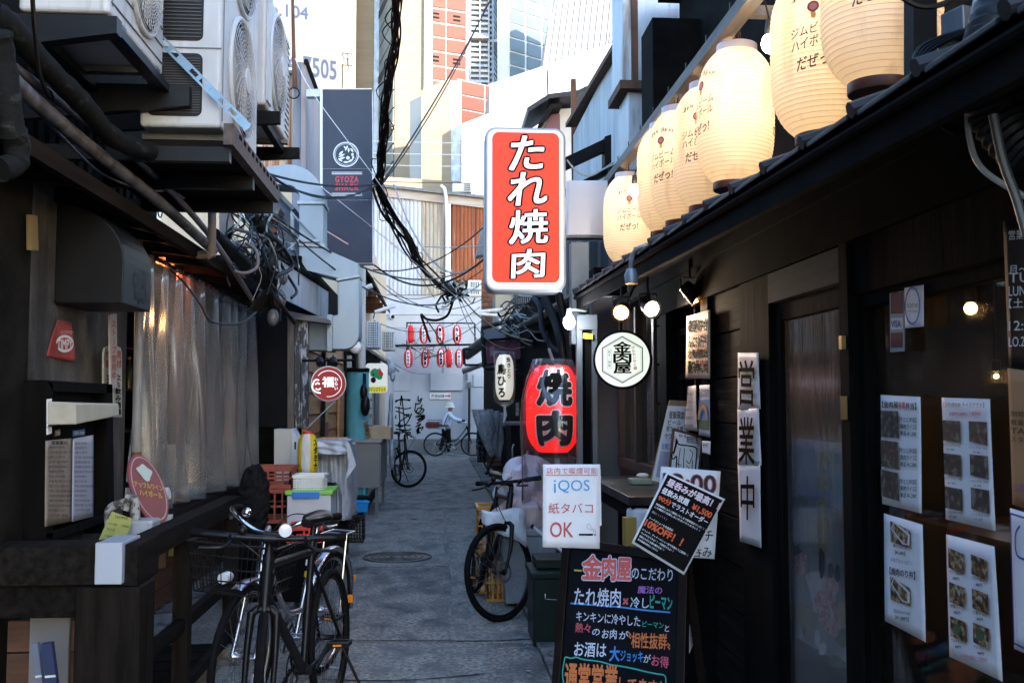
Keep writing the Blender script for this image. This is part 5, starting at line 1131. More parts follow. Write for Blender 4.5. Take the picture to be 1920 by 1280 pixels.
# upper wall, behind the AC units
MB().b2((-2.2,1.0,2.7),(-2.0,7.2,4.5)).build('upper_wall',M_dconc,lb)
for k in range(26): MB().b2((-1.999,3.2+k*0.14,2.75),(-1.975,3.27+k*0.14,3.2)).build('ribbed_panel',M_soot,lb)
# wall bits
t=T('wall_plate','small ochre plate fixed high on the concrete wall','plate',FLW.px(57,435,0.05)); FN=lwall(XL+0.035); MB().fpoly(FN,[(49,469),(64,470),(62,404),(48,402)],0,0.02,px=True).build('plate',mat('ochre_plate',(0.22,0.16,0.06)),t,bevel=0.003)
hd=T('vent_hood','dark grey curved exhaust hood with a scribbled tag on its lit side','vent hood',(XL+0.15,4.95,2))
Yh0,Yh1=4.73,5.18; pr=[(0,0),(0.31,0.0),(0.31,0.2)]+[(0.31*math.cos(a) ,0.2+0.27*math.sin(a)) for a in [k*math.pi/20 for k in range(1,11)]]
M_hood=mat('hood_steel',(0.018,0.02,0.024),(0.013,0.014,0.017),rough=0.5,metal=0.3,scale=(4,4,2))
MB().prism([(XL+a,Yh0,1.96+b_) for a,b_ in pr],[(XL+a,Yh1,1.96+b_) for a,b_ in pr]).build('hood_shell',M_hood,hd,bevel=0.006)
FHd=lwall(XL+0.311)
M_scr=mat('scratch_ink',(0.012,0.012,0.013))
for P_ in ([(251,517),(256,513),(260,520),(258,535),(252,535),(250,525),(252,517)],[(253,540),(254,560),(257,548),(259,562)],[(262,545),(263,560),(267,560),(268,512),(273,517),(272,538),(267,540)],[(274,545),(273,551),(276,552)],[(260,568),(266,562),(270,569),(276,562),(279,572)]): stroke(FHd,smoothpts([Vector(FHd.ab(*p)) for p in P_],4),0.008,M_scr,hd,'tag_line',0.003,px=False)
rg=paperT('red_pouch','crumpled red paper pouch with white round logo pinned to the concrete wall','pouch',FLW,[(100,599),(130,604),(131,677),(86,668)],m=mat('red_pouch_paper',(0.35,0.05,0.045),(0.28,0.035,0.03),scale=20),amp=0.04)
stroke(FLW,[Vector(FLW.ab(105+16*math.cos(a),644+14*math.sin(a))) for a in [k*math.pi/9-0.3 for k in range(-8,9)]],0.012,M_wht,rg,'logo_ring',0.04,px=False); tx(FLW,'TIMPY',90,636,119,655,M_wht,rg,c=0.041,off=0.02,dy=-1); tx(FLW,'ビーフバーガー',98,619,122,626,M_wht,rg,c=0.04)
# notice box
nb=T('notice_case','black wooden notice case on the concrete wall with a lamp and two framed papers','notice board',FLW.px(130,1000))
FB=lwall(XL+0.09)
for q in ([(72,1008),(86,1012),(86,716),(72,714)],[(190,1000),(204,968),(200,722),(188,718)],[(86,734),(200,738),(200,720),(72,712)],[(72,1020),(204,972),(204,958),(72,1000)]): MB().fpoly(FB,q,-0.089,0.03,px=True).build('case_frame',M_post,nb,bevel=0.004)
MB().fpoly(FB,[(86,1005),(190,970),(188,736),(86,734)],-0.088,-0.03,px=True).build('case_back',M_black,nb)
FLp=lwall(XL+0.12)
wb_=T('lamp_box','cream plastic lamp box above the framed papers in the notice case','lamp',FLp.px(140,770)); 
MB().prism([FLp.px(86,752,0),FLp.px(86,797,0),FLp.px(197,779,0),FLp.px(196,757,0)][::-1],[FLp.px(112,755,0.07),FLp.px(112,796,0.07),FLp.px(197,779,0.07),FLp.px(196,756,0.07)][::-1]).build('cover',mat('cream_plastic',(0.5,0.49,0.4),(0.4,0.39,0.31),rough=0.4,scale=8),wb_,bevel=0.008)
MB().fpoly(FLp,[(88,799),(195,781),(195,779),(88,797)],-0.05,0.03,px=True).build('base_plate',M_black,wb_)
p1_=paperT('price_paper','stained yellowish paper of dense small print, left in the notice case','notice',FLp,[(84,826),(132,821),(131,977),(82,987)],m=mat('stained_paper',(0.28,0.24,0.2),(0.2,0.16,0.12),rough=0.4,scale=12),amp=0.004)
p2_=paperT('price_paper','clean bluish white paper of dense small print, right in the notice case','notice',FLp,[(134,822),(174,815),(173,968),(133,978)],m=mat('bluish_paper',(0.33,0.36,0.44),rough=0.4),amp=0.004)
JP='お客様各位当店では次の通り料金を頂戴しております席料一名様五百円焼酎日本酒各種取り揃え営業時間十七時より閉店まで深夜料金お通し代含む'
for par,x0,x1,y0,y1 in ((p1_,87,129,836,972),(p2_,136,171,828,962)):
    for k in range(15):
        i=(k*7)%40; s=JP[i:i+random.randint(12,16)]; yy=y0+(y1-y0)*k/15; x1r=x1-random.choice((0,0,6,12)); tx(FLp,s,x0,yy,x1r,yy+4.6,M_ink,par,dy=-(0.28 if k<8 else -0.1)*1.0,c=0.01)
tx(FLp,'営業案内',92,826,122,833,M_ink,p1_,c=0.01,off=0.02)
t=T('side_notice','narrow white notice with purple print at the left end of the notice case','notice',FB.px(76,780,0.04)); MB().fpoly(FB,[(73,815),(82,812),(82,747),(73,748)],0.031,0.034,px=True).build('sheet',M_paper,t); tx(FB,'酒場',74,757,81,772,mat('purple_ink',(0.25,0.05,0.3)),t,c=0.036)
for (x0,x1,lab,m) in ((103,112,'tiny tan sticker below the lamp box','ochre_plate'),(136,158,'tiny blue and white sticker below the lamp box','sticker_blue')):
    t=T('small_sticker',lab,'sticker',FLp.px(x0,808,0)); MB().fpoly(FLp,[(x0,818),(x1,815),(x1,804),(x0,807)],0,0.002,px=True).build('sheet',MATS[m],t); tx(FLp,'禁煙',x0+1,808,x1-1,815,M_wht,t,c=0.004)
# wooden name strips
ns=T('wooden_name_strip','narrow pale wooden strip lettered down its length hanging in front of the round-ended boards','sign',FLW.px(214,700,0.1)); FNs=lwall(XL+0.1)
MB().fpoly(FNs,[(208,728),(220,725),(219,588),(206,590)],-0.01,0,px=True).build('strip',mat('pale_strip',(0.42,0.38,0.35),(0.35,0.3,0.27),scale=(20,20,3)),ns)
tx(FNs,'ストーブ使用中',208,598,218,712,mat('faded_red_ink',(0.3,0.05,0.04)),ns,vert=True,c=0.002,off=0.02)
for x0,x1,lab in ((195,212,'left round-ended cream board with red and black writing behind the name strip'),(212,229,'right round-ended cream board with red and black writing behind the name strip')):
    t=T('round_ended_board',lab,'sign',FLW.px(x0,780,0.06)); Fq=lwall(XL+0.06); xm=(x0+x1)/2
    MB().fpoly(Fq,[(x0,782),(x1,782),(x1,662),(x1-2,652),(xm,648),(x0+2,652),(x0,662)],-0.012,0,px=True).build('board',mat('cream_board',(0.4,0.38,0.32),(0.32,0.3,0.25),scale=8),t,bevel=0.003)
    tx(Fq,'焼酎',x0+2,655,x1-2,690,MATS['faded_red_ink'],t,vert=True,c=0.002,off=0.03); tx(Fq,'立ち飲み酒場',x0+3,700,x1-3,778,M_ink,t,vert=True,c=0.002,off=0.03)
# pale upright pipe with brown band
t=T('wall_pipe','off-white stained downpipe with a brown band beside the vinyl curtain','pipe',FLW.px(242,930,0.05))
xx=FLW.px(242,700,0.05); MB().tube([(xx.x,xx.y,0.75),(xx.x,xx.y,2.35)],0.026,12).build('pipe',mat('stained_pipe',(0.3,0.3,0.3),(0.16,0.14,0.13),scale=(10,10,3),rough=0.6),t,smooth=True)
MB().tube([(xx.x,xx.y,1.14),(xx.x,xx.y,1.22)],0.029,12).build('band',mat('brown_band',(0.16,0.06,0.02)),t,smooth=True); MB().b2((xx.x-0.05,xx.y-0.04,1.02),(xx.x+0.04,xx.y+0.04,1.05)).build('clamp',M_black,t)
# vinyl curtain
cu=T('vinyl_curtain','long clear vinyl curtain hanging in folds across the open left bar front','curtain',(-1.72,7.5,2.3))
M_vin=film_mat('vinyl_film',(0.93,0.91,0.88),rough=0.24,bump=0.15,sc=6.0,milk=0.15,zf=0.12)
for (ya,yb,zb0,zb1,ph) in ((5.86,6.9,0.86,0.86,0.0),(6.8,8.2,0.84,0.84,1.5),(8.1,9.4,0.84,0.8,3.0)):
    rows=[]
    for i in range(15):
        v=i/14; row=[]
        for j in range(61):
            u=j/60; y=ya+(yb-ya)*u; amp=(0.035+0.07*v)
            f=math.sin(u*2*math.pi*3.2+ph+0.6*math.sin(v*2))*amp+0.03*math.sin(u*2*math.pi*7+ph*2+v*1.5)*v+0.02*math.sin(u*37+v*5)*v
            z_=2.36-(2.36-(zb0+(zb1-zb0)*u))*v; row.append((-1.70+f,y+0.05*math.sin(u*9+v*2)*v,z_))
        rows.append(row)
    MB().sheet(rows,0.0006).build('vinyl_panel',M_vin,cu,smooth=True)
MB().tube([(-1.7,5.84,2.37),(-1.7,9.45,2.37)],0.014,8).build('curtain_rod',M_black,cu)
for k in range(24): MB().ring((-1.7,5.95+k*0.15,2.37),0.02,0.002,'Y',10,4).build('curtain_ring',M_chrome,cu)
# inside the bar: dim shelves, counter, lamp
bi=T('bar_counter','dim wooden bar counter with planked front behind the vinyl curtain','counter',(-2,7.5,0.8))
M_warmp=mat('dim_warm_plank',(0.09,0.04,0.02),(0.05,0.024,0.014),rough=0.6,scale=(3,2,30),rnd=0.25)
MB().b2((-2.1,5.9,0.76),(-1.62,9.4,0.82)).build('counter_top',M_dwood,bi)
for k in range(5): MB().b2((-1.9,5.9,0.12+k*0.125),(-1.87,9.4,0.12+k*0.125+0.118)).build('front_plank',M_warmp,bi)
for k in range(3): MB().b2((-2.79,6.2,1.25+k*0.35),(-2.6,9.2,1.27+k*0.35)).build('shelf',M_warmp,bi)
rb_=random.Random(9)
for k in range(14):
    y=6.3+k*0.2; zz=1.27+(k%3)*0.35; t=T('shelf_bottle','dim bottle on the back shelves seen through the vinyl curtain','bottle',(-2.68,y,zz),'bottles on the bar back shelves')
    MB().lathe((-2.68,y,zz),[(0.035,0),(0.036,0.17),(0.013,0.22),(0.013,0.26)],10).build('body',mat('bottle_%d'%(k%3),[(0.1,0.02,0.02),(0.03,0.05,0.02),(0.2,0.18,0.14)][k%3],rough=0.15),t,smooth=True); MB().lathe((-2.68,y,zz+0.261),[(0.015,0),(0.015,0.02)],8).build('cap',M_gold,t)
t=T('hanging_cloth','white cloth draped low behind the curtain near the gas meter','cloth',(-1.8,6.9,0.82))
rows=[[(-1.80+0.03*math.sin(j*1.1+i*0.4),6.75+0.05*j*(0.5+i/12),1.22-0.036*i) for j in range(9)] for i in range(12)]; MB().sheet(rows,0.003).build('cloth',mat('white_cloth',(0.6,0.63,0.68),rough=0.9),t,smooth=True)
p=W(318,494,6.9); t=T('orange_heater_lamp','orange glowing tube lamp above the vinyl curtain','lamp',p); MB().tube([p+Vector((-.05,-0.1,0)),p+Vector((-0.02,0.16,0))],0.016,8).build('tube',emis('heater_glow',(1,0.12,0.03),2.5),t); MB().b2((p.x-.09,p.y-.15,p.z+.02),(p.x+.02,p.y+.2,p.z+.05)).build('reflector',M_bpl,t); plight('lamp_light',p+Vector((-0.03,0.05,-0.03)),0.5,(1,0.2,0.06),0.03,t)
t=T('dim_bar_lamp','warm bulb deep in the left bar glowing through the curtain folds','lamp',(-2.3,6.6,2.1)); MB().sphere((-2.3,6.6,2.1),0.03).build('bulb',M_bulb,t,smooth=True); MB().tube([(-2.3,6.6,2.13),(-2.3,6.6,2.65)],0.004,5).build('cord',M_cable,t); plight('lamp_light',(-2.3,6.55,2.05),0.9,(1,0.5,0.22),0.04,t)
# ---- timber railing
XF=-1.17; ra=T('timber_railing','dark timber railing with a white plastic capped corner in front of the left bar','railing',(XF,5,0))
MB().b2((XF-0.09,4.32,0.855),(XF+0.0,6.1,0.95)).build('top_rail',M_dwood,ra,bevel=0.004)
MB().b2((XF-0.13,4.02,0.79),(XF+0.01,4.319,0.95)).build('corner_rail',M_dwood,ra,bevel=0.004)
a=W(180,1050,4.0).x; bq=W(231,1050,4.0).x
MB().b2((a,3.985,W(200,1094,4.0).z),(bq,4.22,0.962)).build('white_cap',mat('white_plastic_cap',(0.38,0.43,0.5),rough=0.35),ra,bevel=0.004)
zb1=W(100,1100,4.1).z
MB().b2((-1.75,4.05,0.79),(a-0.003,4.25,0.94)).build('cross_beam',M_dwood,ra,bevel=0.004); MB().b2((-1.75,4.08,0.66),(a+0.02,4.22,0.785)).build('lower_beam',M_dwood,ra,bevel=0.004)
MB().b2((W(138,1200,4.02).x,4.02,0),(W(262,1200,4.02).x,4.22,0.788)).build('corner_post',M_dwoodz,ra,bevel=0.006)
for y in (4.9,6.02): MB().b2((XF-0.08,y,0),(XF-0.005,y+0.075,0.854)).build('post',M_dwoodz,ra,bevel=0.003)
MB().b2((XF-0.06,4.23,0.42),(XF-0.02,6.0,0.48)).build('mid_rail',M_dwood,ra); MB().b2((XF-0.06,4.23,0.12),(XF-0.02,6.0,0.17)).build('low_rail',M_dwood,ra)
for k in range(9): MB().b2((XF-0.62,4.3+k*0.2,0.06),(XF-0.07,4.3+k*0.2+0.185,0.085)).build('deck_board',M_dwood,ra)
for k in range(4): MB().b2((-1.74,4.26,0.1+k*0.13),(-1.19,4.29,0.1+k*0.13+0.122)).build('back_plank',M_warmp,ra)
mat('dull_folder',(.12,.15,.22)); mat('navy_folder',(.012,.025,.08)); b=T('white_side_panel','pale grey board standing behind the timber corner post at the lower left','board',(-1.5,4.1,0)); MB().b2((W(70,1200,4.3).x,4.22,0),(W(142,1200,4.3).x,4.24,0.655)).build('board',mat('dim_grey_board',(0.16,0.16,0.17)),b)
for k,(x0,x1,m,lab) in enumerate(((60,76,'dull_folder','pale blue folded folder standing at the lower left corner'),(78,102,'navy_folder','dark blue folder with white band standing at the lower left corner'))):
    Fq=frontal(3.9-0.05*k); t=T('folder',lab,'folder',Fq.px(x0,1290)); MB().fpoly(Fq,[(x0+8,1300),(x1+6,1300),(x1-6,1204),(x0-2,1207)],-0.03,0,px=True).build('cover',MATS[m],t,bevel=0.002); MB().fpoly(Fq,[(x0+7,1270),(x1+3,1268),(x1+2,1264),(x0+6,1266)],0.001,0.002,px=True).build('band',M_wht,t)
# gas meter & tag, oval sign, fixture
gm=T('gas_meter','grey gas meter with stained pipe elbows behind the railing','gas meter',(-1.55,4.9,0.8))
p=W(268,985,4.75)
MB().b2((p.x-0.10,p.y-0.06,p.z-0.13),(p.x+0.06,p.y+0.08,p.z+0.03)).build('meter_body',mat('meter_grey',(0.35,0.37,0.4),(0.25,0.26,0.28),rough=0.5,scale=10),gm,bevel=0.012)
M_grp=mat('grimy_white_pipe',(0.3,0.3,0.29),(0.05,0.045,0.04),rough=0.7,scale=30,lo=0.45,hi=0.55)
MB().tube(smoothpts([W(204,985,4.75),W(205,955,4.75),W(228,942,4.75),W(248,945,4.78),W(252,968,4.78)],5),0.019,10).build('elbow_pipe',M_grp,gm,smooth=True)
MB().tube(smoothpts([W(234,955,4.72),W(244,934,4.72),W(252,938,4.72),W(255,975,4.72)],5),0.02,10).build('elbow_pipe',M_grp,gm,smooth=True)
MB().lathe(W(243,936,4.72),[(0.024,-0.015),(0.024,0.015)],12,axis=(1,0,0)).build('coupling',M_grp,gm)
Fg=frontal(4.62); gt=T('meter_tag','yellow-green card tag tilted over the gas meter','tag',Fg.px(215,985)); MB().fpoly(Fg,[(184,1014),(232,1021+4),(249,972),(210,958)],0,0.003,px=True).build('card',mat('tag_green',(0.32,0.34,0.1),(0.26,0.28,0.08),scale=15),gt)
for s,x,y,w in (('TEMPER',215,968,26),('LPガス使用',204,980,16),('No.12-55',202,990,14),('点検済',228,984,14),('ガス供給者連絡先',196,1003,20),('保安機関',193,1010,18)): tx(Fg,s,x,y-2,x+w,y+2.5,M_ink,gt,dy=3,c=0.005)
os_=T('oval_sign','reddish oval plaque with yellow lettering leaning behind the railing','sign',W(280,980,4.9))
c0=W(279,915,5.0); vv=(W(262,850,5.05)-W(298,980,4.9)).normalized(); uu=(Vector((0.38,0.92,0))).normalized(); uu=(uu-vv*uu.dot(vv)).normalized(); Fo=Fr(c0,uu,vv)
hh_=(W(262,850,5.05)-W(298,980,4.9)).length/2
b=MB(); b.fpoly(Fo,[(hh_*0.62*math.cos(t_),hh_*math.sin(t_)) for t_ in [2*math.pi*k/36 for k in range(36)]],-0.012,0.0); b.build('plaque',mat('dusty_red',(0.2,0.045,0.045),(0.15,0.035,0.035),rough=0.5,scale=14),os_,bevel=0.003)
def oring(F,ra_,rb2,w,m,par,c=0.002,name='painted_ring',n=36):
    b=MB(); o=[b.v(F.pt(ra_*math.cos(2*math.pi*k/n),rb2*math.sin(2*math.pi*k/n),c)) for k in range(n)]; i_=[b.v(F.pt((ra_-w)*math.cos(2*math.pi*k/n),(rb2-w)*math.sin(2*math.pi*k/n),c)) for k in range(n)]
    for k in range(n): b.face([o[k],o[(k+1)%n],i_[(k+1)%n],i_[k]])
    return b.build(name,m,par)
oring(Fo,hh_*0.56,hh_*0.92,0.006,mat('pale_pink',(0.45,0.3,0.32)),os_); M_yel=mat('dull_yellow',(0.45,0.3,0.04))
blobp=[(hh_*.25*math.cos(a)*(1+.25*math.sin(3*a)),hh_*.45+hh_*.22*math.sin(a)*(1+.2*math.cos(4*a))) for a in [2*math.pi*k/20 for k in range(20)]]; b=MB(); b.face([b.v(Fo.pt(x,y,0.003)) for x,y in blobp]); b.build('white_animal_print',mat('pale_green_white',(0.4,0.48,0.42)),os_)
txa(Fo,'アップルワイン',(-hh_*0.5,-hh_*0.02,hh_*0.5,hh_*0.14),M_yel,os_,c=0.003,off=0.03,rot=0); txa(Fo,'ハイボール',(-hh_*0.4,-hh_*0.26,hh_*0.4,-hh_*0.08),M_yel,os_,c=0.003,off=0.03)
t=T('white_wall_fixture','small white plastic fixture behind the oval plaque','fixture',W(309,935,5.15)); q=W(307,926,5.15); MB().lathe(q,[(0.0,0.03),(0.03,0.028),(0.035,0),(0.035,-0.03)],14,axis=(1,0,0.2)).build('cap',M_acw,t,smooth=True); q=W(315,972,5.1); MB().b2((q.x-.03,q.y-.02,q.z-.02),(q.x+.02,q.y+.02,q.z+.02)).build('switch',M_acw,t,bevel=0.004)
t=T('lanyard_cards','dull yellow cards hanging below the top rail of the railing','card',W(330,1000,5.3)); q=frontal(5.25)
for (x0,y0,x1,y1) in ((316,1003,340,1042),(296,1022,312,1065)): MB().fpoly(q,[(x0,y1),(x1,y1-2),(x1-2,y0),(x0+2,y0)],0,0.004,px=True).build('card',mat('dull_yellow_card',(0.3,0.28,0.03)) if x0>300 else mat('brown_card',(0.12,0.07,0.04)),t)
fz=T('fleece_bundle','black shaggy fleece bundle draped at the end of the top rail','cloth',W(475,960,6.3)); c0=W(476,940,6.25)
b=MB(); 
for i in range(13):
    pass
b.sphere(c0,0.12,24,16,(.75,1.0,1.9)); o=b.build('fleece',mat('fleece_black',(0.012,0.012,0.014),(0.03,0.03,0.034),rough=1,scale=50,bump=1),fz,smooth=True)
tex=bpy.data.textures.new('fleece_noise','CLOUDS'); tex.noise_scale=0.03; sdv=o.modifiers.new('s','SUBSURF'); sdv.levels=2; sdv.render_levels=2; dpm=o.modifiers.new('d','DISPLACE'); dpm.texture=tex; dpm.strength=0.05; dpm.texture_coords='LOCAL'
# ---- AC units
def bmslots(name,m,par,F,a0,a1,b0,b1,n,c0,c1,fr=0.45,horiz=True,pn='grille_slat'):
    """slats joined as one part"""
    b=MB()
    for k in range(n):
        if horiz: h=(b1-b0)/n; b.fbox(F,a0,a1,b0+k*h,b0+k*h+h*fr,c0,c1)
        else: h=(a1-a0)/n; b.fbox(F,a0+k*h,a0+k*h+h*fr,b0,b1,c0,c1)
    o=b.build(name,m,par); o['kind']='stuff'; return o
def fanguard(F,ca,cb,R,par,m,spiral=True,c=0.02,rings=10,spokes=30):
    b=MB()
    for k in range(rings):
        r=R*(0.24+0.76*(k+1)/rings); b.ring(F.pt(ca,cb,c+0.012*(1-(k/rings)**2)),r,0.0019,(F.u,F.v,F.n),48,4)
    for k in range(spokes):
        a=2*math.pi*k/spokes; P=[]
        for i in range(6):
            r=R*(0.22+0.78*i/5); aa=a+(0.5*i/5 if spiral else 0); P.append(F.pt(ca+r*math.cos(aa),cb+r*math.sin(aa),c+0.012))
        b.tube(P,0.0018,4,cap=False)
    o=b.build('fan_guard',m,par); o['kind']='stuff'
    MB().fpoly(F,cpoly(F,R*0.24,24,0),c,c+0.022).build if False else None
    b=MB(); b.fpoly(Fr(F.pt(ca,cb),F.u,F.v),cpoly(F,R*0.23,24,0),c,c+0.02); b.build('hub_cap',m,par,bevel=0.004)
    b=MB(); b.fpoly(Fr(F.pt(ca,cb),F.u,F.v),cpoly(F,R*1.0,40,0),0.001,0.002); b.build('fan_recess',mat('fan_dark',(0.012,0.013,0.015),rough=0.7),par)
    b=MB(); Fc2=Fr(F.pt(ca,cb,0.006),F.u,F.v)
    for k in range(4):
        a0=k*math.pi/2; b.fpoly(Fc2,[(R*.2*math.cos(a0),R*.2*math.sin(a0)),(R*.95*math.cos(a0-.25),R*.95*math.sin(a0-.25)),(R*.95*math.cos(a0+.55),R*.95*math.sin(a0+.55)),(R*.2*math.cos(a0+.8),R*.2*math.sin(a0+.8))],0,0.004)
    b.build('fan_blade',mat('fan_blade_grey',(0.08,0.085,0.09),rough=0.5),par)
def acunit(name,label,x1,dx,y0,y1,z0,z1,fans,rear_grille=True,R=0.24):
    t=T(name,label,'air conditioner',(x1-dx/2,(y0+y1)/2,z0),'outdoor air conditioner units over the left eave')
    MB().b2((x1-dx,y0,z0),(x1,y1,z1)).build('casing',M_acw,t,bevel=0.018,seg=3)
    F=lwall(x1)
    for (fy,fz) in fans:
        b=MB(); b.ring(F.pt(fy,fz,0.008),R*1.06,0.014,(F.u,F.v,F.n),48,8); b.build('fan_rim',M_acw,t,smooth=True)
        fanguard(F,fy,fz,R,t,M_acw)
    MB().fbox(F,y0+0.03,y0+0.035,z0+0.04,z1-0.04,0.001,0.004).build('panel_seam',M_gsteel,t)
    if rear_grille:
        Ff=frontal(y0); H=z1-z0; n=2 if H>1 else 1
        for b0,b1 in ([(2.835,3.135),(3.195,3.6),(3.66,4.1)] if n==2 else [(z0+.09,z1-.09)]):
            MB().fpoly(Ff,rrect(x1-dx+0.035,b0,x1-0.085,b1,0.03,4),0.001,0.003).build('coil_opening',mat('coil_dark',(0.012,0.013,0.016),(0.03,0.033,0.038),rough=0.5,scale=(60,60,300)),t)
            bmslots('coil_fin',mat('fin_grey',(0.04,0.043,0.05),rough=0.5),t,Ff,x1-dx+0.045,x1-0.095,b0+0.015,b1-0.015,22,0.004,0.008,0.3)
        MB().fbox(Ff,x1-dx,x1,3.158,3.164,0.001,0.004).build('panel_seam',M_gsteel,t) if n==2 else None
    for yy in (y0+0.12,y1-0.15): MB().b2((x1-dx-0.02,yy,z0-0.03),(x1+0.015,yy+0.05,z0-0.001)).build('foot',M_gsteel,t)
    return t
# A: near cropped unit  B: two-fan unit  C: far single-fan unit
acA=acunit('ac_unit','near air conditioner cropped at the top left corner, round fan guard facing the lane',-1.27,0.34,3.86,4.62,3.0,3.62,[(4.3,3.30)],R=0.2)
for k in range(7): MB().fbox(lwall(-1.27),3.88,4.6,3.05+k*0.08,3.055+k*0.08,0.001,0.005).build('panel_groove',M_gsteel,acA)
acB=acunit('ac_unit','tall two-fan air conditioner with a black coil side, a blue metal strap across it',-1.02,0.37,4.68,5.62,2.785,4.2,[(5.15,3.16),(5.15,3.82)],R=0.29)
acC=acunit('ac_unit','farther single-fan air conditioner standing beyond the two-fan unit',-1.0,0.32,5.75,6.65,3.22,3.92,[(6.15,3.58)],R=0.28)
MB().fbox(lwall(-1.0),5.76,5.9,3.25,3.9,0.001,0.012).build('service_panel',M_acw,acC)
for k in range(16): MB().fbox(lwall(-1.0),6.47,6.63,3.26+k*0.04,3.265+k*0.04,0.001,0.006).build('louvre_line',M_gsteel,acC)
# blue strap
st_=T('perforated_strap','blue-grey perforated metal strap running diagonally over the two-fan unit','strap',W(300,70,4.6))
A_=W(297,70,4.62); B_=W(466,240,4.62); uS=(B_-A_).normalized(); Fst=Fr(A_,uS,Vector((uS.z*-1,0,uS.x))); L_=(B_-A_).length; M_strap=mat('blue_zinc',(0.2,0.32,0.42),(0.16,0.25,0.34),rough=0.4,metal=0.5,scale=6)
Fst=Fr(A_,uS,uS.cross(Vector((0,-1,0)))*-1)
w_=0.04; n_=9
for (b0,b1) in ((-w_/2,-w_/2+0.010),(w_/2-0.010,w_/2)): MB().fbox(Fst,0,L_,b0,b1,-0.002,0.001).build('edge_strip',M_strap,st_)
for k in range(n_+1): a=k*(L_-0.018)/n_; MB().fbox(Fst,a,a+0.02,-w_/2+0.0101,w_/2-0.0101,-0.002,0.001).build('bridge',M_strap,st_)
for k in range(2,n_,3):
    a=k*(L_-0.018)/n_; MB().fbox(Fst,a+0.0202,a+(L_-.018)/n_-0.0002,-w_/2+0.0101,w_/2-0.0101,-0.003,-0.001).build('blank_plate',M_strap,st_)
# brackets & shelf
bk_=T('ac_bracket','dark angle bracket shelf under the near air conditioner','bracket',(-1.5,4,2.95))
M_dst=mat('dark_steel',(0.02,0.025,0.032),(0.035,0.04,0.048),rough=0.45,metal=0.4,scale=6)
MB().hexa([(-2.0,3.80,2.78),(-1.22,3.80,2.90),(-1.22,3.86,2.90),(-2.0,3.86,2.78),(-2.0,3.80,2.965),(-1.22,3.80,2.965),(-1.22,3.86,2.965),(-2.0,3.86,2.965)]).build('arm',M_dst,bk_)
MB().hexa([(-2.0,4.62,2.78),(-1.15,4.62,2.87),(-1.15,4.67,2.87),(-2.0,4.67,2.78),(-2.0,4.62,2.965),(-1.15,4.62,2.965),(-1.15,4.67,2.965),(-2.0,4.67,2.965)]).build('arm',M_dst,bk_)
MB().b2((-1.3,3.861,2.93),(-1.24,4.619,2.965)).build('cross_angle',M_dst,bk_); MB().b2((-1.62,3.861,2.93),(-1.56,4.619,2.965)).build('cross_angle',M_dst,bk_)
pf=T('ac_platform','dark rusty steel platform under the two-fan air conditioner, seen from below','platform',(-1.2,5.5,2.75))
MB().b2((-1.75,4.70,2.70),(-0.98,6.0,2.725)).build('tray',mat('rusty_dark_tray',(0.03,0.02,0.016),(0.015,0.012,0.011),rough=0.8,scale=5),pf)
for y in (4.70,5.3,5.95): MB().b2((-2.0,y,2.63),(-0.98,y+0.05,2.699)).build('cross_bar',M_dst,pf)
MB().b2((-1.0,4.66,2.70),(-0.955,6.02,2.80)).build('slotted_angle',mat('rusty_angle',(0.06,0.04,0.035),(0.1,0.08,0.075),rough=0.7,scale=20),pf)
for k in range(11): MB().b2((-0.954,4.8+k*0.11,2.765),(-0.951,4.85+k*0.11,2.785)).build('slot',M_soot,pf)
bc=T('ac_bracket','black punched bracket arms under the farther air conditioner','bracket',(-1.1,6.3,3.1))
for y in (5.78,6.6): MB().hexa([(-2.0,y,3.05),(-0.92,y,3.12),(-0.92,y+.04,3.12),(-2.0,y+.04,3.05),(-2.0,y,3.19),(-0.92,y,3.19),(-0.92,y+.04,3.19),(-2.0,y+.04,3.19)]).build('arm',M_black,bc); 
MB().b2((-1.06,5.821,3.15),(-1.02,6.599,3.19)).build('rail',M_black,bc); MB().b2((-1.34,5.821,3.15),(-1.30,6.599,3.19)).build('rail',M_black,bc)
# ---- long pipes and wrapped ducts
M_ppale=mat('weathered_pale_pipe',(0.16,0.16,0.19),(0.06,0.058,0.06),rough=0.55,scale=(8,8,8),c3=(0.03,0.025,0.022),s3=(3,3,3),lo3=0.5,hi3=0.58)
M_pgrey=mat('grey_pipe',(0.17,0.165,0.19),(0.12,0.115,0.125),rough=0.5,scale=6)
M_wrap=mat('black_tape_wrap',(0.008,0.009,0.009),(0.056,0.06,0.057),rough=0.8,spec=.1,scale=(9,9,22),bump=0.8,lo=0.56,hi=0.72)  # mottled grey highlights on the black tape are put into the colour
def pipe(name,label,pts,r,m,cat='pipe',sm=6,n=12,group=None,var=0):
    P=smoothpts(pts,sm); rr_=[r*(1+random.uniform(-var,var)) for _ in P]; t=T(name,label,cat,P[0],group); MB().tube(P,rr_,n).build('pipe' if cat!='cable' else 'cable',m,t,smooth=True); return t
pipe('long_pipe','thick grimy pale pipe running down along the left eave, upper left',[W(0,128,3.3),W(60,185,3.7),W(160,270,4.3),W(300,380,5.3),W(400,470,6.4)],0.03,M_ppale)
pipe('long_pipe','thin grey pipe running parallel just above the thick pale one',[W(0,108,3.4),W(130,205,4.2),W(280,320,5.2),W(400,450,6.5),W(486,583,8.0)],0.019,M_pgrey)
pipe('wrapped_duct','black tape-wrapped duct slanting under the near air conditioner',[W(-20,18,3.3),W(20,50,3.4),W(70,108,3.6),W(150,190,4.0),W(215,260,4.4),W(280,285,4.7)],0.042,M_wrap,'duct',var=0.1)
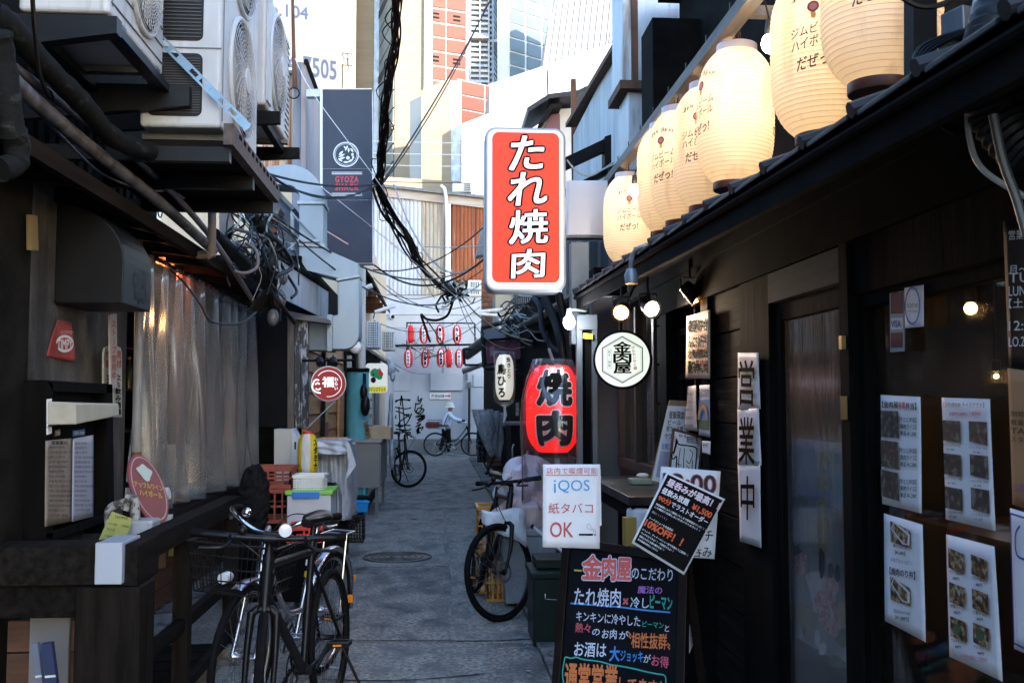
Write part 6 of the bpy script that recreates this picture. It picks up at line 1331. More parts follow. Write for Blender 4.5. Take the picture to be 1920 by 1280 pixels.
pipe('wrapped_duct','black tape-wrapped duct hanging down at the left edge',[W(-5,60,3.2),W(5,120,3.25),W(20,230,3.3),W(32,270,3.35),W(28,305,3.35),W(0,318,3.3)],0.042,M_wrap,'duct',var=0.1)
pipe('elbow_pipe','grey vertical pipe with elbows hanging from the platform',[W(320,333,6.2),W(375,331,6.2),W(392,334,6.2),W(397,345,6.2),W(397,470,6.2),W(392,477,6.2),W(372,478,6.25)],0.025,mat('tan_grey_pipe',(0.22,0.17,0.13),(0.14,0.13,0.13),rough=0.55,scale=4),sm=4)
pipe('thin_wire','thin black wire looping over the vinyl curtain',[W(320,507,6),W(345,530,6),W(375,570,6),W(392,600,6),(W(425,608,6.3)),W(455,604,6.6),W(480,585,7)],0.006,M_cable,'cable')
pipe('thin_wire','pair of thin grey wires drooping beside the long pipes',[W(40,180,3.6),W(110,250,4.2),W(190,325,4.8),W(270,356,5.3),W(320,358,5.6),W(345,372,5.8)],0.006,M_cableg,'cable')
for k,(px,py) in enumerate(((92,190),(190,285),(300,392))): 
    p=W(px,py,(3.85,4.5,5.4)[k]); MB().ring(p,0.045,0.004,'X',14,4).build('clip',M_black,T('pipe_clip',['first','second','third'][k]+' black strap clip around the long pipes, counting from the left edge','clip',p))
# knot of cables around (430..520, 380..620)
kb_=T('cable_tangle','dense tangle of black and grey cables and hoses hanging under the platform end','cables',W(470,480,7.3))
rr=random.Random(21)
for k in range(46):
    x0=rr.uniform(430,525); y0=rr.uniform(365,470); Y=rr.uniform(6.8,7.8); P=[W(x0,y0,Y)]
    for j in range(4): x0+=rr.uniform(-28,34); y0+=rr.uniform(8,42); P.append(W(min(max(x0,425),560),min(y0,610),Y+rr.uniform(-.2,.3)))
    thick=rr.random()<0.16; MB().tube(smoothpts(P,5),rr.uniform(0.012,0.024) if thick else rr.uniform(0.003,0.007),8 if thick else 5).build('hose' if thick else 'cable',M_cableg if (rr.random()<0.22 and not thick) else (M_pvc if not thick else M_cable),kb_,smooth=True)
for k,(a_,b2_) in enumerate((((430,345),(505,640)),((425,470),(540,560)))): pass
pipe('grey_hose','loop of grey hose at the left of the cable tangle',[W(460,455,6.9),W(480,470,6.9),W(482,500,6.9),W(460,512,6.9),W(440,508,6.9)],0.012,M_pgrey,'hose')
pipe('grey_hose','grey cable bend crossing the tangle towards the blue wall',[W(436,428,7.2),W(480,440,7.2),W(500,447,7.2),W(470,463,7.2),W(440,455,7.2)],0.013,M_pgrey,'hose')
t=T('dark_duct_bundle','fat black ducts bending down under the cable tangle','duct',W(490,540,7.6))
for P_ in ([W(400,440,6.8),W(450,485,7.2),W(490,520,7.6),W(512,560,7.8),W(515,600,7.9)],[W(500,470,7.6),W(510,500,7.6),W(505,540,7.7),W(480,580,7.8)],[W(470,400,7.3),W(500,440,7.5),W(520,470,7.7)]): MB().tube(smoothpts(P_,6),0.05,12).build('duct',M_pvc,t,smooth=True)
for (px,py,r_) in ((525,560,0.05),(512,595,0.045),(530,520,0.04)): MB().sphere(W(px,py,7.7),r_,12,8,(1,1,1.5)).build('bulbous_cap',M_gsteel,t,smooth=True)
t=T('pale_upright_board','pale upright board edge standing behind the cable tangle','board',W(423,400,7.5)); Fq=frontal(7.6); MB().fpoly(Fq,[(411,440),(436,440),(436,330),(411,330)],-0.05,0,px=True).build('board',mat('pale_board',(0.35,0.32,0.28),(0.28,0.25,0.22),scale=4),t)
# ================================================================ left middle distance
Y2=9.5; F2m=frontal(Y2)
sb2=T('timber_shack','weathered timber stall building beyond the vinyl curtain with planked side and corrugated fascia','building',(-1.4,9.5,0))
M_bpan=mat('black_board',(0.012,0.012,0.016),(0.02,0.02,0.026),rough=0.7,scale=3)
M_wpost=mat('peeling_post',(0.035,0.037,0.04),(0.3,0.31,0.34),rough=0.8,scale=(26,26,7),lo=0.52,hi=0.6,bump=0.4)
MB().fpoly(F2m,[(468,800),(543,800),(543,592),(468,592)],-0.05,0,px=True).build('black_board',M_bpan,sb2)
MB().fpoly(F2m,[(540,803),(552,801),(552,596),(540,596)],-0.05,0.03,px=True).build('worn_post',mat('worn_brown_post',(0.13,0.1,0.085),(0.06,0.05,0.045),rough=0.8,scale=(30,30,3),bump=0.4),sb2)
for x0,x1 in ((552.5,564),(564.5,578)): MB().fpoly(F2m,[(x0,805),(x1,800),(x1,596),(x0,596)],-0.05,0.02,px=True).build('peeling_board',M_wpost,sb2,bevel=0.003)
MB().fpoly(F2m,[(556,822),(560,820),(560,720),(554,720)],0.021,0.04,px=True).build('worn_batten',M_wpost,sb2)
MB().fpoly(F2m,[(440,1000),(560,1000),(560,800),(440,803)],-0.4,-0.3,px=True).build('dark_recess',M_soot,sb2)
MB().fpoly(F2m,[(541,598),(620,608),(618,600),(541,584)],-0.1,0.1,px=True).build('lintel_board',mat('worn_grey_lintel2',(0.07,0.065,0.06),(0.13,0.12,0.11),rough=0.8,scale=(3,20,20)),sb2)
XM=-1.24; FLm=lwall(XM)
M_oplank=mat('orange_brown_plank',(0.55,0.25,0.09),(0.36,0.16,0.055),rough=0.6,scale=(3,2,26),detail=8,bump=0.3,rnd=0.22,c3=(0.1,0.045,0.02),s3=(6,3,12),lo3=0.6,hi3=0.75)
zs=[0.0,0.2,0.41,0.6,0.8,1.0,1.2,1.39,1.6,1.8,2.0,2.2]
for k in range(len(zs)-1):
    MB().hexa([(XM-0.03,9.52,zs[k]),(XM+0.02,9.52,zs[k]),(XM+0.02,13.2,zs[k]),(XM-0.03,13.2,zs[k]),(XM-0.03,9.52,zs[k+1]-0.006),(XM,9.52,zs[k+1]-0.006),(XM,13.2,zs[k+1]-0.006),(XM-0.03,13.2,zs[k+1]-0.006)]).build('plank',M_oplank,sb2)
for y in (10.6,13.05): MB().b2((XM+0.022,y,0),(XM+0.06,y+0.08,2.25)).build('post',M_dwoodz,sb2)
MB().b2((XM+0.022,12.3,0),(XM+0.05,12.9,1.9)).build('narrow_door',M_oplank,sb2); MB().tube([(XM+0.07,12.4,1.0),(XM+0.09,12.4,1.04),(XM+0.09,12.4,1.14),(XM+0.07,12.4,1.18)],0.008,6).build('door_handle',MATS['brass'],sb2)
MB().b2((-3.2,9.56,0),(-1.3,13.9,2.9)).build('core_wall',M_soot,sb2)
# corrugated fascia with sloping top
M_fas=mat('streaky_pale_sheet',(0.34,0.37,0.42),(0.24,0.26,0.3),rough=0.6,scale=(10,10,0.8),c3=(0.06,0.06,0.065),s3=(9,5,1.2),lo3=0.57,hi3=0.72)
FF=lwall(-1.22); q=[FF.ab(*p) for p in ((519,560),(519,478),(612,541),(612,600))]
corr(FF,((q[0][0],q[0][1]+0.02,q[1][1]),(q[3][0],q[3][1],q[2][1])),M_fas,sb2,0.09,0.014)
MB().tube([FF.pt(*q[1],0.01),FF.pt(*q[2],0.01)],0.035,8).build('sooty_ridge',M_soot,sb2)
# blue-grey wall behind
bw=T('blue_grey_house','blue-grey rendered upper wall with a sloping roof edge behind the cable tangle','building',(-2,10,2.5)); Fbw=frontal(9.9)
MB().fpoly(Fbw,[(470,600),(551,560),(551,398),(505,350),(470,330)],-0.4,0,px=True).build('wall',mat('blue_grey_render',(0.09,0.11,0.15),(0.12,0.145,0.19),rough=0.9,scale=4,bump=0.3),bw)
MB().fpoly(Fbw,[(551,398),(505,350),(480,335),(484,328),(512,346),(556,394)],-0.5,0.12,px=True).build('roof_edge',M_gsteel,bw); MB().fpoly(Fbw,[(546,470),(552,470),(552,400),(546,395)],0.0,0.05,px=True).build('corner_strip',M_galv,bw)
t=T('little_canopy','little weathered wooden canopy on the blue-grey wall above the cables','canopy',Fbw.px(505,410)); MB().fpoly(Fbw,[(478,412),(528,417),(534,401),(481,397)],0.02,0.3,px=True).build('canopy_board',mat('worn_grey_board',(0.15,0.14,0.13),(0.08,0.075,0.07),scale=(3,20,20),rough=0.8),t); MB().fpoly(Fbw,[(500,445),(524,440),(522,418),(500,416)],0.02,0.15,px=True).build('support',M_rust,t)
# rusty corrugated + concrete pier + wall behind AC
rc_=T('rusty_annex','rusty corrugated annex with a grey concrete pier behind the air conditioners','building',(-2,11.5,3)); Fr1=frontal(11.4)
M_rc=mat('rusty_pale_corrugated',(0.5,0.4,0.3),(0.3,0.12,0.05),rough=0.8,scale=(16,16,0.7),lo=0.42,hi=0.6,c3=(0.22,0.07,0.03),s3=(10,10,0.5),lo3=0.55,hi3=0.7)
qa=Fr1.ab(480,330)[0],Fr1.ab(548,330)[0]; corr(Fr1,((qa[0],Fr1.ab(480,360)[1],Fr1.ab(480,140)[1]),(qa[1],Fr1.ab(548,360)[1],Fr1.ab(548,137)[1])),M_rc,rc_,0.075,0.02)
MB().fpoly(Fr1,[(478,146),(550,140),(550,134),(478,139)],-0.3,0.05,px=True).build('roof_edge',M_gsteel,rc_)
M_pier=mat('shaded_grey_concrete',(0.2,0.22,0.27),(0.15,0.165,0.2),rough=0.9,scale=(6,6,1.5),bump=0.3)  # bluish shade on the grey pier is put into its colour
pa=W(548,300,11.2); pb=W(573,300,11.2); ztp=W(560,116,11.2).z
MB().b2((pa.x,11.2,2.5),(pb.x,11.6,ztp)).build('concrete_pier',M_pier,rc_,bevel=0.01)
FPr=lwall(pb.x+0.003); MB().fpoly(FPr,[(573,400),(602,400),(602,200),(573,117)],-0.05,0,px=True).build('side_wall',mat('pink_lit_render',(0.3,0.26,0.26),(0.22,0.2,0.21),rough=0.9,scale=(3,3,1),bump=0.3),rc_);  # pinkish light on the pier's right face is put into the colour
MB().tube([FPr.px(572,115,0.01),FPr.px(604,202,0.01)],0.03,6).build('coping',M_black,rc_)
t=T('rust_mast','thin rusty mast rising from the concrete pier past the blue lettering','mast',W(553,160,11.1)); MB().tube([W(553,165,11.1),W(551,110,11.1),W(548,-30,11.1)],[0.03,0.022,0.016],8).build('mast',M_rust,t); MB().ring(W(551,175,11.05),0.06,0.008,'Y',16,5).build('cable_loop',M_cable,t)
t=T('insulator','small white insulator on the guy wire near the grey sign','insulator',W(590,181,11)); MB().sphere(W(590,181,11),0.03,10,8,(1.4,1,1)).build('body',M_white,t,smooth=True)
# GYOZA sign
Yg=10.9; Fg2=frontal(Yg); gz=T('gyoza_sign','tall dark slate sign with white roundel and red capital letters, left side','sign',Fg2.px(650,495))
MB().fpoly(Fg2,[(600,494),(700,494),(697,166),(600,166)],-0.16,0,px=True).build('box',mat('pale_sign_side',(0.62,0.62,0.66),rough=0.5),gz)
M_slate=mat('slate_blue_panel',(0.05,0.06,0.083),(0.042,0.05,0.07),spec=0.12,rough=0.6,scale=(3,3,1))
for (y0,y1) in ((168,316),(316.6,375),(375.6,493)): MB().fpoly(Fg2,[(605,y1),(698.5,y1),(697.5,y0),(605,y0)],0.0005,0.004,px=True).build('face_panel',M_slate,gz)
M_gw=mat('sign_white_print',(0.65,0.68,0.72)); cg=Fg2.ab(649,290); Fcg=Fr(Fg2.pt(*cg),Fg2.u,Fg2.v); rg_=Fg2.ab(673,290)[0]-cg[0]
oring(Fcg,rg_,rg_,0.012,M_gw,gz,c=0.006,name='roundel_ring'); oring(Fcg,rg_*.85,rg_*.85,0.004,M_gw,gz,c=0.006,name='roundel_ring')
def leaf(F,cx,cy,rot,l,w,m,par,name='leaf_print',c=0.006):
    b=MB(); P=[(l*(u-.5),w*math.sin(math.pi*u)) for u in [k/8 for k in range(9)]]+[(l*(u-.5),-w*math.sin(math.pi*u)) for u in [k/8 for k in range(7,0,-1)]]
    b.face([b.v(F.pt(cx+x*math.cos(rot)-y*math.sin(rot),cy+x*math.sin(rot)+y*math.cos(rot),c)) for x,y in P]); b.build(name,m,par)
for k,(cx,cy,ro,l,w) in enumerate(((-.4,.1,.8,.5,.09),(-.35,-.1,.5,.6,.08),(-.3,-.3,.3,.5,.08),(-.45,-.45,-.6,.45,.08),(.05,.55,1.2,.35,.08),(.2,.35,1.5,.4,.07),(.45,.35,2.2,.4,.08),(.5,.0,1.4,.3,.1),(.0,.4,.9,.3,.05),(-.1,.55,2.2,.3,.06),(.35,-.5,.5,.5,.09),(.0,-.62,0,.5,.08),(.55,-.25,1.2,.3,.08))): leaf(Fcg,cx*rg_,cy*rg_,ro,l*rg_,w*rg_,M_gw,gz,c=0.006+0.0003*k)
leaf(Fcg,.15*rg_,-.28*rg_,1.57,.32*rg_,.15*rg_,M_gw,gz,name='turnip_print',c=0.012)
M_rgy=mat('sign_red_print',(0.6,0.05,0.07))
for s,y0,y1 in (('GYOZA',331,342),('SHACK',345,357)): tx(Fg2,s,629,y0,672,y1,M_rgy,gz,c=0.006,off=0.03,spacing=1.25)
for y in (323.5,326.5,363,366.5): stroke(Fg2,[(622,y),(679,y)],0.008,M_gw,gz,'rule',0.006)
MB().fpoly(Fg2,[(574,180),(600,180),(600,166),(574,166)],-0.12,-0.02,px=True).build('wall_arm',M_galv,gz)
stroke(Fg2,[(607,430),(653,458)],0.012,mat('pale_streak',(0.55,0.35,0.3)),gz,'pale_diagonal',0.006)  # a pale diagonal streak drawn over the slate panel
# big ducting
dc=T('exhaust_ducting','big pale blue-grey sheet metal exhaust duct stepping down left of the slate sign','duct',(-1.2,10,3)); M_dct=mat('duct_sheet',(0.26,0.32,0.37),(0.21,0.26,0.31),rough=0.4,metal=0.25,scale=(3,3,1),rvar=0.1)
Fd=frontal(9.6)
arc=[(500,312),(540,308)]+[(540+67*math.sin(a),(375-67*math.cos(a))) for a in [k*math.pi/16 for k in range(1,9)]]
inn=[(560,378)]+[(540+22*math.sin(a),375-28*math.cos(a)) for a in [k*math.pi/16 for k in range(7,-1,-1)]]+[(500,345)]
MB().fpoly(Fd,inn[::-1]+[] and [] or ([(500,345)]+inn[::-1][1:]+arc[::-1]),-0.35,0,px=True).build('elbow',M_dct,dc,bevel=0.006)
MB().fpoly(Fd,[(558,383),(609,383),(609,377),(558,377)],-0.37,0.02,px=True).build('joint_collar',M_galv,dc)
MB().fpoly(Fd,[(561,455),(606,459),(606,383.5),(561,383.5)],-0.35,0,px=True).build('vertical_duct',M_dct,dc,bevel=0.006)
MB().fpoly(Fd,[(558,461),(609,464),(609,457),(558,454)],-0.37,0.02,px=True).build('joint_collar',M_galv,dc)
MB().fpoly(Fd,[(561,462),(606,465),(672,494),(672,516),(634,522),(575,507),(561,484)],-0.33,0,px=True).build('offset_duct',M_dct,dc,bevel=0.006)
MB().fpoly(Fd,[(631,527),(675,519),(675,515),(631,523)],-0.35,0.02,px=True).build('joint_collar',M_galv,dc)
MB().fpoly(Fd,[(633,527.5),(674,520),(674,625)]+[(674-28*(1-math.cos(a)),625+30*math.sin(a)) for a in [k*math.pi/12 for k in range(1,7)]]+[(622,655),(622,592),(633,590)],-0.33,0,px=True).build('lower_duct',M_dct,dc,bevel=0.01)
MB().fpoly(Fd,[(578,655),(616,657),(616,592),(578,590)],-0.33,-0.05,px=True).build('fan_box',mat('blue_duct_box',(0.1,0.14,0.19),(0.13,0.17,0.22),rough=0.5,scale=4),dc,bevel=0.005)
MB().fpoly(Fd,[(614,658),(623,658),(623,590),(614,590)],-0.33,0.03,px=True).build('flange',M_dct,dc)
for k in range(4): MB().lathe(Fd.px(618.5,600+k*16,0.03),[(0.008,0),(0.006,0.008)],8,axis=(0,-1,0)).build('rivet',M_galv,dc)
t=T('duct_bracket','galvanised bracket strut holding the duct above the lamp','bracket',Fd.px(560,450)); MB().tube([Fd.px(551,405,.05),Fd.px(598,452,.05)],0.012,6).build('strut',M_galv,t); MB().fpoly(Fd,[(550,455),(600,455),(600,450),(550,450)],0.03,0.06,px=True).build('rail',M_galv,t)
t=T('wall_lamp','round grey floodlight on the bracket left of the duct','lamp',Fd.px(543,451,0.1)); MB().lathe(Fd.px(545,451,0.12),[(0.0,0),(0.045,0.0),(0.042,-0.04),(0.015,-0.07)],18,axis=(-.5,-1,-.3)).build('head',M_gsteel,t,smooth=True); MB().tube([Fd.px(551,452,.1),Fd.px(560,452,.05)],0.01,6).build('arm',M_galv,t)
# round わらい福 sign
pr=W(616,719,9.1); an_=R_(12); Fw2=Fr(pr,Vector((math.cos(an_),math.sin(an_),0)),(0,0,1)); rr2=0.158
wf2=T('round_red_sign','round dark red sign with white characters and a smiling half face','sign',pr)
MB().lathe(pr,[(0,0),(rr2,0),(rr2+.004,0.008),(rr2+.004,0.06),(0,0.06)],40,axis=-Fw2.n,cap=False).build('rim',M_galv,wf2,smooth=True)
MB().fpoly(Fw2,cpoly(Fw2,rr2*0.95,40,0),0.001,0.005).build('face',mat('maroon_acrylic',(0.3,0.02,0.02),rough=0.4,spec=.15,emit=(0.4,0.03,0.02),estr=0.02),wf2)
def arcs(F,r,a0,a1,w,m,par,c=0.007): stroke(F,[Vector((r*math.cos(a0+(a1-a0)*k/20),r*math.sin(a0+(a1-a0)*k/20))) for k in range(21)],w,m,par,'painted_arc',c,px=False)
arcs(Fw2,rr2*.74,-1.7,1.75,0.006,M_sw,wf2); arcs(Fw2,rr2*.74,1.75,2.5,0.006,M_sw,wf2)
txa(Fw2,'福',(-0.055,-0.03,0.045,0.06),M_sw,wf2,c=0.0075,off=0.035); txa(Fw2,'わらい',(0.05,-0.06,0.085,0.06),M_sw,wf2,c=0.0075,vert=True,off=0.03)
for P_ in ([(-.145,-.02),(-.13,.02),(-.11,.035),(-.085,.03)],[(-.145,-.02),(-.14,-.05),(-.11,-.075),(-.07,-.085)],[(-.12,-.01),(-.1,0.005),(-.08,-.005)],[(-.115,-.045),(-.09,-.055),(-.07,-.04)]): stroke(Fw2,smoothpts([Vector(p) for p in P_],5),0.014,M_sw,wf2,'face_stroke',0.0075,px=False)
MB().tube([pr+Vector((0,0.03,rr2)),pr+Vector((0,0.05,rr2+0.05))],0.02,8).build('mount',M_black,wf2); MB().tube([pr+Vector((-0.25,0.05,rr2+0.05)),pr+Vector((0.22,0.1,rr2+0.06))],0.012,8).build('arm',M_black,wf2)
for k,(px,lab) in enumerate(((598,'left small black spotlight on the arm over the round red sign'),(624,'right small black spotlight on the arm over the round red sign'))):
    p=W(px,672,9.15); t=T('small_spotlight',lab,'lamp',p,group='small spotlights above the round red sign'); MB().lathe(p,[(0.02,0),(0.033,0.01),(0.035,0.08),(0.028,0.07)],14,axis=(0.2,-0.6,-0.6)).build('head',M_bpl,t,smooth=True); MB().tube([p,p+Vector((0,0.05,0.03))],0.008,6).build('stem',M_bpl,t)
t=T('guy_cord','grey cord from the round red sign down to the striped lantern','cord',W(600,750,9.1)); MB().tube([W(628,752,9.1),W(575,803,8.6)],0.004,5).build('cord',M_cableg,t)
t=T('globe_lamp','white globe lamp beside the pale downpipe','lamp',W(667,650,9.7)); MB().sphere(W(667,651,9.7),0.062,18,12).build('globe',mat('opal_globe',(0.75,0.75,0.72),rough=0.3),t,smooth=True); MB().lathe(W(667,640,9.7),[(0.025,0),(0.02,0.04)],10).build('neck',M_bpl,t)
t=T('lizard_plaque','narrow yellow-green and red painted wooden plaque on the plank wall','plaque',FLm.px(611,790,.03)); MB().fpoly(lwall(XM+.03),[(607,790),(614,790),(614,755),(607,755)],0,0.01,px=True).build('upper_plaque',mat('lime_paint',(0.4,0.42,0.08),(0.3,0.12,0.04),scale=30,lo=0.5,hi=0.55),t); MB().fpoly(lwall(XM+.03),[(605,822),(614,822),(614,791),(605,793)],0,0.01,px=True).build('lower_plaque',mat('red_brown_paint',(0.2,0.06,0.04)),t)
# striped lantern
cy=W(577,853,8.5); M_yl=paper_mat('yellow_lantern_paper',(0.8,0.62,0.05),0.4); M_wl=paper_mat('white_lantern_paper',(0.8,0.8,0.82),0.4)
yl=lantern('striped_lantern','yellow and white striped paper lantern hanging by the white cabinet','lantern',cy,0.085,0.36,M_yl,M_redink,M_redink,ribs=26,n=48,caph=0.02,ribd=0.02)
bod=[c for c in bpy.data.objects if c.parent==yl and c.name.startswith('paper_body')][0]; bod.data.materials.append(M_wl); M_inkm=M_ink
for pg in bod.data.polygons:
    v=bod.data.vertices[pg.vertices[0]].co; an=math.atan2(v.y-pg.center.y*0,v.x); an=math.degrees(math.atan2(pg.center.y,pg.center.x))
    if -122<an<-70 or 60<an<100: pg.material_index=1
ltext(yl,cy,0.085,0.36,'スタミナ',0.95,-0.12,0.14,0.05,M_ink,vert=True,off=0.04)
# white cabinet / outdoor unit with sticker
wc=T('white_unit','white water heater cabinet with a control panel beneath the black board','cabinet',W(535,900,9.0)); Fwc=frontal(9.0)
MB().fpoly(Fwc,[(514,905),(546,906),(546,805),(514,804)],-0.3,0,px=True).build('side',mat('off_white_side',(0.4,0.4,0.38),(0.34,0.34,0.32),scale=3,rough=0.5),wc); MB().hexa([Fwc.px(546.5,905,0),Fwc.px(561,894,0.0),Fwc.px(561,894,-.28),Fwc.px(546.5,905,-.28),Fwc.px(546.5,803,0),Fwc.px(561,826,0),Fwc.px(561,826,-.28),Fwc.px(546.5,803,-.28)]).build('front',M_acw,wc)
MB().fpoly(Fwc,[(548,900),(550,899),(550,872),(548,872)],0.001,0.004,px=True).build('vent_slot',M_soot,wc); MB().fpoly(Fwc,[(551,880),(558,876),(558,850),(551,850)],0.001,0.003,px=True).build('label_sheet',mat('label_grey',(0.5,0.5,0.5)),wc); MB().fpoly(Fwc,[(552,842),(555,842),(555,828),(552,828)],0.001,0.003,px=True).build('small_label',M_ink,wc)
# crates & containers
def crate(name,label,c,d,m,group=None,rz=0,th=0.012,cat='crate',slots=(5,2),stack=1):
    """open plastic crate with slotted sides"""
    t=T(name,label,cat,c,group,rz); w,l,h=d
    R=Matrix.Translation(Vector(c))@Matrix.Rotation(rz,4,'Z')
    def bx2(p0,p1,nm,mm=m): b=MB(); b.xf=R; b.b2(p0,p1).build(nm,mm,t)
    bx2((-w/2,-l/2,0),(w/2,l/2,th),'floor'); 
    for sx,sy in ((0,-1),(0,1),(-1,0),(1,0)):
        b=MB(); b.xf=R
        if sy: 
            y0,y1=sorted((sy*l/2,sy*(l/2-th))); n=slots[0]; cw_=w/n
            for k in range(n+1): x=-w/2+k*(w-th)/n; b.b2((x,y0,th),(x+th,y1,h))
            for k in range(slots[1]+1): z_=th+k*(h-2*th)/slots[1]; b.b2((-w/2,y0-0.002,z_),(w/2,y1+0.002,z_+th*1.3))
        else:
            x0,x1=sorted((sx*w/2,sx*(w/2-th))); n=slots[0]
            for k in range(n+1): y=-l/2+k*(l-th)/n; b.b2((x0,y,th),(x1,y+th,h))
            for k in range(slots[1]+1): z_=th+k*(h-2*th)/slots[1]; b.b2((x0-0.002,-l/2,z_),(x1+0.002,l/2,z_+th*1.3))
        b.build('side_wall',m,t)
    b=MB(); b.xf=R; 
    for (p0,p1) in (((-w/2-.008,-l/2-.008,h),(w/2+.008,-l/2+.012,h+.02)),((-w/2-.008,l/2-.012,h),(w/2+.008,l/2+.008,h+.02)),((-w/2-.008,-l/2+.0121,h),(-w/2+.012,l/2-.0121,h+.02)),((w/2-.012,-l/2+.0121,h),(w/2+.008,l/2-.0121,h+.02))): b.b2(p0,p1)
    b.build('rim',m,t); return t
def G(px,py,Y=None):
    """ground point under a pixel (or at depth)"""
    Yg=1867*1.5/(py-755) if Y is None else Y; p=W(px,py,Yg); return Vector((p.x,p.y,0)) if Y is None else p
M_crr=mat('brick_red_plastic',(0.28,0.045,0.02),(0.2,0.035,0.018),rough=0.5,scale=5); M_cro=mat('orange_plastic',(0.62,0.27,0.03),(0.52,0.22,0.03),rough=0.45,scale=5); M_crd=mat('bright_red_plastic',(0.6,0.04,0.02),rough=0.4)
zc_=W(515,938,8.0).z
crate('crate','lower brick red beer crate beside the fleece bundle',W(515,975,8.0),(0.3,0.4,0.24),M_crr,'brick red crates')
crate('crate','upper brick red beer crate stacked beside the fleece bundle',W(515,975,8.0)+Vector((0,0,0.265)),(0.3,0.4,0.14),M_crr,'brick red crates')
MB().b2((-1.55,7.6,0.1),(-1.05,8.5,0.53)).build('plinth_block',M_soot,sb2)
def solidbox(name,label,cat,c,d,m,lidm=None,lidh=0.03,bev=0.01):
    t=T(name,label,cat,c); x,y,z_=c; MB().b2((x-d[0]/2,y-d[1]/2,z_),(x+d[0]/2,y+d[1]/2,z_+d[2])).build('body',m,t,bevel=bev)
    if lidm: MB().b2((x-d[0]/2-.015,y-d[1]/2-.015,z_+d[2]+.001),(x+d[0]/2+.015,y+d[1]/2+.015,z_+d[2]+lidh)).build('lid',lidm,t,bevel=bev*.8)
    return t
p=W(585,985,7.9); M_gld=mat('green_lid',(0.2,0.5,0.06),rough=0.4); M_blu=mat('blue_plastic',(0.02,0.16,0.55),rough=0.4); M_tub=mat('milky_tub',(0.5,0.53,0.55),(0.42,0.45,0.48),rough=0.35,scale=3)
t=solidbox('storage_tub','milky storage tub with a green lid and blue handle flap','tub',(p.x,p.y,W(585,985,7.9).z),(0.33,0.42,0.255),M_tub,M_gld,0.035)
q0=W(548,922,7.67); q1=W(599,934,7.67); MB().b2((q0.x,7.66,q1.z),(q1.x,7.672,q0.z)).build('handle_flap',M_blu,t,bevel=0.004)
p=W(582,917,7.9); crate('basket','white perforated basket sitting on the green lidded tub',p,(0.23,0.26,0.10),M_white,th=0.007,cat='basket',slots=(10,5))
p=W(575,1012,7.5); crate('crate','bright red shallow crate on the ground behind the bicycle handlebar',Vector((p.x,p.y,p.z)),(0.25,0.3,0.10),M_crd,slots=(2,1)); MB().b2((-1.3,7.2,0.1),(-0.85,8.2,W(575,1012,7.5).z-0.005)).build('plinth_block',M_soot,sb2)
# black bin & silver cover cart
t=solidbox('black_stand','black panelled stand half covered by the silver sheet','stand',(W(600,960,8.7).x,8.8,0.1),(0.28,0.4,0.72),M_bpan); 
sc_=T('silver_covered_cart','cart covered with a crumpled silver protective sheet','cart',(-0.85,8.9,0))
p0=W(592,845,8.7); p1=W(655,845,8.7); zt_=W(620,836,8.7).z; zb_=W(640,975,8.7).z
rows=[]; rr=random.Random(8)
def silver(x0,x1,y0,y1,z0,z1,par,name,wr=0.018,nn=26,seed=1):
    r2=random.Random(seed); ph=[r2.random()*6 for _ in range(6)]; rows=[]
    per=[]; n=nn
    for k in range(n): u=k/n; per.append((x0+(x1-x0)*u,y0,0,-1))
    for k in range(n): u=k/n; per.append((x1,y0+(y1-y0)*u,1,0))
    for k in range(n): u=k/n; per.append((x1-(x1-x0)*u,y1,0,1))
    for k in range(n+1): u=k/n; per.append((x0,y1-(y1-y0)*u,-1,0))
    for i in range(15):
        v=i/14; z_=z0+(z1-z0)*v; row=[]
        for j,(x,y,nx,ny) in enumerate(per):
            dd=wr*(math.sin(j*0.9+ph[0]+v*3)+0.6*math.sin(j*0.37+ph[1]-v*5)+0.5*math.sin(v*14+j*.5+ph[2]))*(1.1-0.5*v); row.append((x+nx*dd,y+ny*dd,z_))
        rows.append(row)
    cx,cy_=(x0+x1)/2,(y0+y1)/2
    for s_ in (0.7,0.35,0.02): rows.append([(cx+(r[0]-cx)*s_,cy_+(r[1]-cy_)*s_,z1+0.012*math.sin(j*1.3+s_*9)) for j,r in enumerate(rows[14])])
    MB().sheet(rows,0.002).build(name,MATS.get('silver_sheet') or mat('silver_sheet',(0.42,0.45,0.5),(0.3,0.33,0.38),rough=0.55,metal=0.35,scale=7,bump=0.5,bscale=(14,14,14)),par,smooth=True)
silver(p0.x,p1.x,8.7,9.4,zb_,zt_,sc_,'cover_sheet'); MB().b2((p0.x+.05,8.75,0.1),(p1.x-.05,9.3,zb_+0.02)).build('cart_body',M_bpan,sc_)
p0=W(575,836,8.5); p1=W(652,836,8.5); silver(p0.x,p1.x,8.5,9.0,W(600,852,8.5).z,W(600,827,8.5).z,sc_,'folded_sheet',0.01,18,3)
q=frontal(8.45); MB().fpoly(q,[(646,902),(668,872),(655,830),(648,828),(654,870)],-0.01,0,px=True).build('loose_flap',MATS['silver_sheet'],sc_)
p=W(625,826,9.2); t=T('orange_tray','orange tray lying on top of the silver covered cart','tray',p); MB().b2((p.x-.12,p.y-.1,p.z),(p.x+.13,p.y+.1,p.z+.03)).build('tray',M_cro,t,bevel=.006)
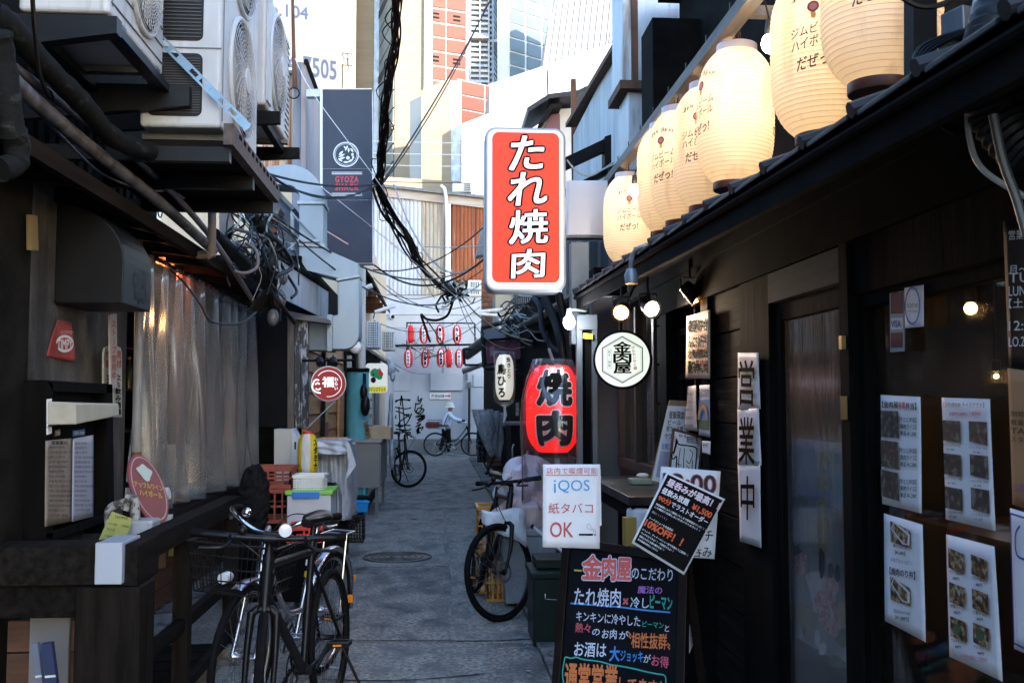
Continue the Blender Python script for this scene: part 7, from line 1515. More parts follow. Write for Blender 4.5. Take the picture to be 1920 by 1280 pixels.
# blue tray, black basket, small deck
dk=T('wood_deck','low dark wooden deck step along the left side by the grey cabinet','deck',(-1.1,13,0)); 
for k in range(3): MB().b2((-1.52+k*0.18,9.9,0.10),(-1.52+k*0.18+0.172,16.2,0.13)).build('deck_board',mat('grey_deck_board',(0.06,0.055,0.055),(0.09,0.085,0.085),rough=0.7,scale=(20,2,20),rnd=0.15,bump=0.2),dk)
MB().b2((-1.01,9.9,0.0),(-0.98,16.2,0.13)).build('edge_board',M_dwood,dk); MB().b2((-1.5,9.92,0.0),(-1.02,9.95,0.10)).build('end_board',M_dwood,dk)
p=W(663,950,9.95); crate('basket','black mesh basket on the deck below the blue tray',Vector((p.x,p.y+0.1,0.135)),(0.2,0.26,0.25),M_bpl,th=0.008,cat='basket',slots=(7,4))
p=W(665,916,9.95); t=T('blue_tray','bright blue plastic tray on top of the black mesh basket','tray',(p.x,p.y+.1,0.42)); MB().lathe((p.x,p.y+.1,0.42),[(0.0,0.0),(0.12,0),(0.135,0.09),(0.145,0.095),(0.145,0.11),(0.12,0.1),(0.11,0.012)],4).build('tray',mat('sky_blue_plastic',(0.02,0.3,0.75),rough=0.4),t,bevel=.005)
p=W(700,930,12); t=T('turquoise_stick','thin turquoise stick leaning on a dark cloth on the deck','stick',p); MB().tube([W(682,930,12.3),W(684,914,12.3)],0.012,6).build('stick',mat('turquoise_plastic',(0.05,0.5,0.55)),t); t=T('dark_cloth','dark crumpled cloth lying on the deck','cloth',W(680,932,12.2)); MB().sphere(W(678,932,12.2),0.07,14,8,(1.6,1,.45)).build('cloth',mat('dark_brown_cloth',(0.04,0.035,0.03)),t,smooth=True)
# turquoise pillar, grey cabinet, box
tq=T('turquoise_pillar','rounded turquoise rendered pillar with a dark ring cap','pillar',(W(668,800,13.4).x,13.7,0)); pc=W(668,800,13.4); rw=(W(690,800,13.4).x-W(647,800,13.4).x)/2
M_tq=mat('turquoise_render',(0.13,0.42,0.47),(0.1,0.36,0.41),rough=0.85,scale=8,bump=0.6,bscale=(30,30,30))
MB().lathe((pc.x,13.4+rw,0),[(rw,0),(rw,W(668,697,13.4).z)],32).build('shaft',M_tq,tq,smooth=True); z_=W(668,697,13.4).z; MB().lathe((pc.x,13.4+rw,z_),[(rw*1.05,0.0),(rw*1.06,0.05),(rw*.9,0.06)],32).build('cap_ring',M_black,tq,smooth=True)
MB().b2((pc.x-0.6,13.55,0),(pc.x-0.05,14.3,z_)).build('wall_return',M_tq,tq)
for k in range(3): pipe('bundle_pole',('front','middle','rear')[k]+' grey pole of the bundle above the turquoise pillar','' or [W(664+k*7,690,13.6+k*.1),W(663+k*7,600,13.6+k*.1)],0.03,M_gsteel if k else M_black,'pole')
gcb=T('grey_cabinet','grey steel cabinet with a pale top at the left edge of the lane','cabinet',(-1.1,14.3,0)); 
gx1=W(712,880,13.3).x; gx0=W(655,880,13.3).x; gz0=W(712,914,13.3).z; gz1=W(712,829,13.3).z; M_cab=mat('warm_grey_steel',(0.17,0.165,0.165),(0.2,0.195,0.19),rough=0.5,scale=2)
MB().b2((gx0,13.3,gz0),(gx1,15.0,gz1-0.001)).build('body',M_cab,gcb,bevel=0.005); MB().b2((gx0-.02,13.27,gz1),(gx1+.02,15.05,gz1+0.03)).build('top_plate',mat('pale_grey_top',(0.3,0.29,0.28)),gcb)
FGc=lwall(gx1)
for k in range(3): MB().fbox(FGc,13.33+k*0.56,13.33+k*0.56+0.53,gz0+.03,gz1-.04,0.001,0.012).build('door_panel',M_cab,gcb)
for y in (13.35,14.9): MB().b2((gx1-.06,y,0.0),(gx1-.02,y+.04,gz0)).build('leg',M_gsteel,gcb); MB().b2((gx0+.02,y,0.13),(gx0+.06,y+.04,gz0)).build('leg',M_gsteel,gcb)
p=W(712,820,13.9); t=T('wooden_box','pale plywood box lying on the grey cabinet','box',(p.x,p.y,gz1+.03)); MB().b2((p.x-.12,13.7,gz1+.031),(p.x+.16,14.3,gz1+.031+.16)).build('box_body',mat('pale_plywood',(0.45,0.34,0.2),(0.38,0.28,0.16),rough=0.6,scale=(20,3,3)),t,bevel=.003); MB().b2((p.x-.1,13.72,gz1+.1915),(p.x+.05,14.25,gz1+.205)).build('lid_piece',MATS['pale_plywood'],t)
q=frontal(13.4); t=T('wooden_frame_sign','small wooden sign board leaning on the turquoise pillar','sign',q.px(690,822)); MB().fpoly(q,[(688,822),(696,820),(688,789),(681,792)],-0.02,0,px=True).build('board',mat('tan_board',(0.2,0.12,0.06)),t); tx(q,'営業中',684,795,692,818,M_ink,t,vert=True,c=.002)
for k,(px,py) in enumerate(((682,735),(685,760),(700,712))):
    t=T('black_hanger',('black strap bag hanging beside the turquoise pillar','black mesh net hanging low beside the turquoise pillar','black clip lamp beside the lit map sign')[k],('bag','net','lamp')[k],W(px,py,13.3)); MB().sphere(W(px,py,13.3),(0.07,0.09,0.05)[k],12,8,(.7,.7,1.6 if k<2 else .8)).build('body',M_bpl,t,smooth=True); MB().tube([W(px,py-8,13.3),W(px,700,13.35)],0.012,5).build('strap',M_bpl,t)
# map sign
Fm2=frontal(13.9); ms=T('map_sign','white sign with a green and red country map above a yellow strip','sign',Fm2.px(706,735)); b4=ri(Fm2,685,681,726,736,0)
MB().fpoly(Fm2,rrect(*b4,0.05),-0.15,0).build('box',mat('lit_white_acrylic',(0.7,0.7,0.66),rough=0.3,emit=(0.9,0.88,0.78),estr=0.06),ms)
MB().fpoly(Fm2,[(689,735),(724,735),(724,724),(689,725)],0.001,0.004,px=True).build('yellow_strip',mat('yellow_strip',(0.75,0.62,0.02),emit=(0.8,0.7,0.05),estr=.05),ms); tx(Fm2,'クインズランド',690,726,723,734,M_ink,ms,c=.006,off=.02)
MB().fpoly(Fm2,[(696,700),(703,699),(709,708),(717,712),(711,713),(704,710),(694,706),(693,702)],0.001,0.004,px=True).build if False else None
MB().fpoly(Fm2,[(694,697),(698,692),(703,690),(707,692),(710,690),(710,703),(718,704),(716,710),(711,712),(706,709),(700,706),(695,705)],0.001,0.004,px=True).build('map_green',mat('map_green',(0.03,0.35,0.1)),ms)
MB().fpoly(Fm2,[(710,703),(718,704),(719,700),(715,695),(712.5,689),(710,693)],0.0045,0.006,px=True).build('map_red',mat('map_red',(0.7,0.04,0.03)),ms)
# beige building left far, AC units, awnings, drain pipe
fb=T('beige_house','beige rendered house with dark eaves and pipes left of the end wall','building',(-1.6,18,0)); M_bei=mat('beige_render',(0.5,0.4,0.28),(0.42,0.33,0.23),rough=0.85,scale=2)
MB().b2((-4,14.6,0),(-1.42,27.5,W(700,330,14.6).z)).build('wall',M_bei,fb)
MB().b2((-1.9,14.5,2.2),(-1.1,14.9,2.3)).build('canopy_board',M_dwood,fb)
Ff2=lwall(-1.415)
for (ya,yb,z0,z1,m,nm) in ((15.0,15.5,0.1,2.0,M_white,'pale_door'),(16.2,16.9,0.1,2.0,M_brown,'door'),(17.6,18.4,0.2,2.1,M_gl,'window'),(20.0,21.4,0.8,2.0,M_gl,'window'),(22.5,24,0.1,2.0,M_gsteel,'shutter')): MB().fbox(Ff2,ya,yb,z0,z1,0.001,0.03).build(nm,m,fb)
MB().hexa([(-1.42,15.5,W(700,460,15.5).z),(-1.0,15.5,W(727,530,15.5).z),(-1.0,21,W(727,530,15.5).z),(-1.42,21,W(700,460,15.5).z),(-1.42,15.5,W(700,460,15.5).z+.06),(-1.0,15.5,W(727,530,15.5).z+.06),(-1.0,21,W(727,530,15.5).z+.06),(-1.42,21,W(700,460,15.5).z+.06)]).build('roof',M_dwood,fb)
for k in range(5): MB().b2((-1.41,15.6+k,W(727,530,15.5).z-.1),(-1.02,15.7+k,W(727,530,15.5).z-.001)).build('rafter',M_rust,fb)
MB().hexa([(-1.42,18,2.55),(-0.95,18,2.25),(-0.95,25,2.25),(-1.42,25,2.55),(-1.42,18,2.6),(-0.95,18,2.3),(-0.95,25,2.3),(-1.42,25,2.6)]).build('lower_awning',M_gsteel,fb)
pipe('drain_pipe','pale upright drain pipe behind the big duct',[W(679,500,12.5),W(679,690,12.5)],0.045,mat('pale_pipe',(0.55,0.55,0.54),rough=0.5))
def acsmall(label,x0,y0,x1,y1,Y,group='small air conditioners on the left in the distance'):
    F=frontal(Y); t=T('ac_unit',label,'air conditioner',F.px(x0,y1),group); MB().fpoly(F,[(x0,y1),(x1,y1),(x1,y0),(x0,y0)],-0.5,0,px=True).build('casing',M_acw,t,bevel=.01)
    a0,b0=F.ab(x0+2,y1-3); a1,b1=F.ab(x1-2,y0+3); n=10; b=MB(); b.fbox(F,a0,a1,b0,b1,0.001,0.004); b.build('grille_recess',M_soot,t); b=MB()
    for k in range(n): h=(b1-b0)/n; b.fbox(F,a0,a1,b0+k*h,b0+k*h+h*.5,0.005,0.012)
    for k in range(5): w_2=(a1-a0)/5; b.fbox(F,a0+k*w_2,a0+k*w_2+.012,b0,b1,0.0125,0.018)
    o=b.build('grille_bars',M_acw,t); o['kind']='stuff'
acsmall('left beige air conditioner with a white barred grille above the map sign',687,602,711,652,15.5); acsmall('right smaller air conditioner with barred grille beside the end wall',716,620,739,656,19)
for k,(x0,y0,x1,y1,Y) in enumerate(((690,541,698,535,13),(703,583,741,573,16))): 
    t=T('tube_light',('short white tube light by the pale drain pipe','white tube light sticking out towards the end wall')[k],'lamp',W(x0,y0,Y)); MB().tube([W(x0-12*(1-k),y0+2,Y),W(x1,y1,Y)],0.03,8).build('tube',M_white,t); MB().tube([W(x0,y0,Y),W(x0-3,y0+14,Y)],0.012,5).build('arm',M_gsteel,t)
t=T('plastic_wrap_bundle','bundled clear plastic sheet tied up beside the map sign','plastic sheet',W(733,700,16)); 
for k,(px,py,r_,sc) in enumerate(((733,690,.09,(.8,1,1.4)),(736,705,.07,(.7,1,1.2)),(732,800,.1,(.5,1,3.2)),(735,850,.1,(.5,1,2.6)),(733,760,.07,(.5,1,3)))): MB().sphere(W(px,py,16),r_,14,10,sc).build('plastic_fold',mat('grey_plastic',(0.4,0.42,0.45),(0.25,0.27,0.3),rough=0.3,scale=12,bump=.6),t,smooth=True)
# ================================================================ far small red lanterns
M_slr=mat('small_red_lantern',(0.45,0.02,0.025),rough=0.6,spec=.15,emit=(0.8,0.05,0.05),estr=0.01); M_slw=mat('small_white_stripe',(0.7,0.7,0.75),rough=0.6)
sm=[(770,627,'足立屋','leftmost in the upper row, turned to its pale side',1.0,'upper'),(795,627,'ラーメン',None,0,'u2'),(826,627,'鳥ひろ',None,0,'u3'),(857,627,'呑ん屋',None,0,'u4'),
(766,672,'ホルモル',None,0,'l1'),(797,672,'呑鳥食',None,0,'l2'),(827,671,'全国',None,0,'l3'),(842,672,'ちょい',None,0.9,'l4'),(861,672,'やきとり',None,0,'l5')]
labs=['small red lantern at the left end of the upper row, its pale back half showing','small red lantern second in the upper row with katakana down a white stripe','small red lantern third in the upper row with bold black characters','small red lantern at the right end of the upper row with outlined characters','small red lantern at the left end of the lower row with heavy black katakana','small red lantern second in the lower row with outlined grey characters','small red lantern third in the lower row with two big characters','small red lantern fourth in the lower row, turned away with a pale stripe at left','small red lantern at the right end of the lower row with black kana']
for (px,py,s,_,rot,_2),lab in zip(sm,labs):
    c=FL2.px(px,py); t=lantern('small_red_lantern',lab,'lantern',c,0.125,0.46,M_slr,M_redink,M_redink,'small red lanterns on the wall rail',ribs=14,n=28,caph=0.03,ribd=0.02,wires=False)
    b=MB(); rows=[]
    for (th0) in ((0.35+rot,),(-1.1,)) if rot else ((0.0,),):
        R,H=0.125,0.46; b=MB(); prev=None
        for i in range(15):
            zz=-H/2*.97+H*.97*i/14; r=lprof(R,H,zz/(H/2))+.003; cur=[b.v(c+Vector((math.cos(-math.pi/2+th0[0]+a)*r,math.sin(-math.pi/2+th0[0]+a)*r,zz))) for a in (-.42,-.14,.14,.42)]
            if prev:
                for k in range(3): b.face([prev[k],prev[k+1],cur[k+1],cur[k]])
            prev=cur
        b.build('white_stripe',M_slw,t)
    ltext(t,c,0.125,0.46,s,0.35+rot if rot else 0,-0.2,0.2,0.085,M_ink,vert=True,off=0.05,out=0.006)
    MB().tube([c+Vector((0,0,.25)),c+Vector((0,0,.33))],0.008,5).build('hook',M_black,t)
    t.rotation_euler=(0,R_(random.uniform(-2.5,2.5)),0)
# ================================================================ right middle distance
rm=T('dark_right_row','dark row of small bars along the right side of the lane','building',(1.5,15,0))
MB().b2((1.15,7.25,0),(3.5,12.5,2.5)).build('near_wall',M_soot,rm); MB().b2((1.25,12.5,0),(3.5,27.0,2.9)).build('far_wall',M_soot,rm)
FRm=rwall(1.145)
for k in range(8): MB().fbox(FRm,-(8.0+k*0.5),-(7.55+k*0.5),0.1,1.05,0.0,0.03).build('panel',M_brown,rm)
t=T('wooden_slat_screen','brown horizontal slat screen at the right edge of the lane','screen',(1.1,19,0)); Fq=frontal(19.5)
for k in range(12): 
    y=872-k*7; MB().fpoly(Fq,[(913,y),(955,y),(955,y-5),(913,y-5)],-0.03,0,px=True).build('slat',mat('brown_slat',(0.12,0.05,0.03),(0.08,0.035,0.02),rough=0.6,scale=5,rnd=.15),t)
for x in (914,934,952): MB().fpoly(Fq,[(x,878),(x+2,878),(x+2,785),(x,785)],-0.06,-0.031,px=True).build('stile',M_dwood,t)
bk3=T('brick_chimney','narrow brown brick pier above the right awning','pier',W(915,600,20)); Fq=frontal(20); x0,x1=Fq.ab(903,600)[0],Fq.ab(927,600)[0]; b0=Fq.ab(915,645)[1]; h_=0.095; M_brk=mat('brown_brick',(0.22,0.085,0.045),(0.15,0.055,0.03),rough=0.85,scale=9,rnd=.25,bump=.3)
MB().b2((x0+.01,20.02,b0),(x1-.01,20.4,b0+14*h_)).build('mortar_core',mat('mortar',(0.1,0.08,0.07)),bk3)
for r in range(14):
    off=(r%2)*0.13; a=x0
    for (s0,s1) in ((x0,x0+0.13-off*0.5+0.0),(x0+0.14-off*.5,x1)): MB().b2((s0,20.0,b0+r*h_),(s1,20.06,b0+r*h_+h_-.012)).build('brick',M_brk,bk3)
ch_=T('cream_annex','cream annex wall with a pipe between the brick pier and the red sign','building',W(940,600,18)); Fq=frontal(18.4); MB().fpoly(Fq,[(929,640),(965,640),(965,540),(929,548)],-1,0,px=True).build('wall',mat('cream_wall',(0.42,0.38,0.28),(0.36,0.32,0.24),scale=3,rough=.8),ch_); MB().tube([Fq.px(936,640,.05),Fq.px(936,595,.05)],0.03,8).build('pipe',M_acw,ch_)
MB().fpoly(Fq,[(963,640),(1010,640),(1010,546),(963,550)],-1,0,px=True).build('dark_corrugated',M_soot,ch_)
for k in range(8): MB().fpoly(Fq,[(964+k*4,625),(966+k*4,625),(966+k*4,552),(964+k*4,552)],0.001,0.04,px=True).build('rib',M_gsteel,ch_)
lg=T('lit_shopfront_edge','light corner windows and pipes glimpsed under the red sign','shopfront',W(1090,540,8.6)); Fq=frontal(8.5)
MB().fpoly(Fq,[(1062,560),(1150,545),(1150,440),(1062,445)],-0.3,0,px=True).build('wall',mat('dull_tin',(0.2,0.19,0.19),(0.13,0.1,0.09),rough=.6,scale=(6,6,1)),lg)
for k in range(4): MB().fpoly(Fq,[(1066+k*20,538),(1080+k*20,535),(1080+k*20,452),(1066+k*20,454)],0.001,0.02,px=True).build('pane',M_gl,lg)
ma=T('maroon_awning','maroon box awning with a dark blue metal cap and black pipes on the right','awning',W(945,650,15)); Fq=frontal(15)
M_mar=mat('maroon_fabric',(0.12,0.03,0.06),(0.09,0.025,0.045),rough=.8,scale=4)
MB().fpoly(Fq,[(913,682),(1000,668),(1000,638),(913,640)],-0.8,0,px=True).build('front',M_mar,ma); MB().fpoly(Fq,[(905,620),(975,614),(972,632),(909,637)],-0.6,0.15,px=True).build('metal_cap',mat('dark_blue_metal',(0.05,0.065,0.09),rough=.4,metal=.3),ma)
MB().fpoly(Fq,[(919,668),(927,666),(927,648),(919,650)],0.001,0.01,px=True).build('vent_plate',mat('mauve_plate',(0.2,0.12,0.15)),ma)
for P_ in ([W(909,690,14.9),W(906,650,14.9),W(906,616,14.9),W(912,612,14.9),W(962,600,14.9)],[W(910,690,14.8),W(930,690,14.8),W(972,694,14.8)]): MB().tube(smoothpts(P_,5),0.035,8).build('black_pipe',M_cable,ma,smooth=True)
t=T('rolled_awning','dark rolled awning tube in a black loop bracket at the lantern rail end','awning',W(890,660,16)); MB().tube([W(876,664,16.5),W(912,637,15.5)],0.09,14).build('roll',M_gsteel,t,smooth=True)
MB().tube(smoothpts([W(871,683,16),W(869,660,16),W(873,654,16),W(905,654,16)],4)+[W(905,684,16),W(871,684,16)],0.022,6).build('loop_bracket',M_cable,t); 
MB().hexa([W(866,695,17),W(912,680,15.5),W(914,684,15.5),W(868,702,17),W(866,691,17.5),W(912,676,16),W(914,680,16),W(868,698,17.5)]).build('grey_tarp_edge',mat('tarp_grey',(0.2,0.19,0.17),rough=.8),t)
# white 鳥ひろ lantern
cw2=W(946,707,11.0); wl2=lantern('white_oblong_lantern','white oblong lantern in a clear bag with black brush characters, hanging mid right','lantern',cw2,0.102,0.50,mat('opal_paper',(0.72,0.7,0.62),rough=.6,emit=(1,.95,.8),estr=.1),M_black,M_black,ribs=24,caph=.02,n=36,wires=False)
ltext(wl2,cw2,0.102,0.50,'鳥ひろ',-0.42,-0.23,0.15,0.105,M_ink,vert=True,off=0.045,out=.004); ltext(wl2,cw2,0.102,0.50,'焼きとり',0.42,-0.02,0.22,0.055,M_ink,vert=True,off=0.03,out=.004)
t=T('lantern_bag','clear plastic bag tied at the bottom around the white oblong lantern','plastic cover',cw2-Vector((0,0,.4))); rows=[]
for i in range(12):
    v=i/11; zz=0.29-v*0.62; r=0.118 if v<.88 else .118*(1-(v-.88)/.13)+.012; rows.append([cw2+Vector((math.cos(a)*(r+.004*math.sin(7*a+v*6)),math.sin(a)*(r+.004*math.sin(5*a)),zz)) for a in [2*math.pi*k/28 for k in range(29)]])
MB().sheet(rows,.0004).build('film',MATS['clear_bag_film'],t,smooth=True); MB().tube([cw2+Vector((0,0,-.33)),cw2+Vector((.01,0,-.42)),cw2+Vector((-.01,0,-.5))],[.012,.02,.008],6).build('knotted_tail',mat('white_film',(.6,.6,.6)),t)
# clear vinyl fan + patterned cloth + dark stand
t=T('clear_umbrellas','bunch of clear plastic umbrellas hanging upside down at the right edge','umbrellas',W(915,850,17)); rr=random.Random(5)
for k in range(3):
    x=900+k*8; b=MB()
    rows=[]
    for i in range(7):
        v=i/6; r=0.02+0.16*math.sin(v*1.5); cpt=W(x+20-(16-k*4)*v,855-88*v+k*3,16.5+.15*k); rows.append([cpt+Vector((math.cos(a)*r*(1+.1*math.sin(8*a)),math.sin(a)*r,0)) for a in [2*math.pi*j/16 for j in range(17)]])
    b.sheet(rows,.001).build('clear_canopy',MATS.get('umbrella_film') or film_mat('umbrella_film',(.95,.95,.97),rough=.3,bump=.2,sc=9,milk=.45),t,smooth=True)
M_flo=mat('navy_floral_cloth',(0.012,0.015,0.035),(0.35,0.38,0.45),rough=.9,scale=(22,22,22),detail=1,lo=.6,hi=.63)
t=T('floral_cloth','navy cloth with pale flower print hanging at the right side of the lane','cloth',W(902,865,17)); rows=[]
for i in range(14):
    v=i/13; rows.append([W(896+ (3 if v<.2 else 0)+j*1.9-3*math.sin(v*3),790+v*77,17+0.05*math.sin(j*1.6+v*2)) for j in range(9)])
MB().sheet(rows,.01).build('cloth',M_flo,t,smooth=True)
t=T('dark_a_stand','dark folding stand with scuffed feet below the floral cloth','stand',G(918,888)); MB().tube([W(905,862,16.8),W(917,886,15.8)],.02,6).build('leg',M_black,t); MB().tube([W(930,850,16.8),W(912,888,15.8)],.02,6).build('leg',M_black,t); MB().tube([W(945,800,16.5),W(952,880,15.5)],.02,6).build('leg',M_black,t); MB().sphere(G(914,890)+Vector((0,0,.04)),.05,10,6,(2,1,.6)).build('foot',M_black,t)
t=T('black_counter_box','tall black counter box with a light edged top behind the right bicycle','counter',G(975,900,11)); a0=W(958,800,11.5).x; a1=W(1000,800,11.5).x; zt3=W(975,797,11.5).z; MB().b2((a0,11.5,0),(a1+.3,12.3,zt3)).build('body',M_bpan,t); MB().b2((a0-.03,11.45,zt3+.001),(a1+.35,12.35,zt3+.03)).build('top_board',M_gsteel,t); MB().tube([W(961,880,11.3),W(961,840,11.3),W(964,832,11.3)],.012,6).build('rail',M_chrome,t)
t=T('menu_monitor','dark flat sign board behind the white oblong lantern','sign board',W(972,700,11.6)); Fq=frontal(11.6); MB().fpoly(Fq,[(955,748),(982,748),(982,700),(955,700)],-.05,0,px=True).build('board',M_black,t,bevel=.01)
t=T('vertical_label','small vertical wooden nameplate beneath the white oblong lantern','sign',W(970,760,11.7)); Fq=frontal(11.7); MB().fpoly(Fq,[(966,780),(974,780),(974,752),(966,752)],-.02,0,px=True).build('board',M_brown,t); tx(Fq,'居酒屋',967,754,973,779,M_wht,t,vert=True,c=.002,off=.02)
# dark eave masses right of far lanes (gutter) + twisted vine ducts under red sign
t=T('right_gutter','black guttering and eave pipes running back on the right under the red sign','gutter',(1,10,2.5))
MB().tube(smoothpts([W(1080,555,7),W(1010,595,10),W(960,620,14),W(925,640,18)],6),.04,8).build('gutter',M_cable,t,smooth=True)
MB().hexa([W(1085,560,7.2),W(1040,575,9),W(985,605,12),W(985,640,12),W(1180,560,7.2),W(1180,575,9),W(1080,605,12),W(1080,640,12)]).build('eave_mass',M_soot,t)
for P_,r_ in (([W(1020,560,7.6),W(1040,600,7.5),W(1052,640,7.4),W(1060,690,7.4),W(1075,740,7.4)],.035),([W(1000,560,7.9),W(1012,575,7.8),W(1018,620,7.7),W(1035,650,7.6),W(1055,665,7.5)],.022),([W(1048,552,7.3),W(1056,590,7.3),W(1068,640,7.3),W(1072,700,7.3)],.03)):
    pipe('dark_conduit',('thick dark conduit curving down behind the red lantern hook','thin black hose looping under the red sign','dark conduit dropping beside the white LED bulb')[[.035,.022,.03].index(r_)],P_,r_,M_pvc,'conduit')
t=T('tangled_right_wires','tangle of thin grey and black wires on the right eave under the red sign','wires',W(960,600,10)); rr=random.Random(12)
for k in range(16):
    x=rr.uniform(925,960); y=rr.uniform(570,625); P_=[W(x,y,11)]
    for j in range(4): x+=rr.uniform(5,26); y+=rr.uniform(-25,22); P_.append(W(x,min(max(y,555),650),11-j*.3))
    MB().tube(smoothpts(P_,5),rr.uniform(.004,.01),5).build('wire',M_cableg if k%3==0 else M_cable,t,smooth=True)
for k,(a_,b_) in enumerate((((885,585),(945,580)),((893,588),(940,592)),((870,540),(902,543)))):
    t=T('tube_light',('upper white tube light reaching towards the end wall from the right','lower pale tube light on the right above the awning','thin white fitting near the rusty sheets')[k],'lamp',W(*a_,18)); MB().tube([W(*a_,18),W(*b_,18)],.03,8).build('tube',M_white,t)
t=T('grey_side_hood','grey slanted metal hood sticking in at the left edge of the red sign','hood',W(905,440,20)); Fq=frontal(20); MB().fpoly(Fq,[(892,480),(912,475),(912,420),(902,425)],-.5,0,px=True).build('hood',M_gsteel,t)
# foreground right: grey bins, green crates, orange crate, plastic bags
gbn=T('grey_bin','large grey lidded plastic bin behind the right bicycle wheel','bin',G(985,1130,7.1)); M_bin=mat('grey_bin_plastic',(0.3,0.33,0.36),(0.24,0.27,0.3),rough=.5,scale=4)
a0=W(942,1000,7.35).x; a1=W(1045,1000,7.35).x; z1=W(990,1005,7.35).z
MB().hexa([(a0+.03,7.38,0.03),(a1-.03,7.38,0.03),(a1-.03,7.9,.03),(a0+.03,7.9,.03),(a0,7.35,z1),(a1,7.35,z1),(a1,7.93,z1),(a0,7.93,z1)]).build('body',M_bin,gbn,bevel=.012); MB().b2((a0-.02,7.33,z1+.001),(a1+.02,7.95,z1+.05)).build('lid',M_bin,gbn,bevel=.012)
for k in range(3): MB().b2((a0+.05+k*.11,7.335,.1),(a0+.07+k*.11,7.36,z1-.02)).build('moulded_rib',M_bin,gbn)
M_gcr=mat('dark_green_plastic',(0.008,0.03,0.025),(0.012,0.045,0.038),rough=.4,scale=5)
gcr=T('green_bin','dark green plastic box beside the chalkboard','box',G(1030,1165,6.2)); a0=W(1000,1100,6.2).x; a1=W(1062,1100,6.2).x; z1=W(1020,1085,6.2).z
MB().b2((a0,6.2,.01),(a1+.1,6.6,z1)).build('body',M_gcr,gcr,bevel=.01); MB().b2((a0-.015,6.185,z1+.001),(a1+.115,6.615,z1+.04)).build('rim',M_gcr,gcr,bevel=.006); q=W(1028,1112,6.19); MB().tube([q+Vector((-.02,-.01,0)),q+Vector((-.02,-.02,-.03)),q+Vector((.05,-.02,-.035))],.004,6).build('wire_handle',M_chrome,gcr)
gcr2=T('green_bin','second dark green box stacked open and empty behind the chalkboard edge','box',(a0+.25,6.4,z1+.05)); MB().b2((a0+.03,6.3,z1+.05),(a1+.08,6.6,z1+.10)).build('body',M_gcr,gcr2)
p=G(925,1010,8.2); p=W(925,1010,8.2); crate('crate','tall orange crate of bottles behind the right bicycle',Vector((W(926,1010,8.1).x+.04,8.1,0.0)),(0.36,0.36,0.30),M_cro,'orange crates')
crate('crate','upper orange crate behind the right bicycle saddle',Vector((W(926,1010,8.1).x+.04,8.1,0.33)),(0.36,0.36,0.33),M_cro,'orange crates',slots=(8,5),th=.008)
crate('crate','low orange crate corner on the ground behind the front wheel',Vector((W(948,1110,7.3).x-.02,7.75,0.0)),(0.2,0.3,0.28),M_cro,'orange crates')
def bagblob(name,label,c,r,sc,seed,m):
    t=T(name,label,'plastic bag',Vector(c)-Vector((0,0,r*sc[2]))); mb=MB(); mb.sphere(c,r,28,20,sc); rr=random.Random(seed); ph=[rr.random()*6 for _ in range(9)]
    C=Vector(c)
    for v in mb.bm.verts:
        dlt=v.co-C; a=math.atan2(dlt.y,dlt.x); u=dlt.z/r; k=1+.12*math.sin(3*a+ph[0]+2*u)+.09*math.sin(7*a+ph[1]-4*u)+.07*abs(math.sin(5*a-7*u+ph[4]))+(.25*max(0,u-.7) if seed==1 else 0)+.06*math.sin(11*u+ph[2]+2*a)+.04*math.sin(17*a+9*u+ph[3]); v.co=C+dlt*k
    mb.build('bag_film',m,t,smooth=True); return t
M_bag=mat('white_bag',(0.68,0.7,0.73),(0.56,0.58,0.62),rough=.4,scale=10,bump=1,bscale=(18,18,18)); M_bagp=mat('pinkish_bag',(0.5,0.38,0.36),(0.6,0.52,0.5),rough=.35,scale=8,bump=1,bscale=(18,18,18))
bagblob('plastic_bag','white plastic bag behind the right bicycle handlebar, upper of two',W(985,915,7.75),.2,(1.15,.9,1.0),1,M_bag); bagblob('plastic_bag','pinkish translucent bag bulging on the grey bin lid',W(990,968,7.6),.2,(1.15,.9,.8),2,M_bagp)
q=frontal(7.05); t=T('bag_flap','loose white bag corner sticking out left over the bicycle frame','plastic bag',W(915,960,7.05)); rows=[[W(903+i*14,955+4*math.sin(i)+j*(6+i*2),7.05+.02*math.sin(i*2+j)) for j in range(5)] for i in range(7)]; MB().sheet(rows,.002).build('bag_film',M_bag,t,smooth=True)
t=T('lever_pole','white metal pole end with black tip leaning over the grey bin','pole',W(1000,985,6.9)); MB().tube([W(1000,987,6.8),W(1062,1040,6.6)],.011,8).build('pole',M_acw,t); MB().tube([W(996,984,6.8),W(1001,989,6.8)],.014,8).build('tip',M_bpl,t)
t=T('paper_bundle','wrapped paper bundle stuffed behind the chalkboard top','package',W(1200,985,4.4)); MB().box(W(1200,985,4.4),(.10,.1,.16),rz=.3).build('wrapper',M_paper,t,bevel=.02); MB().box(W(1180,995,4.35),(.05,.05,.12),rz=.1).build('inner_pack',mat('ochre_pack',(.45,.28,.06)),t)
t=T('wood_stick','thin wooden stick standing behind the red lantern bag','stick',W(988,890,7.8)); MB().tube([W(986,892,7.8),W(989,845,7.8)],.008,6).build('stick',MATS['pale_plywood'],t)
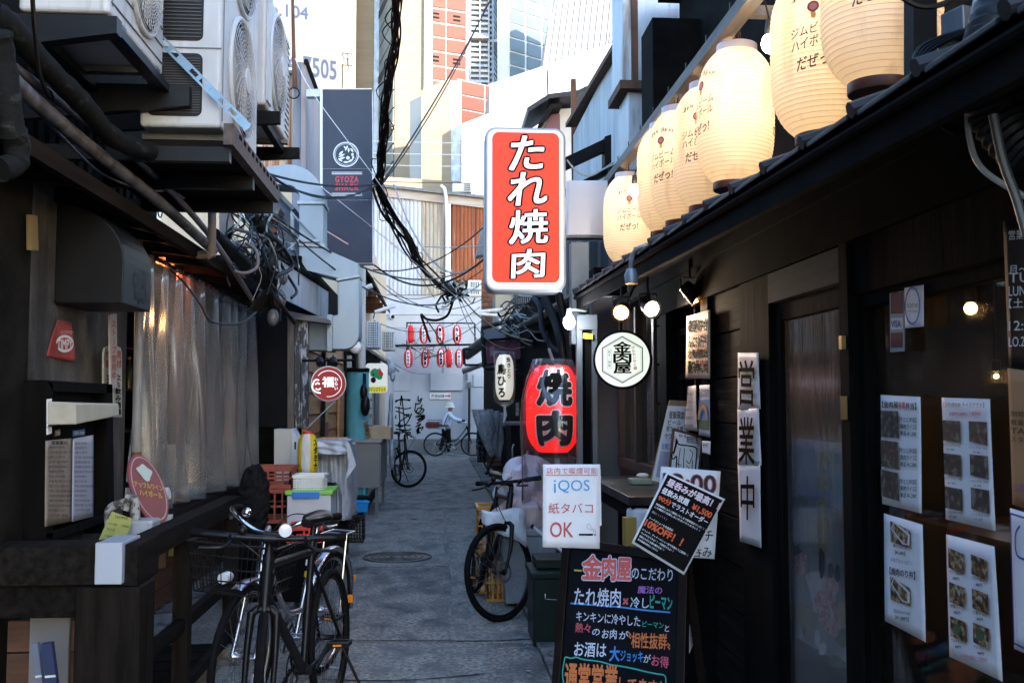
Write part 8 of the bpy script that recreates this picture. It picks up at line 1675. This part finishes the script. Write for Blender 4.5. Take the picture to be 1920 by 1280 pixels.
# ================================================================ bicycles
M_tyre=mat('bike_tyre',(0.012,0.012,0.013),(0.02,0.02,0.021),rough=.8,scale=30,bump=.3)
M_matblk=mat('matte_black_frame',(0.014,0.014,0.016),rough=.42,spec=.5); M_silver=mat('silver_frame',(0.5,0.52,0.56),rough=.25,metal=.9); M_alu=mat('aluminium',(0.5,0.5,0.52),rough=.3,metal=1)
M_saddle=mat('saddle_leather',(0.013,0.012,0.012),rough=.35); M_amber=mat('amber_reflector',(0.7,0.2,0.02),rough=.2); M_clear=mat('clear_lens',(0.7,0.72,0.75),rough=.1,spec=.9)
def bike(label,loc,rz,steer=0,lean=0,frame=M_matblk,R=0.335,tr=0.019,kind='flat',rim=M_bpl,basket=False,rack=False,fender=False,step=False,disc=True,bell=True,light=False,kick=True,rear_basket=False,spokem=M_alu,group='parked and pushed bicycles'):
    t=T('bicycle',label,'bicycle',(0,0,0),group)
    Rh=Vector((-0.50,0,R)); Fh=Vector((0.55,0,R)); hx=0.40 # head
    HT=Vector((0.385,0,0.86 if kind=='flat' else 0.84)); HB=Vector((0.43,0,0.70)); BB=Vector((-0.06,0,0.29)); ST=Vector((-0.22,0,0.80 if not step else 0.72))
    axd=(HT-HB).normalized(); ax0=HB
    Sm=Matrix.Translation(ax0)@Matrix.Rotation(steer,4,axd)@Matrix.Translation(-ax0)
    def wheel(c,xf,front):
        b=MB(); b.xf=xf; b.ring(c,R-tr,tr,'Y',48,8); w=b.build('wheel',M_tyre,t,smooth=True)
        b=MB(); b.xf=xf; b.ring(c,R-tr*2.1,0.009,'Y',48,6,xs=1.3); b.build('rim',rim,w,smooth=True)
        b=MB(); b.xf=xf
        for k in range(28):
            a=2*math.pi*k/28; s_=1 if k%2 else -1; aa=a+0.35*(1 if (k//2)%2 else -1)
            b.tube([c+Vector((0.022*math.cos(aa),0.03*s_,0.022*math.sin(aa))),c+Vector(((R-tr*2.3)*math.cos(a),0,(R-tr*2.3)*math.sin(a)))],0.0012,4,cap=False)
        o=b.build('spokes',spokem,w); o['kind']='stuff'
        b=MB(); b.xf=xf; b.lathe(c-Vector((0,.045,0)),[(0.008,-.02),(0.008,0),(0.022,0.002),(0.014,0.02),(0.014,0.07),(0.022,0.088),(0.008,0.09),(0.008,.11)],14,axis=(0,1,0)).build('hub',M_bpl if frame is M_matblk else M_alu,w,smooth=True)
        if disc:
            b=MB(); b.xf=xf; b.ring(c+Vector((0,.045,0)),0.062,0.010,((Vector((1,0,0))),Vector((0,0,1)),Vector((0,.15,0))),28,4); b.build('brake_disc',M_gsteel,w)
        else:
            pass
        return w
    wheel(Rh,Matrix.Identity(4),False); wheel(Fh,Sm,True)
    # frame
    b=MB(); rt=0.016
    if not step:
        b.tube([HT-axd*.03,ST],0.0165,12); b.tube([HB+axd*.02,BB],0.021,12); b.tube([ST+Vector((-.02,0,.06)),BB],0.016,12)
        for s in (-1,1): b.tube([ST+Vector((0.01,.012*s,-.06)),Rh+Vector((0,.055*s,0))],0.009,8); b.tube([BB+Vector((-.02,.02*s,0)),Rh+Vector((0,.055*s,0))],0.010,8)
    else:
        P=smoothpts([HT-axd*.02,Vector((.25,0,.62)),Vector((.08,0,.45)),Vector((-.1,0,.42))],6); b.tube(P,0.014,10); P=smoothpts([HB,Vector((.28,0,.5)),Vector((.1,0,.33)),BB],6); b.tube(P,0.016,10)
        b.tube([ST,BB],0.015,10)
        for s in (-1,1): b.tube([ST+Vector((0,.012*s,-.1)),Rh+Vector((0,.055*s,0))],0.008,8); b.tube([BB+Vector((-.02,.02*s,0)),Rh+Vector((0,.055*s,0))],0.009,8)
    b.tube([HT+axd*.015,HB-axd*.015],0.024,14); b.tube([BB-Vector((0,.035,0)),BB+Vector((0,.035,0))],0.022,12)
    b.build('frame',frame,t,smooth=True)
    b=MB(); b.xf=Sm
    cr=HB-axd*.05
    b.tube([HB-axd*.01,cr],0.022,12); b.tube([cr+Vector((0,-.052,-.012)),cr+Vector((0,-.03,0.012)),cr+Vector((0,.03,0.012)),cr+Vector((0,.052,-.012))],0.017,10)
    for s in (-1,1): b.tube(smoothpts([cr+Vector((0,.05*s,0)),cr.lerp(Fh,.5)+Vector((-.015,.056*s,0)),Fh+Vector((0,.055*s,0))],5),[0.017-.007*i/10 for i in range(11)],10)
    b.build('fork',frame if frame is not M_silver else M_silver,t,smooth=True)
    # seat post, saddle
    sp_=ST+(ST-BB).normalized()*0.13
    MB().tube([ST,sp_],0.0135,10).build('seat_post',M_bpl if frame is M_matblk else M_alu,t,smooth=True)
    mb=MB(); n=16; prof=[]
    for i in range(13):
        u=i/12; x=-0.13+0.27*u; w_=(0.075 if kind=='flat' else .095)*max(.16,(1-u)**0.8*1.02 if u>.25 else .8+.2*math.sin(u*6.28)) ; w_=max(w_,.018)
        h=.022+.012*(1-u); ring_=[mb.v(sp_+Vector((x,w_*math.cos(a),.02+h*math.sin(a)*(1 if math.sin(a)>0 else .9)))) for a in [2*math.pi*k/n for k in range(n)]]; prof.append(ring_)
    for i in range(12):
        for k in range(n): mb.face([prof[i][k],prof[i][(k+1)%n],prof[i+1][(k+1)%n],prof[i+1][k]])
    mb.face(prof[0][::-1]); mb.face(prof[-1]); mb.build('saddle',M_saddle,t,smooth=True)
    # crank, pedals, chainring
    MB().ring(BB+Vector((0,-.05,0)),0.085,0.006,((Vector((1,0,0))),Vector((0,0,1)),Vector((0,.5,0))),28,5).build('chain_ring',M_bpl if frame is M_matblk else M_alu,t,smooth=True)
    b=MB()
    for k in range(5): a=k*2*math.pi/5; b.tube([BB+Vector((0,-.05,0)),BB+Vector((.08*math.cos(a),-.05,.08*math.sin(a)))],.006,6)
    b.build('chain_ring_arms',M_bpl,t)
    b=MB(); b.tube([BB+Vector((.02,-.05,.085)),Rh+Vector((0,-.05,.035))],.004,5); b.tube([BB+Vector((.02,-.05,-.085)),Rh+Vector((0,-.05,-.035))],.004,5); b.build('chain',M_gsteel,t)
    ca=0.5
    for s,sg in ((-1,1),(1,-1)):
        e=BB+Vector((.17*math.cos(ca)*sg,.075*s,-.17*math.sin(ca)*sg)); MB().tube([BB+Vector((0,.06*s,0)),e],0.009,8).build('crank',M_bpl if frame is M_matblk else M_alu,t)
        pd=MB(); pc_=e+Vector((0,.055*s,0)); 
        for dx in (-.035,.035): pd.box(pc_+Vector((dx,0,0)),(.014,.09,.022))
        pd.box(pc_,(.02,.1,.012)); pd.box(pc_+Vector((0,.045,0)),(.08,.008,.02)); pd.box(pc_-Vector((0,.045,0)),(.08,.008,.02)); po=pd.build('pedal',M_bpl,t)
        for dx in (-.043,.043): MB().box(pc_+Vector((dx,0,0)),(.003,.04,.01)).build('pedal_reflector',M_amber,po)
    # handlebar
    stem_t=HT+axd*.07; 
    def H(name,m,fn,par=t,smooth=True): b=MB(); b.xf=Sm; fn(b); return b.build(name,m,par,smooth=smooth)
    if kind=='flat':
        bc=stem_t+Vector((.07,0,.02)); H('stem',M_bpl,lambda b:(b.tube([HT,stem_t],.017,10),b.tube([stem_t,bc],.016,10),b.tube([bc-Vector((0,.025,0)),bc+Vector((0,.025,0))],.022,12)))
        hb=H('handlebar',M_bpl,lambda b:b.tube(smoothpts([bc+Vector((-.03,-.30,.01)),bc+Vector((-.005,-.15,.004)),bc,bc+Vector((-.005,.15,.004)),bc+Vector((-.03,.30,.01))],5),.013,10))
        for s in (-1,1):
            g0=bc+Vector((-.018,.18*s,.006)); g1=bc+Vector((-.033,.31*s,.011)); H('grip',M_rub,lambda b:b.tube([g0,g0.lerp(g1,.5),g1],[.0175,.0165,.018],12),hb)
            lv=bc+Vector((.02,.15*s,-.01)); H('brake_lever',M_bpl,lambda b:(b.tube([lv+Vector((-.02,0,.01)),lv],.016,8),b.tube(smoothpts([lv,lv+Vector((.045,.03*s,-.02)),lv+Vector((.04,.12*s,-.025))],4),.007,8)),hb)
            H('brake_cable',M_cable,lambda b:b.tube(smoothpts([lv,lv+Vector((.09,-.05*s,.0)),lv+Vector((.1,-.13*s,-.07)),cr+Vector((.05,.02*s,.05)),cr+Vector((0,.03*s,0))],6),.0028,5),hb)
        if bell: H('bell',M_bpl,lambda b:b.sphere(bc+Vector((0,-.11,.03)),.02,12,8),hb)
        if light: H('front_lamp',M_clear,lambda b:(b.lathe(bc+Vector((.03,.06,.04)),[(0.0,0.03),(.026,.028),(.028,0),(.02,-.03)],16,axis=(1,0,0))),hb)
    else:
        bc=stem_t+Vector((.03,0,-.02)); H('stem',M_alu,lambda b:(b.tube([HT,HT+axd*.07],.012,10),b.tube([HT+axd*.07,bc],.013,10)))
        hb=H('handlebar',M_chrome,lambda b:b.tube(smoothpts([bc+Vector((-.24,-.26,.07)),bc+Vector((-.14,-.25,.075)),bc+Vector((-.02,-.17,.06)),bc+Vector((.0,-.05,.0)),bc+Vector((.0,.05,.0)),bc+Vector((-.02,.17,.06)),bc+Vector((-.14,.25,.075)),bc+Vector((-.24,.26,.07))],6),.0115,10))
        for s in (-1,1):
            H('grip',M_rub,lambda b:b.tube([bc+Vector((-.16,.255*s,.075)),bc+Vector((-.27,.262*s,.068))],[.017,.018],12),hb)
            H('brake_lever',M_alu,lambda b:b.tube(smoothpts([bc+Vector((-.10,.235*s,.07)),bc+Vector((-.13,.25*s,.03)),bc+Vector((-.22,.27*s,.03))],4),.006,8),hb)
            H('brake_cable',M_cable,lambda b:b.tube(smoothpts([bc+Vector((-.10,.235*s,.07)),bc+Vector((.06,.14*s,.10)),bc+Vector((.10,.03*s,-.05)),cr+Vector((.02,.02*s,.02))],6),.003,5),hb)
        H('bell',M_chrome,lambda b:b.sphere(bc+Vector((-.03,-.12,.08)),.024,12,8),hb)
    if basket:
        def wire(b):
            c=bc+Vector((.22,0,-.12)); wx,wy,wz=.15,.21,.11
            for k in range(5):
                z_=-wz+2*wz*k/4; s_=.82+.18*k/4
                P=[c+Vector((wx*s_*a,wy*s_*bb,z_)) for a,bb in ((-1,-1),(1,-1),(1,1),(-1,1),(-1,-1))]
                for i in range(4): b.tube([P[i],P[i+1]],.0035 if k<4 else .006,5)
            for a in range(-4,5):
                u=a/4
                for sy in (-1,1): b.tube([c+Vector((wx*.82*u,wy*.82*sy,-wz)),c+Vector((wx*u,wy*sy,wz))],.0025,4)
                for sx in (-1,1): b.tube([c+Vector((wx*.82*sx,wy*.82*u,-wz)),c+Vector((wx*sx,wy*u,wz))],.0025,4)
                b.tube([c+Vector((wx*.82*u,-wy*.82,-wz)),c+Vector((wx*.82*u,wy*.82,-wz))],.0025,4)
        H('front_basket',M_bpl,wire,smooth=False)
        H('dynamo_lamp',M_clear,lambda b:b.lathe(Fh+Vector((0.02,-.10,.36)),[(0.0,0.05),(.025,.045),(.028,0),(.02,-.03)],14,axis=(1,0,0)))
    if fender:
        for c,xf,a0,a1 in ((Fh,Sm,1.2,2.0),(Rh,Matrix.Identity(4),.3,3.3)):
            b=MB(); b.xf=xf; rows=[]
            for i in range(19):
                a=a0+(a1-a0)*i/18; rows.append([c+Vector(((R+.018+.008*(1-abs(k)))*math.cos(a),.028*k,(R+.018+.008*(1-abs(k)))*math.sin(a))) for k in (-1,-.5,0,.5,1)])
            b.sheet(rows,.0015).build('mudguard',M_silver if frame is M_silver else M_black,t,smooth=True)
    if rack:
        b=MB(); z_=R*2+.09
        for s in (-1,1): b.tube([Vector((-.30,.06*s,z_)),Vector((-.68,.065*s,z_))],.006,8); b.tube([Vector((-.55,.065*s,z_)),Rh+Vector((0,.07*s,0))],.006,8)
        for x in (-.32,-.44,-.56,-.68): b.tube([Vector((x,-.065,z_)),Vector((x,.065,z_))],.005,6)
        b.build('rear_rack',M_alu,t,smooth=True)
    if rear_basket:
        b=MB(); z_=R*2+.11; c=Vector((-.52,0,z_+.12)); 
        for k in range(5):
            zz=z_+.06*k
            P=[Vector((-.52+.2*a,.16*bb,zz)) for a,bb in ((-1,-1),(1,-1),(1,1),(-1,1),(-1,-1))]
            for i in range(4): b.tube([P[i],P[i+1]],.005,5)
        for a in range(-4,5):
            for s in (-1,1): b.tube([Vector((-.52+.05*a,.16*s,z_)),Vector((-.52+.05*a,.16*s,z_+.24))],.004,4); b.tube([Vector((-.52+.2*s,.04*a,z_)),Vector((-.52+.2*s,.04*a,z_+.24))],.004,4)
        b.build('rear_basket',M_bpl,t)
    if kick:
        b=MB()
        if kind=='flat': b.tube([Rh+Vector((.05,.07,-.02)),Vector((Rh.x+.0,.19,.01))],.008,8)
        else:
            for s in (-1,1): b.tube([Rh+Vector((0,.07*s,0)),Vector((Rh.x-.04,.10*s,.01))],.008,8)
            b.tube([Vector((Rh.x-.04,-.10,.012)),Vector((Rh.x-.04,.10,.012))],.008,8)
        b.build('kickstand',M_alu if frame is M_silver else M_bpl,t)
    MB().box(Rh+Vector((-R-.03,0,.12)),(.01,.05,.04)).build('rear_reflector',M_amber,t)
    t.location=loc; t.rotation_mode='QUATERNION'; t.rotation_quaternion=(Matrix.Rotation(rz,4,'Z')@Matrix.Rotation(lean,4,'X')).to_quaternion()
    return t
def dirz(dx,dy): return math.atan2(dy,dx)
# placed by where front and rear wheels touch the ground
def place(fr,re,side=0): 
    fr=Vector(fr);re=Vector(re); d=(fr-re).normalized(); mid=re+d*0.50; return (mid.x,mid.y,0),dirz(d.x,d.y)
l,r=place((-0.70,4.05),(-0.52,5.1)); b1=bike('matte black flat-bar bicycle facing the viewer, nearest at lower left',l,r,steer=.33,lean=.03,light=True)
l,r=place((-0.90,4.75),(-0.63,5.75)); b2=bike('silver city bicycle with black wire front basket and chrome swept handlebar',l,r,steer=.02,lean=-.06,frame=M_silver,kind='swept',rim=M_alu,basket=True,rack=True,fender=True,step=True,disc=False)
l,r=place((0.39,6.98),(0.30,8.0)); b3=bike('matte black bicycle leaning at the right by the bins, front wheel turned left',l,r,steer=-0.95,lean=-.17,light=True)
l,r=place((-0.50,17.9),(-0.72,18.9)); b4=bike('black bicycle parked far down the left, front wheel turned sideways',l,r,steer=1.1,lean=.06,bell=False)
Yb=28.3; xr=W(816,852,Yb).x; xf=W(879,852,Yb).x
l,r=place((xf,Yb),(xr,Yb)); b5=bike('old black city bicycle being pushed by the person in the white hat',l,r,frame=M_black,kind='swept',rim=M_gsteel,step=True,disc=False,fender=False,rear_basket=True,kick=False)
MB().b2((xr-.28,Yb-.13,.80),(xr+.12,Yb+.13,.96)).build('red_bag',mat('dark_red_bag',(.28,.03,.03),(.18,.02,.03),rough=.7,scale=12),T('red_bag','dark red bag sitting in the rear basket of the pushed bicycle','bag',(xr-.05,Yb,.8)),bevel=.04)
sd_=[c for c in bpy.data.objects if c.parent==b5 and c.name.startswith('saddle')][0]; sd_.data.materials[0]=mat('brown_saddle',(.09,.03,.03),rough=.5)
# stickers on silver bike seat tube
for k,(z_,m) in enumerate(((.58,'yellow_label'),(.52,'sticker_blue'),(.64,'white_paper'))): 
    o=MB().tube([Vector((-.15-.22*(z_-.5)*.5,0,z_)),Vector((-.155-.22*(z_-.5)*.5,0,z_+.03))],.0162,12).build('tube_sticker',MATS[m],None); o.parent=b2
# ================================================================ person pushing the bicycle
px_=W(838,852,Yb).x; pe=T('person','person in a cream bucket hat and pale blue jacket walking a bicycle to the right','person',(px_,Yb+.32,0))
def skin(name,joints,edges,m,par,sub=2):
    me=bpy.data.meshes.new(name); o=bpy.data.objects.new(name,me); COL.objects.link(o); o.parent=par
    M=par.matrix_basis.inverted(); me.from_pydata([M@Vector(j[:3]) for j in joints],edges,[]); 
    sk=o.modifiers.new('skin','SKIN'); sk.use_smooth_shade=True
    for i,v in enumerate(me.skin_vertices[0].data): v.radius=(joints[i][3],joints[i][3] if len(joints[i])<5 else joints[i][4]); v.use_root=(i==0)
    ss=o.modifiers.new('sub','SUBSURF'); ss.levels=sub; ss.render_levels=sub; me.materials.append(m); return o
X=px_; Yp=Yb+.32; M_jac=mat('pale_blue_jacket',(.62,.68,.78),(.5,.57,.68),rough=.85,scale=12,bump=.4); M_trs=mat('dark_trousers',(.02,.02,.025),rough=.85); M_skn=mat('skin_tone',(.4,.22,.15),rough=.55); M_hat=mat('cream_hat',(.68,.64,.5),(.6,.56,.43),rough=.9,scale=12)
# trousers
skin('trousers',[(X-.02,Yp,.78,.13),(X+.0,Yp-.08,.68,.095),(X+.07,Yp-.09,.42,.07),(X+.04,Yp-.09,.1,.05),(X-.02,Yp+.08,.68,.095),(X-.10,Yp+.09,.45,.07),(X-.20,Yp+.09,.14,.05)],[(0,1),(1,2),(2,3),(0,4),(4,5),(5,6)],M_trs,pe)
# body = jacket torso with arms (continuous)
skin('jacket',[(X-.02,Yp,.76,.15,.13),(X-.01,Yp,.95,.15,.14),(X+.03,Yp,1.14,.155,.14),(X+.06,Yp,1.24,.07,.07),(X+.06,Yp-.15,1.19,.07),(X+.20,Yp-.2,1.03,.056),(X+.42,Yp-.22,.99,.042),(X+.06,Yp+.15,1.19,.07),(X+.2,Yp+.12,1.05,.056),(X+.42,Yp+.02,1.0,.042)],[(0,1),(1,2),(2,3),(2,4),(4,5),(5,6),(2,7),(7,8),(8,9)],M_jac,pe)
skin('body',[(X+.065,Yp,1.22,.05),(X+.08,Yp,1.29,.05),(X+.095,Yp,1.345,.085),(X+.105,Yp,1.42,.09)],[(0,1),(1,2),(2,3)],M_skn,pe)
MB().box((X+.19,Yp,1.36),(.03,.025,.03)).build('nose',M_skn,pe,bevel=.01); MB().box((X+.165,Yp,1.325),(.06,.11,.08)).build('face_mask',M_wht,pe,bevel=.02)
MB().lathe((X+.085,Yp,1.385),[(.15,-.02),(.112,.025),(.105,.09),(.08,.125),(0,.135)],24,cap=False).build('hat',M_hat,pe,smooth=True)
for (hx,hy,hz) in ((X+.46,Yp-.225,.985),(X+.46,Yp+.02,.995)):
    g=MB(); g.sphere((hx,hy,hz),.04,12,8,(1.1,.8,.7)); 
    for k in range(4): g.tube([(hx+.01,hy-.03+k*.02,hz+.015),(hx+.05,hy-.03+k*.02,hz+.01),(hx+.052,hy-.03+k*.02,hz-.025)],.009,6)
    g.tube([(hx-.01,hy-.03,hz),(hx+.03,hy-.045,hz-.02)],.01,6); g.build('glove',M_rub,pe,smooth=True)
for (sx,sy,sz,pt) in ((X+.06,Yp-.09,.045,0),(X-.18,Yp+.09,.055,0)):
    MB().sphere((sx+.02,sy,sz),.05,14,8,(2.3,.9,.85)).build('shoe',mat('pale_shoe',(.35,.34,.34),rough=.7),pe,smooth=True)
MB().tube(smoothpts([(X-.09,Yp-.13,.80),(X-.04,Yp-.17,1.0),(X+.05,Yp-.16,1.2),(X+.08,Yp-.05,1.26)],5),.009,6).build('bag_strap',M_black,pe)
# ================================================================ overhead wires
M_wbun=mat('cable_bundle_black',(0.01,0.009,0.009),(0.035,0.02,0.018),rough=.6,scale=30)
cbn=T('cable_bundle','thick twisted black cable bundle dropping from the top and swinging toward the end wall','cables',W(740,0,9))
path=[W(748,-40,8.5),W(743,20,8.7),W(738,90,9),W(728,160,9.3),W(722,230,9.7),W(714,300,10.2),W(708,345,10.6)]
path2=[W(708,345,10.6),W(730,400,11.5),W(760,445,12.6),W(780,485,13.6),(W(800,510,14.6)),W(835,540,15.8),W(860,550,16.8)]
rr=random.Random(31)
for k in range(17):
    ph=rr.random()*6; a_=rr.uniform(.01,.055); P=smoothpts(path,8); Q=[]
    for i,p in enumerate(P): Q.append(p+Vector((a_*math.cos(ph+i*.22*(1 if k%2 else -1)),a_*.6*math.sin(ph+i*.22),0)))
    MB().tube(Q,rr.uniform(.006,.010),5).build('strand',M_wbun,cbn,smooth=True)
for k in range(12):
    ph=rr.random()*6; P=smoothpts(path2,8); Q=[]
    for i,p in enumerate(P):
        u=i/(len(P)-1); a_=(.12*math.sin(math.pi*min(1,u*1.6)) if k<7 else .05)*(.4+.6*((k*37)%10)/10)+.02; Q.append(p+Vector((a_*math.cos(ph+i*.12),a_*.5*math.sin(ph+i*.1),a_*.6*math.sin(ph*2+i*.09))))
    MB().tube(Q,rr.uniform(.008,.016),5).build('strand',M_wbun,cbn,smooth=True)
for k in range(34):
    P=smoothpts(path+path2[1:],5); i=rr.randrange(4,len(P)-6); p=P[i]; q=P[i+4]; mid=(p+q)/2+Vector((rr.uniform(-.12,.12),0,rr.uniform(-.15,.1))); MB().tube(smoothpts([p,mid,q],4),.006,4).build('loose_strand',M_wbun,cbn)
t=T('cable_knot','dense knot of cables and pale tape at the end of the thick bundle','cables',W(850,545,16.5))
for k in range(30):
    x,y=rr.uniform(825,862),rr.uniform(530,560); P=[W(x,y,16.5)]
    for j in range(3): x+=rr.uniform(-16,18); y+=rr.uniform(-12,14); P.append(W(x,y,16.5+rr.uniform(-.2,.2)))
    MB().tube(smoothpts(P,4),rr.uniform(.008,.02),5).build('cable',M_wbun if k%3 else M_cableg,t,smooth=True)
pipe('cable_tail','thick black cable dropping from the knot and curling left towards the lantern rail',[W(851,556,16.6),W(846,575,16.6),W(838,592,16.8),W(820,600,17),W(800,598,17.2),W(790,590,17.5),W(796,610,18),W(806,640,20)],.022,M_wbun,'cable')
def wire(label,P,r=.007,m=M_cable,group=None): return pipe('overhead_wire',label,P,r,m,'cable',sm=8,n=5,group=group)
def sg_(p,Yp_,q,Yq,s): return sag(W(*p,Yp_),W(*q,Yq),s)
wire('pair of twisted wires rising to the upper right from the cable bundle, upper strand',sg_((715,345),10.6,(930,-20),14,.1),.010)
wire('pair of twisted wires rising to the upper right from the cable bundle, lower strand',sg_((716,347),10.6,(915,5),14,.16),.008,M_rust)
wire('three black wires sweeping across below the slate sign, top strand',sg_((500,325),8.5,(708,345),10.6,.06),.011)
wire('three black wires sweeping across below the slate sign, middle strand',sg_((500,328),8.5,(708,347),10.6,.16),.009)
wire('three black wires sweeping across below the slate sign, lowest strand',sg_((500,322),8.4,(706,343),10.6,.20),.007)
wire('long black wire from the cable tangle past the duct to the right row, upper',sg_((465,365),8.2,(905,490),14,.45),.010)
wire('long black wire from the cable tangle past the duct to the right row, lower',sg_((490,380),8.3,(905,530),14,.55),.008)
wire('black wire crossing the corrugated wall from lower left to the red sign, upper',sg_((700,505),12,(908,425),11,.18),.008)
wire('black wire crossing the corrugated wall from lower left to the red sign, lower',sg_((700,495),12,(908,485),11,.28),.011)
wire('grey wire in a shallow sag across the rusty sheets',sg_((738,345),12,(912,480),11,.55),.010,M_cableg)
wire('thin pale guy wire crossing the slate sign diagonally',[W(553,110,10.7),W(590,180,10.5),W(708,340,10.4),W(760,420,12)],.004,mat('pale_wire',(.55,.56,.58)))
wire('second thin pale guy wire crossing the lower half of the slate sign',[W(604,352,10.2),W(700,428,10.4),W(860,560,14)],.004,MATS['pale_wire'])
wire('thin black wire sweeping from beside the sign down to the lantern rail',[W(703,350,11),W(740,440,13),W(790,520,16),W(815,560,18)],.006)
wire('thin horizontal wire above the white knot',sg_((795,462),15,(912,460),14,.02),.009,M_cableg)
for k,(p,Yp_,q,Yq,s,lab) in enumerate((((735,552),17,(912,500),12,.2,'black wire sagging between the dark eave and the right row, first'),((725,535),15,(905,560),15,.25,'black wire sagging in front of the white wall, second'),((700,520),13,(860,548),16,.3,'black wire running to the cable knot from the left'),((862,552),16.5,(1000,640),11,.15,'black wire from the cable knot down to the right eave, upper'),((862,556),16.5,(985,650),11,.3,'black wire from the cable knot down to the right eave, middle'),((858,556),16.5,(960,640),12,.4,'black wire from the cable knot down to the right eave, lower'),((700,600),16,(900,575),17,.3,'thin wire crossing the white wall above the lantern rail'),((742,650),20,(905,600),17,.2,'thin wire crossing the small red lanterns'),((705,655),18,(800,700),27,.15,'thin wire looping down below the small red lanterns'))):
    wire(lab,sg_(p,Yp_,q,Yq,s),.006 if k!=3 else .012)
for k,y in enumerate((265,287,309,340)): wire(('highest','second','third','lowest')[k]+' thin horizontal wire in front of the far towers',sg_((700,y),30,(915,y+3),30,.02),.012,MATS['pale_wire'] if k<3 else M_rust)
wire('black wire from the upper left corner along the left eave',[W(60,-10,3.2),W(65,60,3.3),W(75,140,3.6),W(95,185,3.9)],.008)
wire('grey wire drooping between the red sign and the black bracket beam',[W(1063,300,7),W(1082,322,7),W(1105,330,7),W(1130,318,7.1),W(1150,305,7.2)],.007,M_cableg)
wire('black cord hanging across the red lantern rail twig bundle',[W(800,600,17),W(822,632,18),W(835,660,20),(W(790,672,22))],.012,M_rust)
t=T('twig_tangle','pale twig-like tangle of old wires across the lantern rail','wires',FL2.px(800,650))
for k in range(22):
    x,y=rr.uniform(770,825),rr.uniform(625,665); MB().tube(smoothpts([FL2.px(x,y,.3),FL2.px(x+rr.uniform(-15,15),y+rr.uniform(-10,14),.35),FL2.px(x+rr.uniform(-30,25),y+rr.uniform(-14,20),.3)],4),rr.uniform(.004,.012),4).build('wire',M_rust if k%2 else M_cable,t)
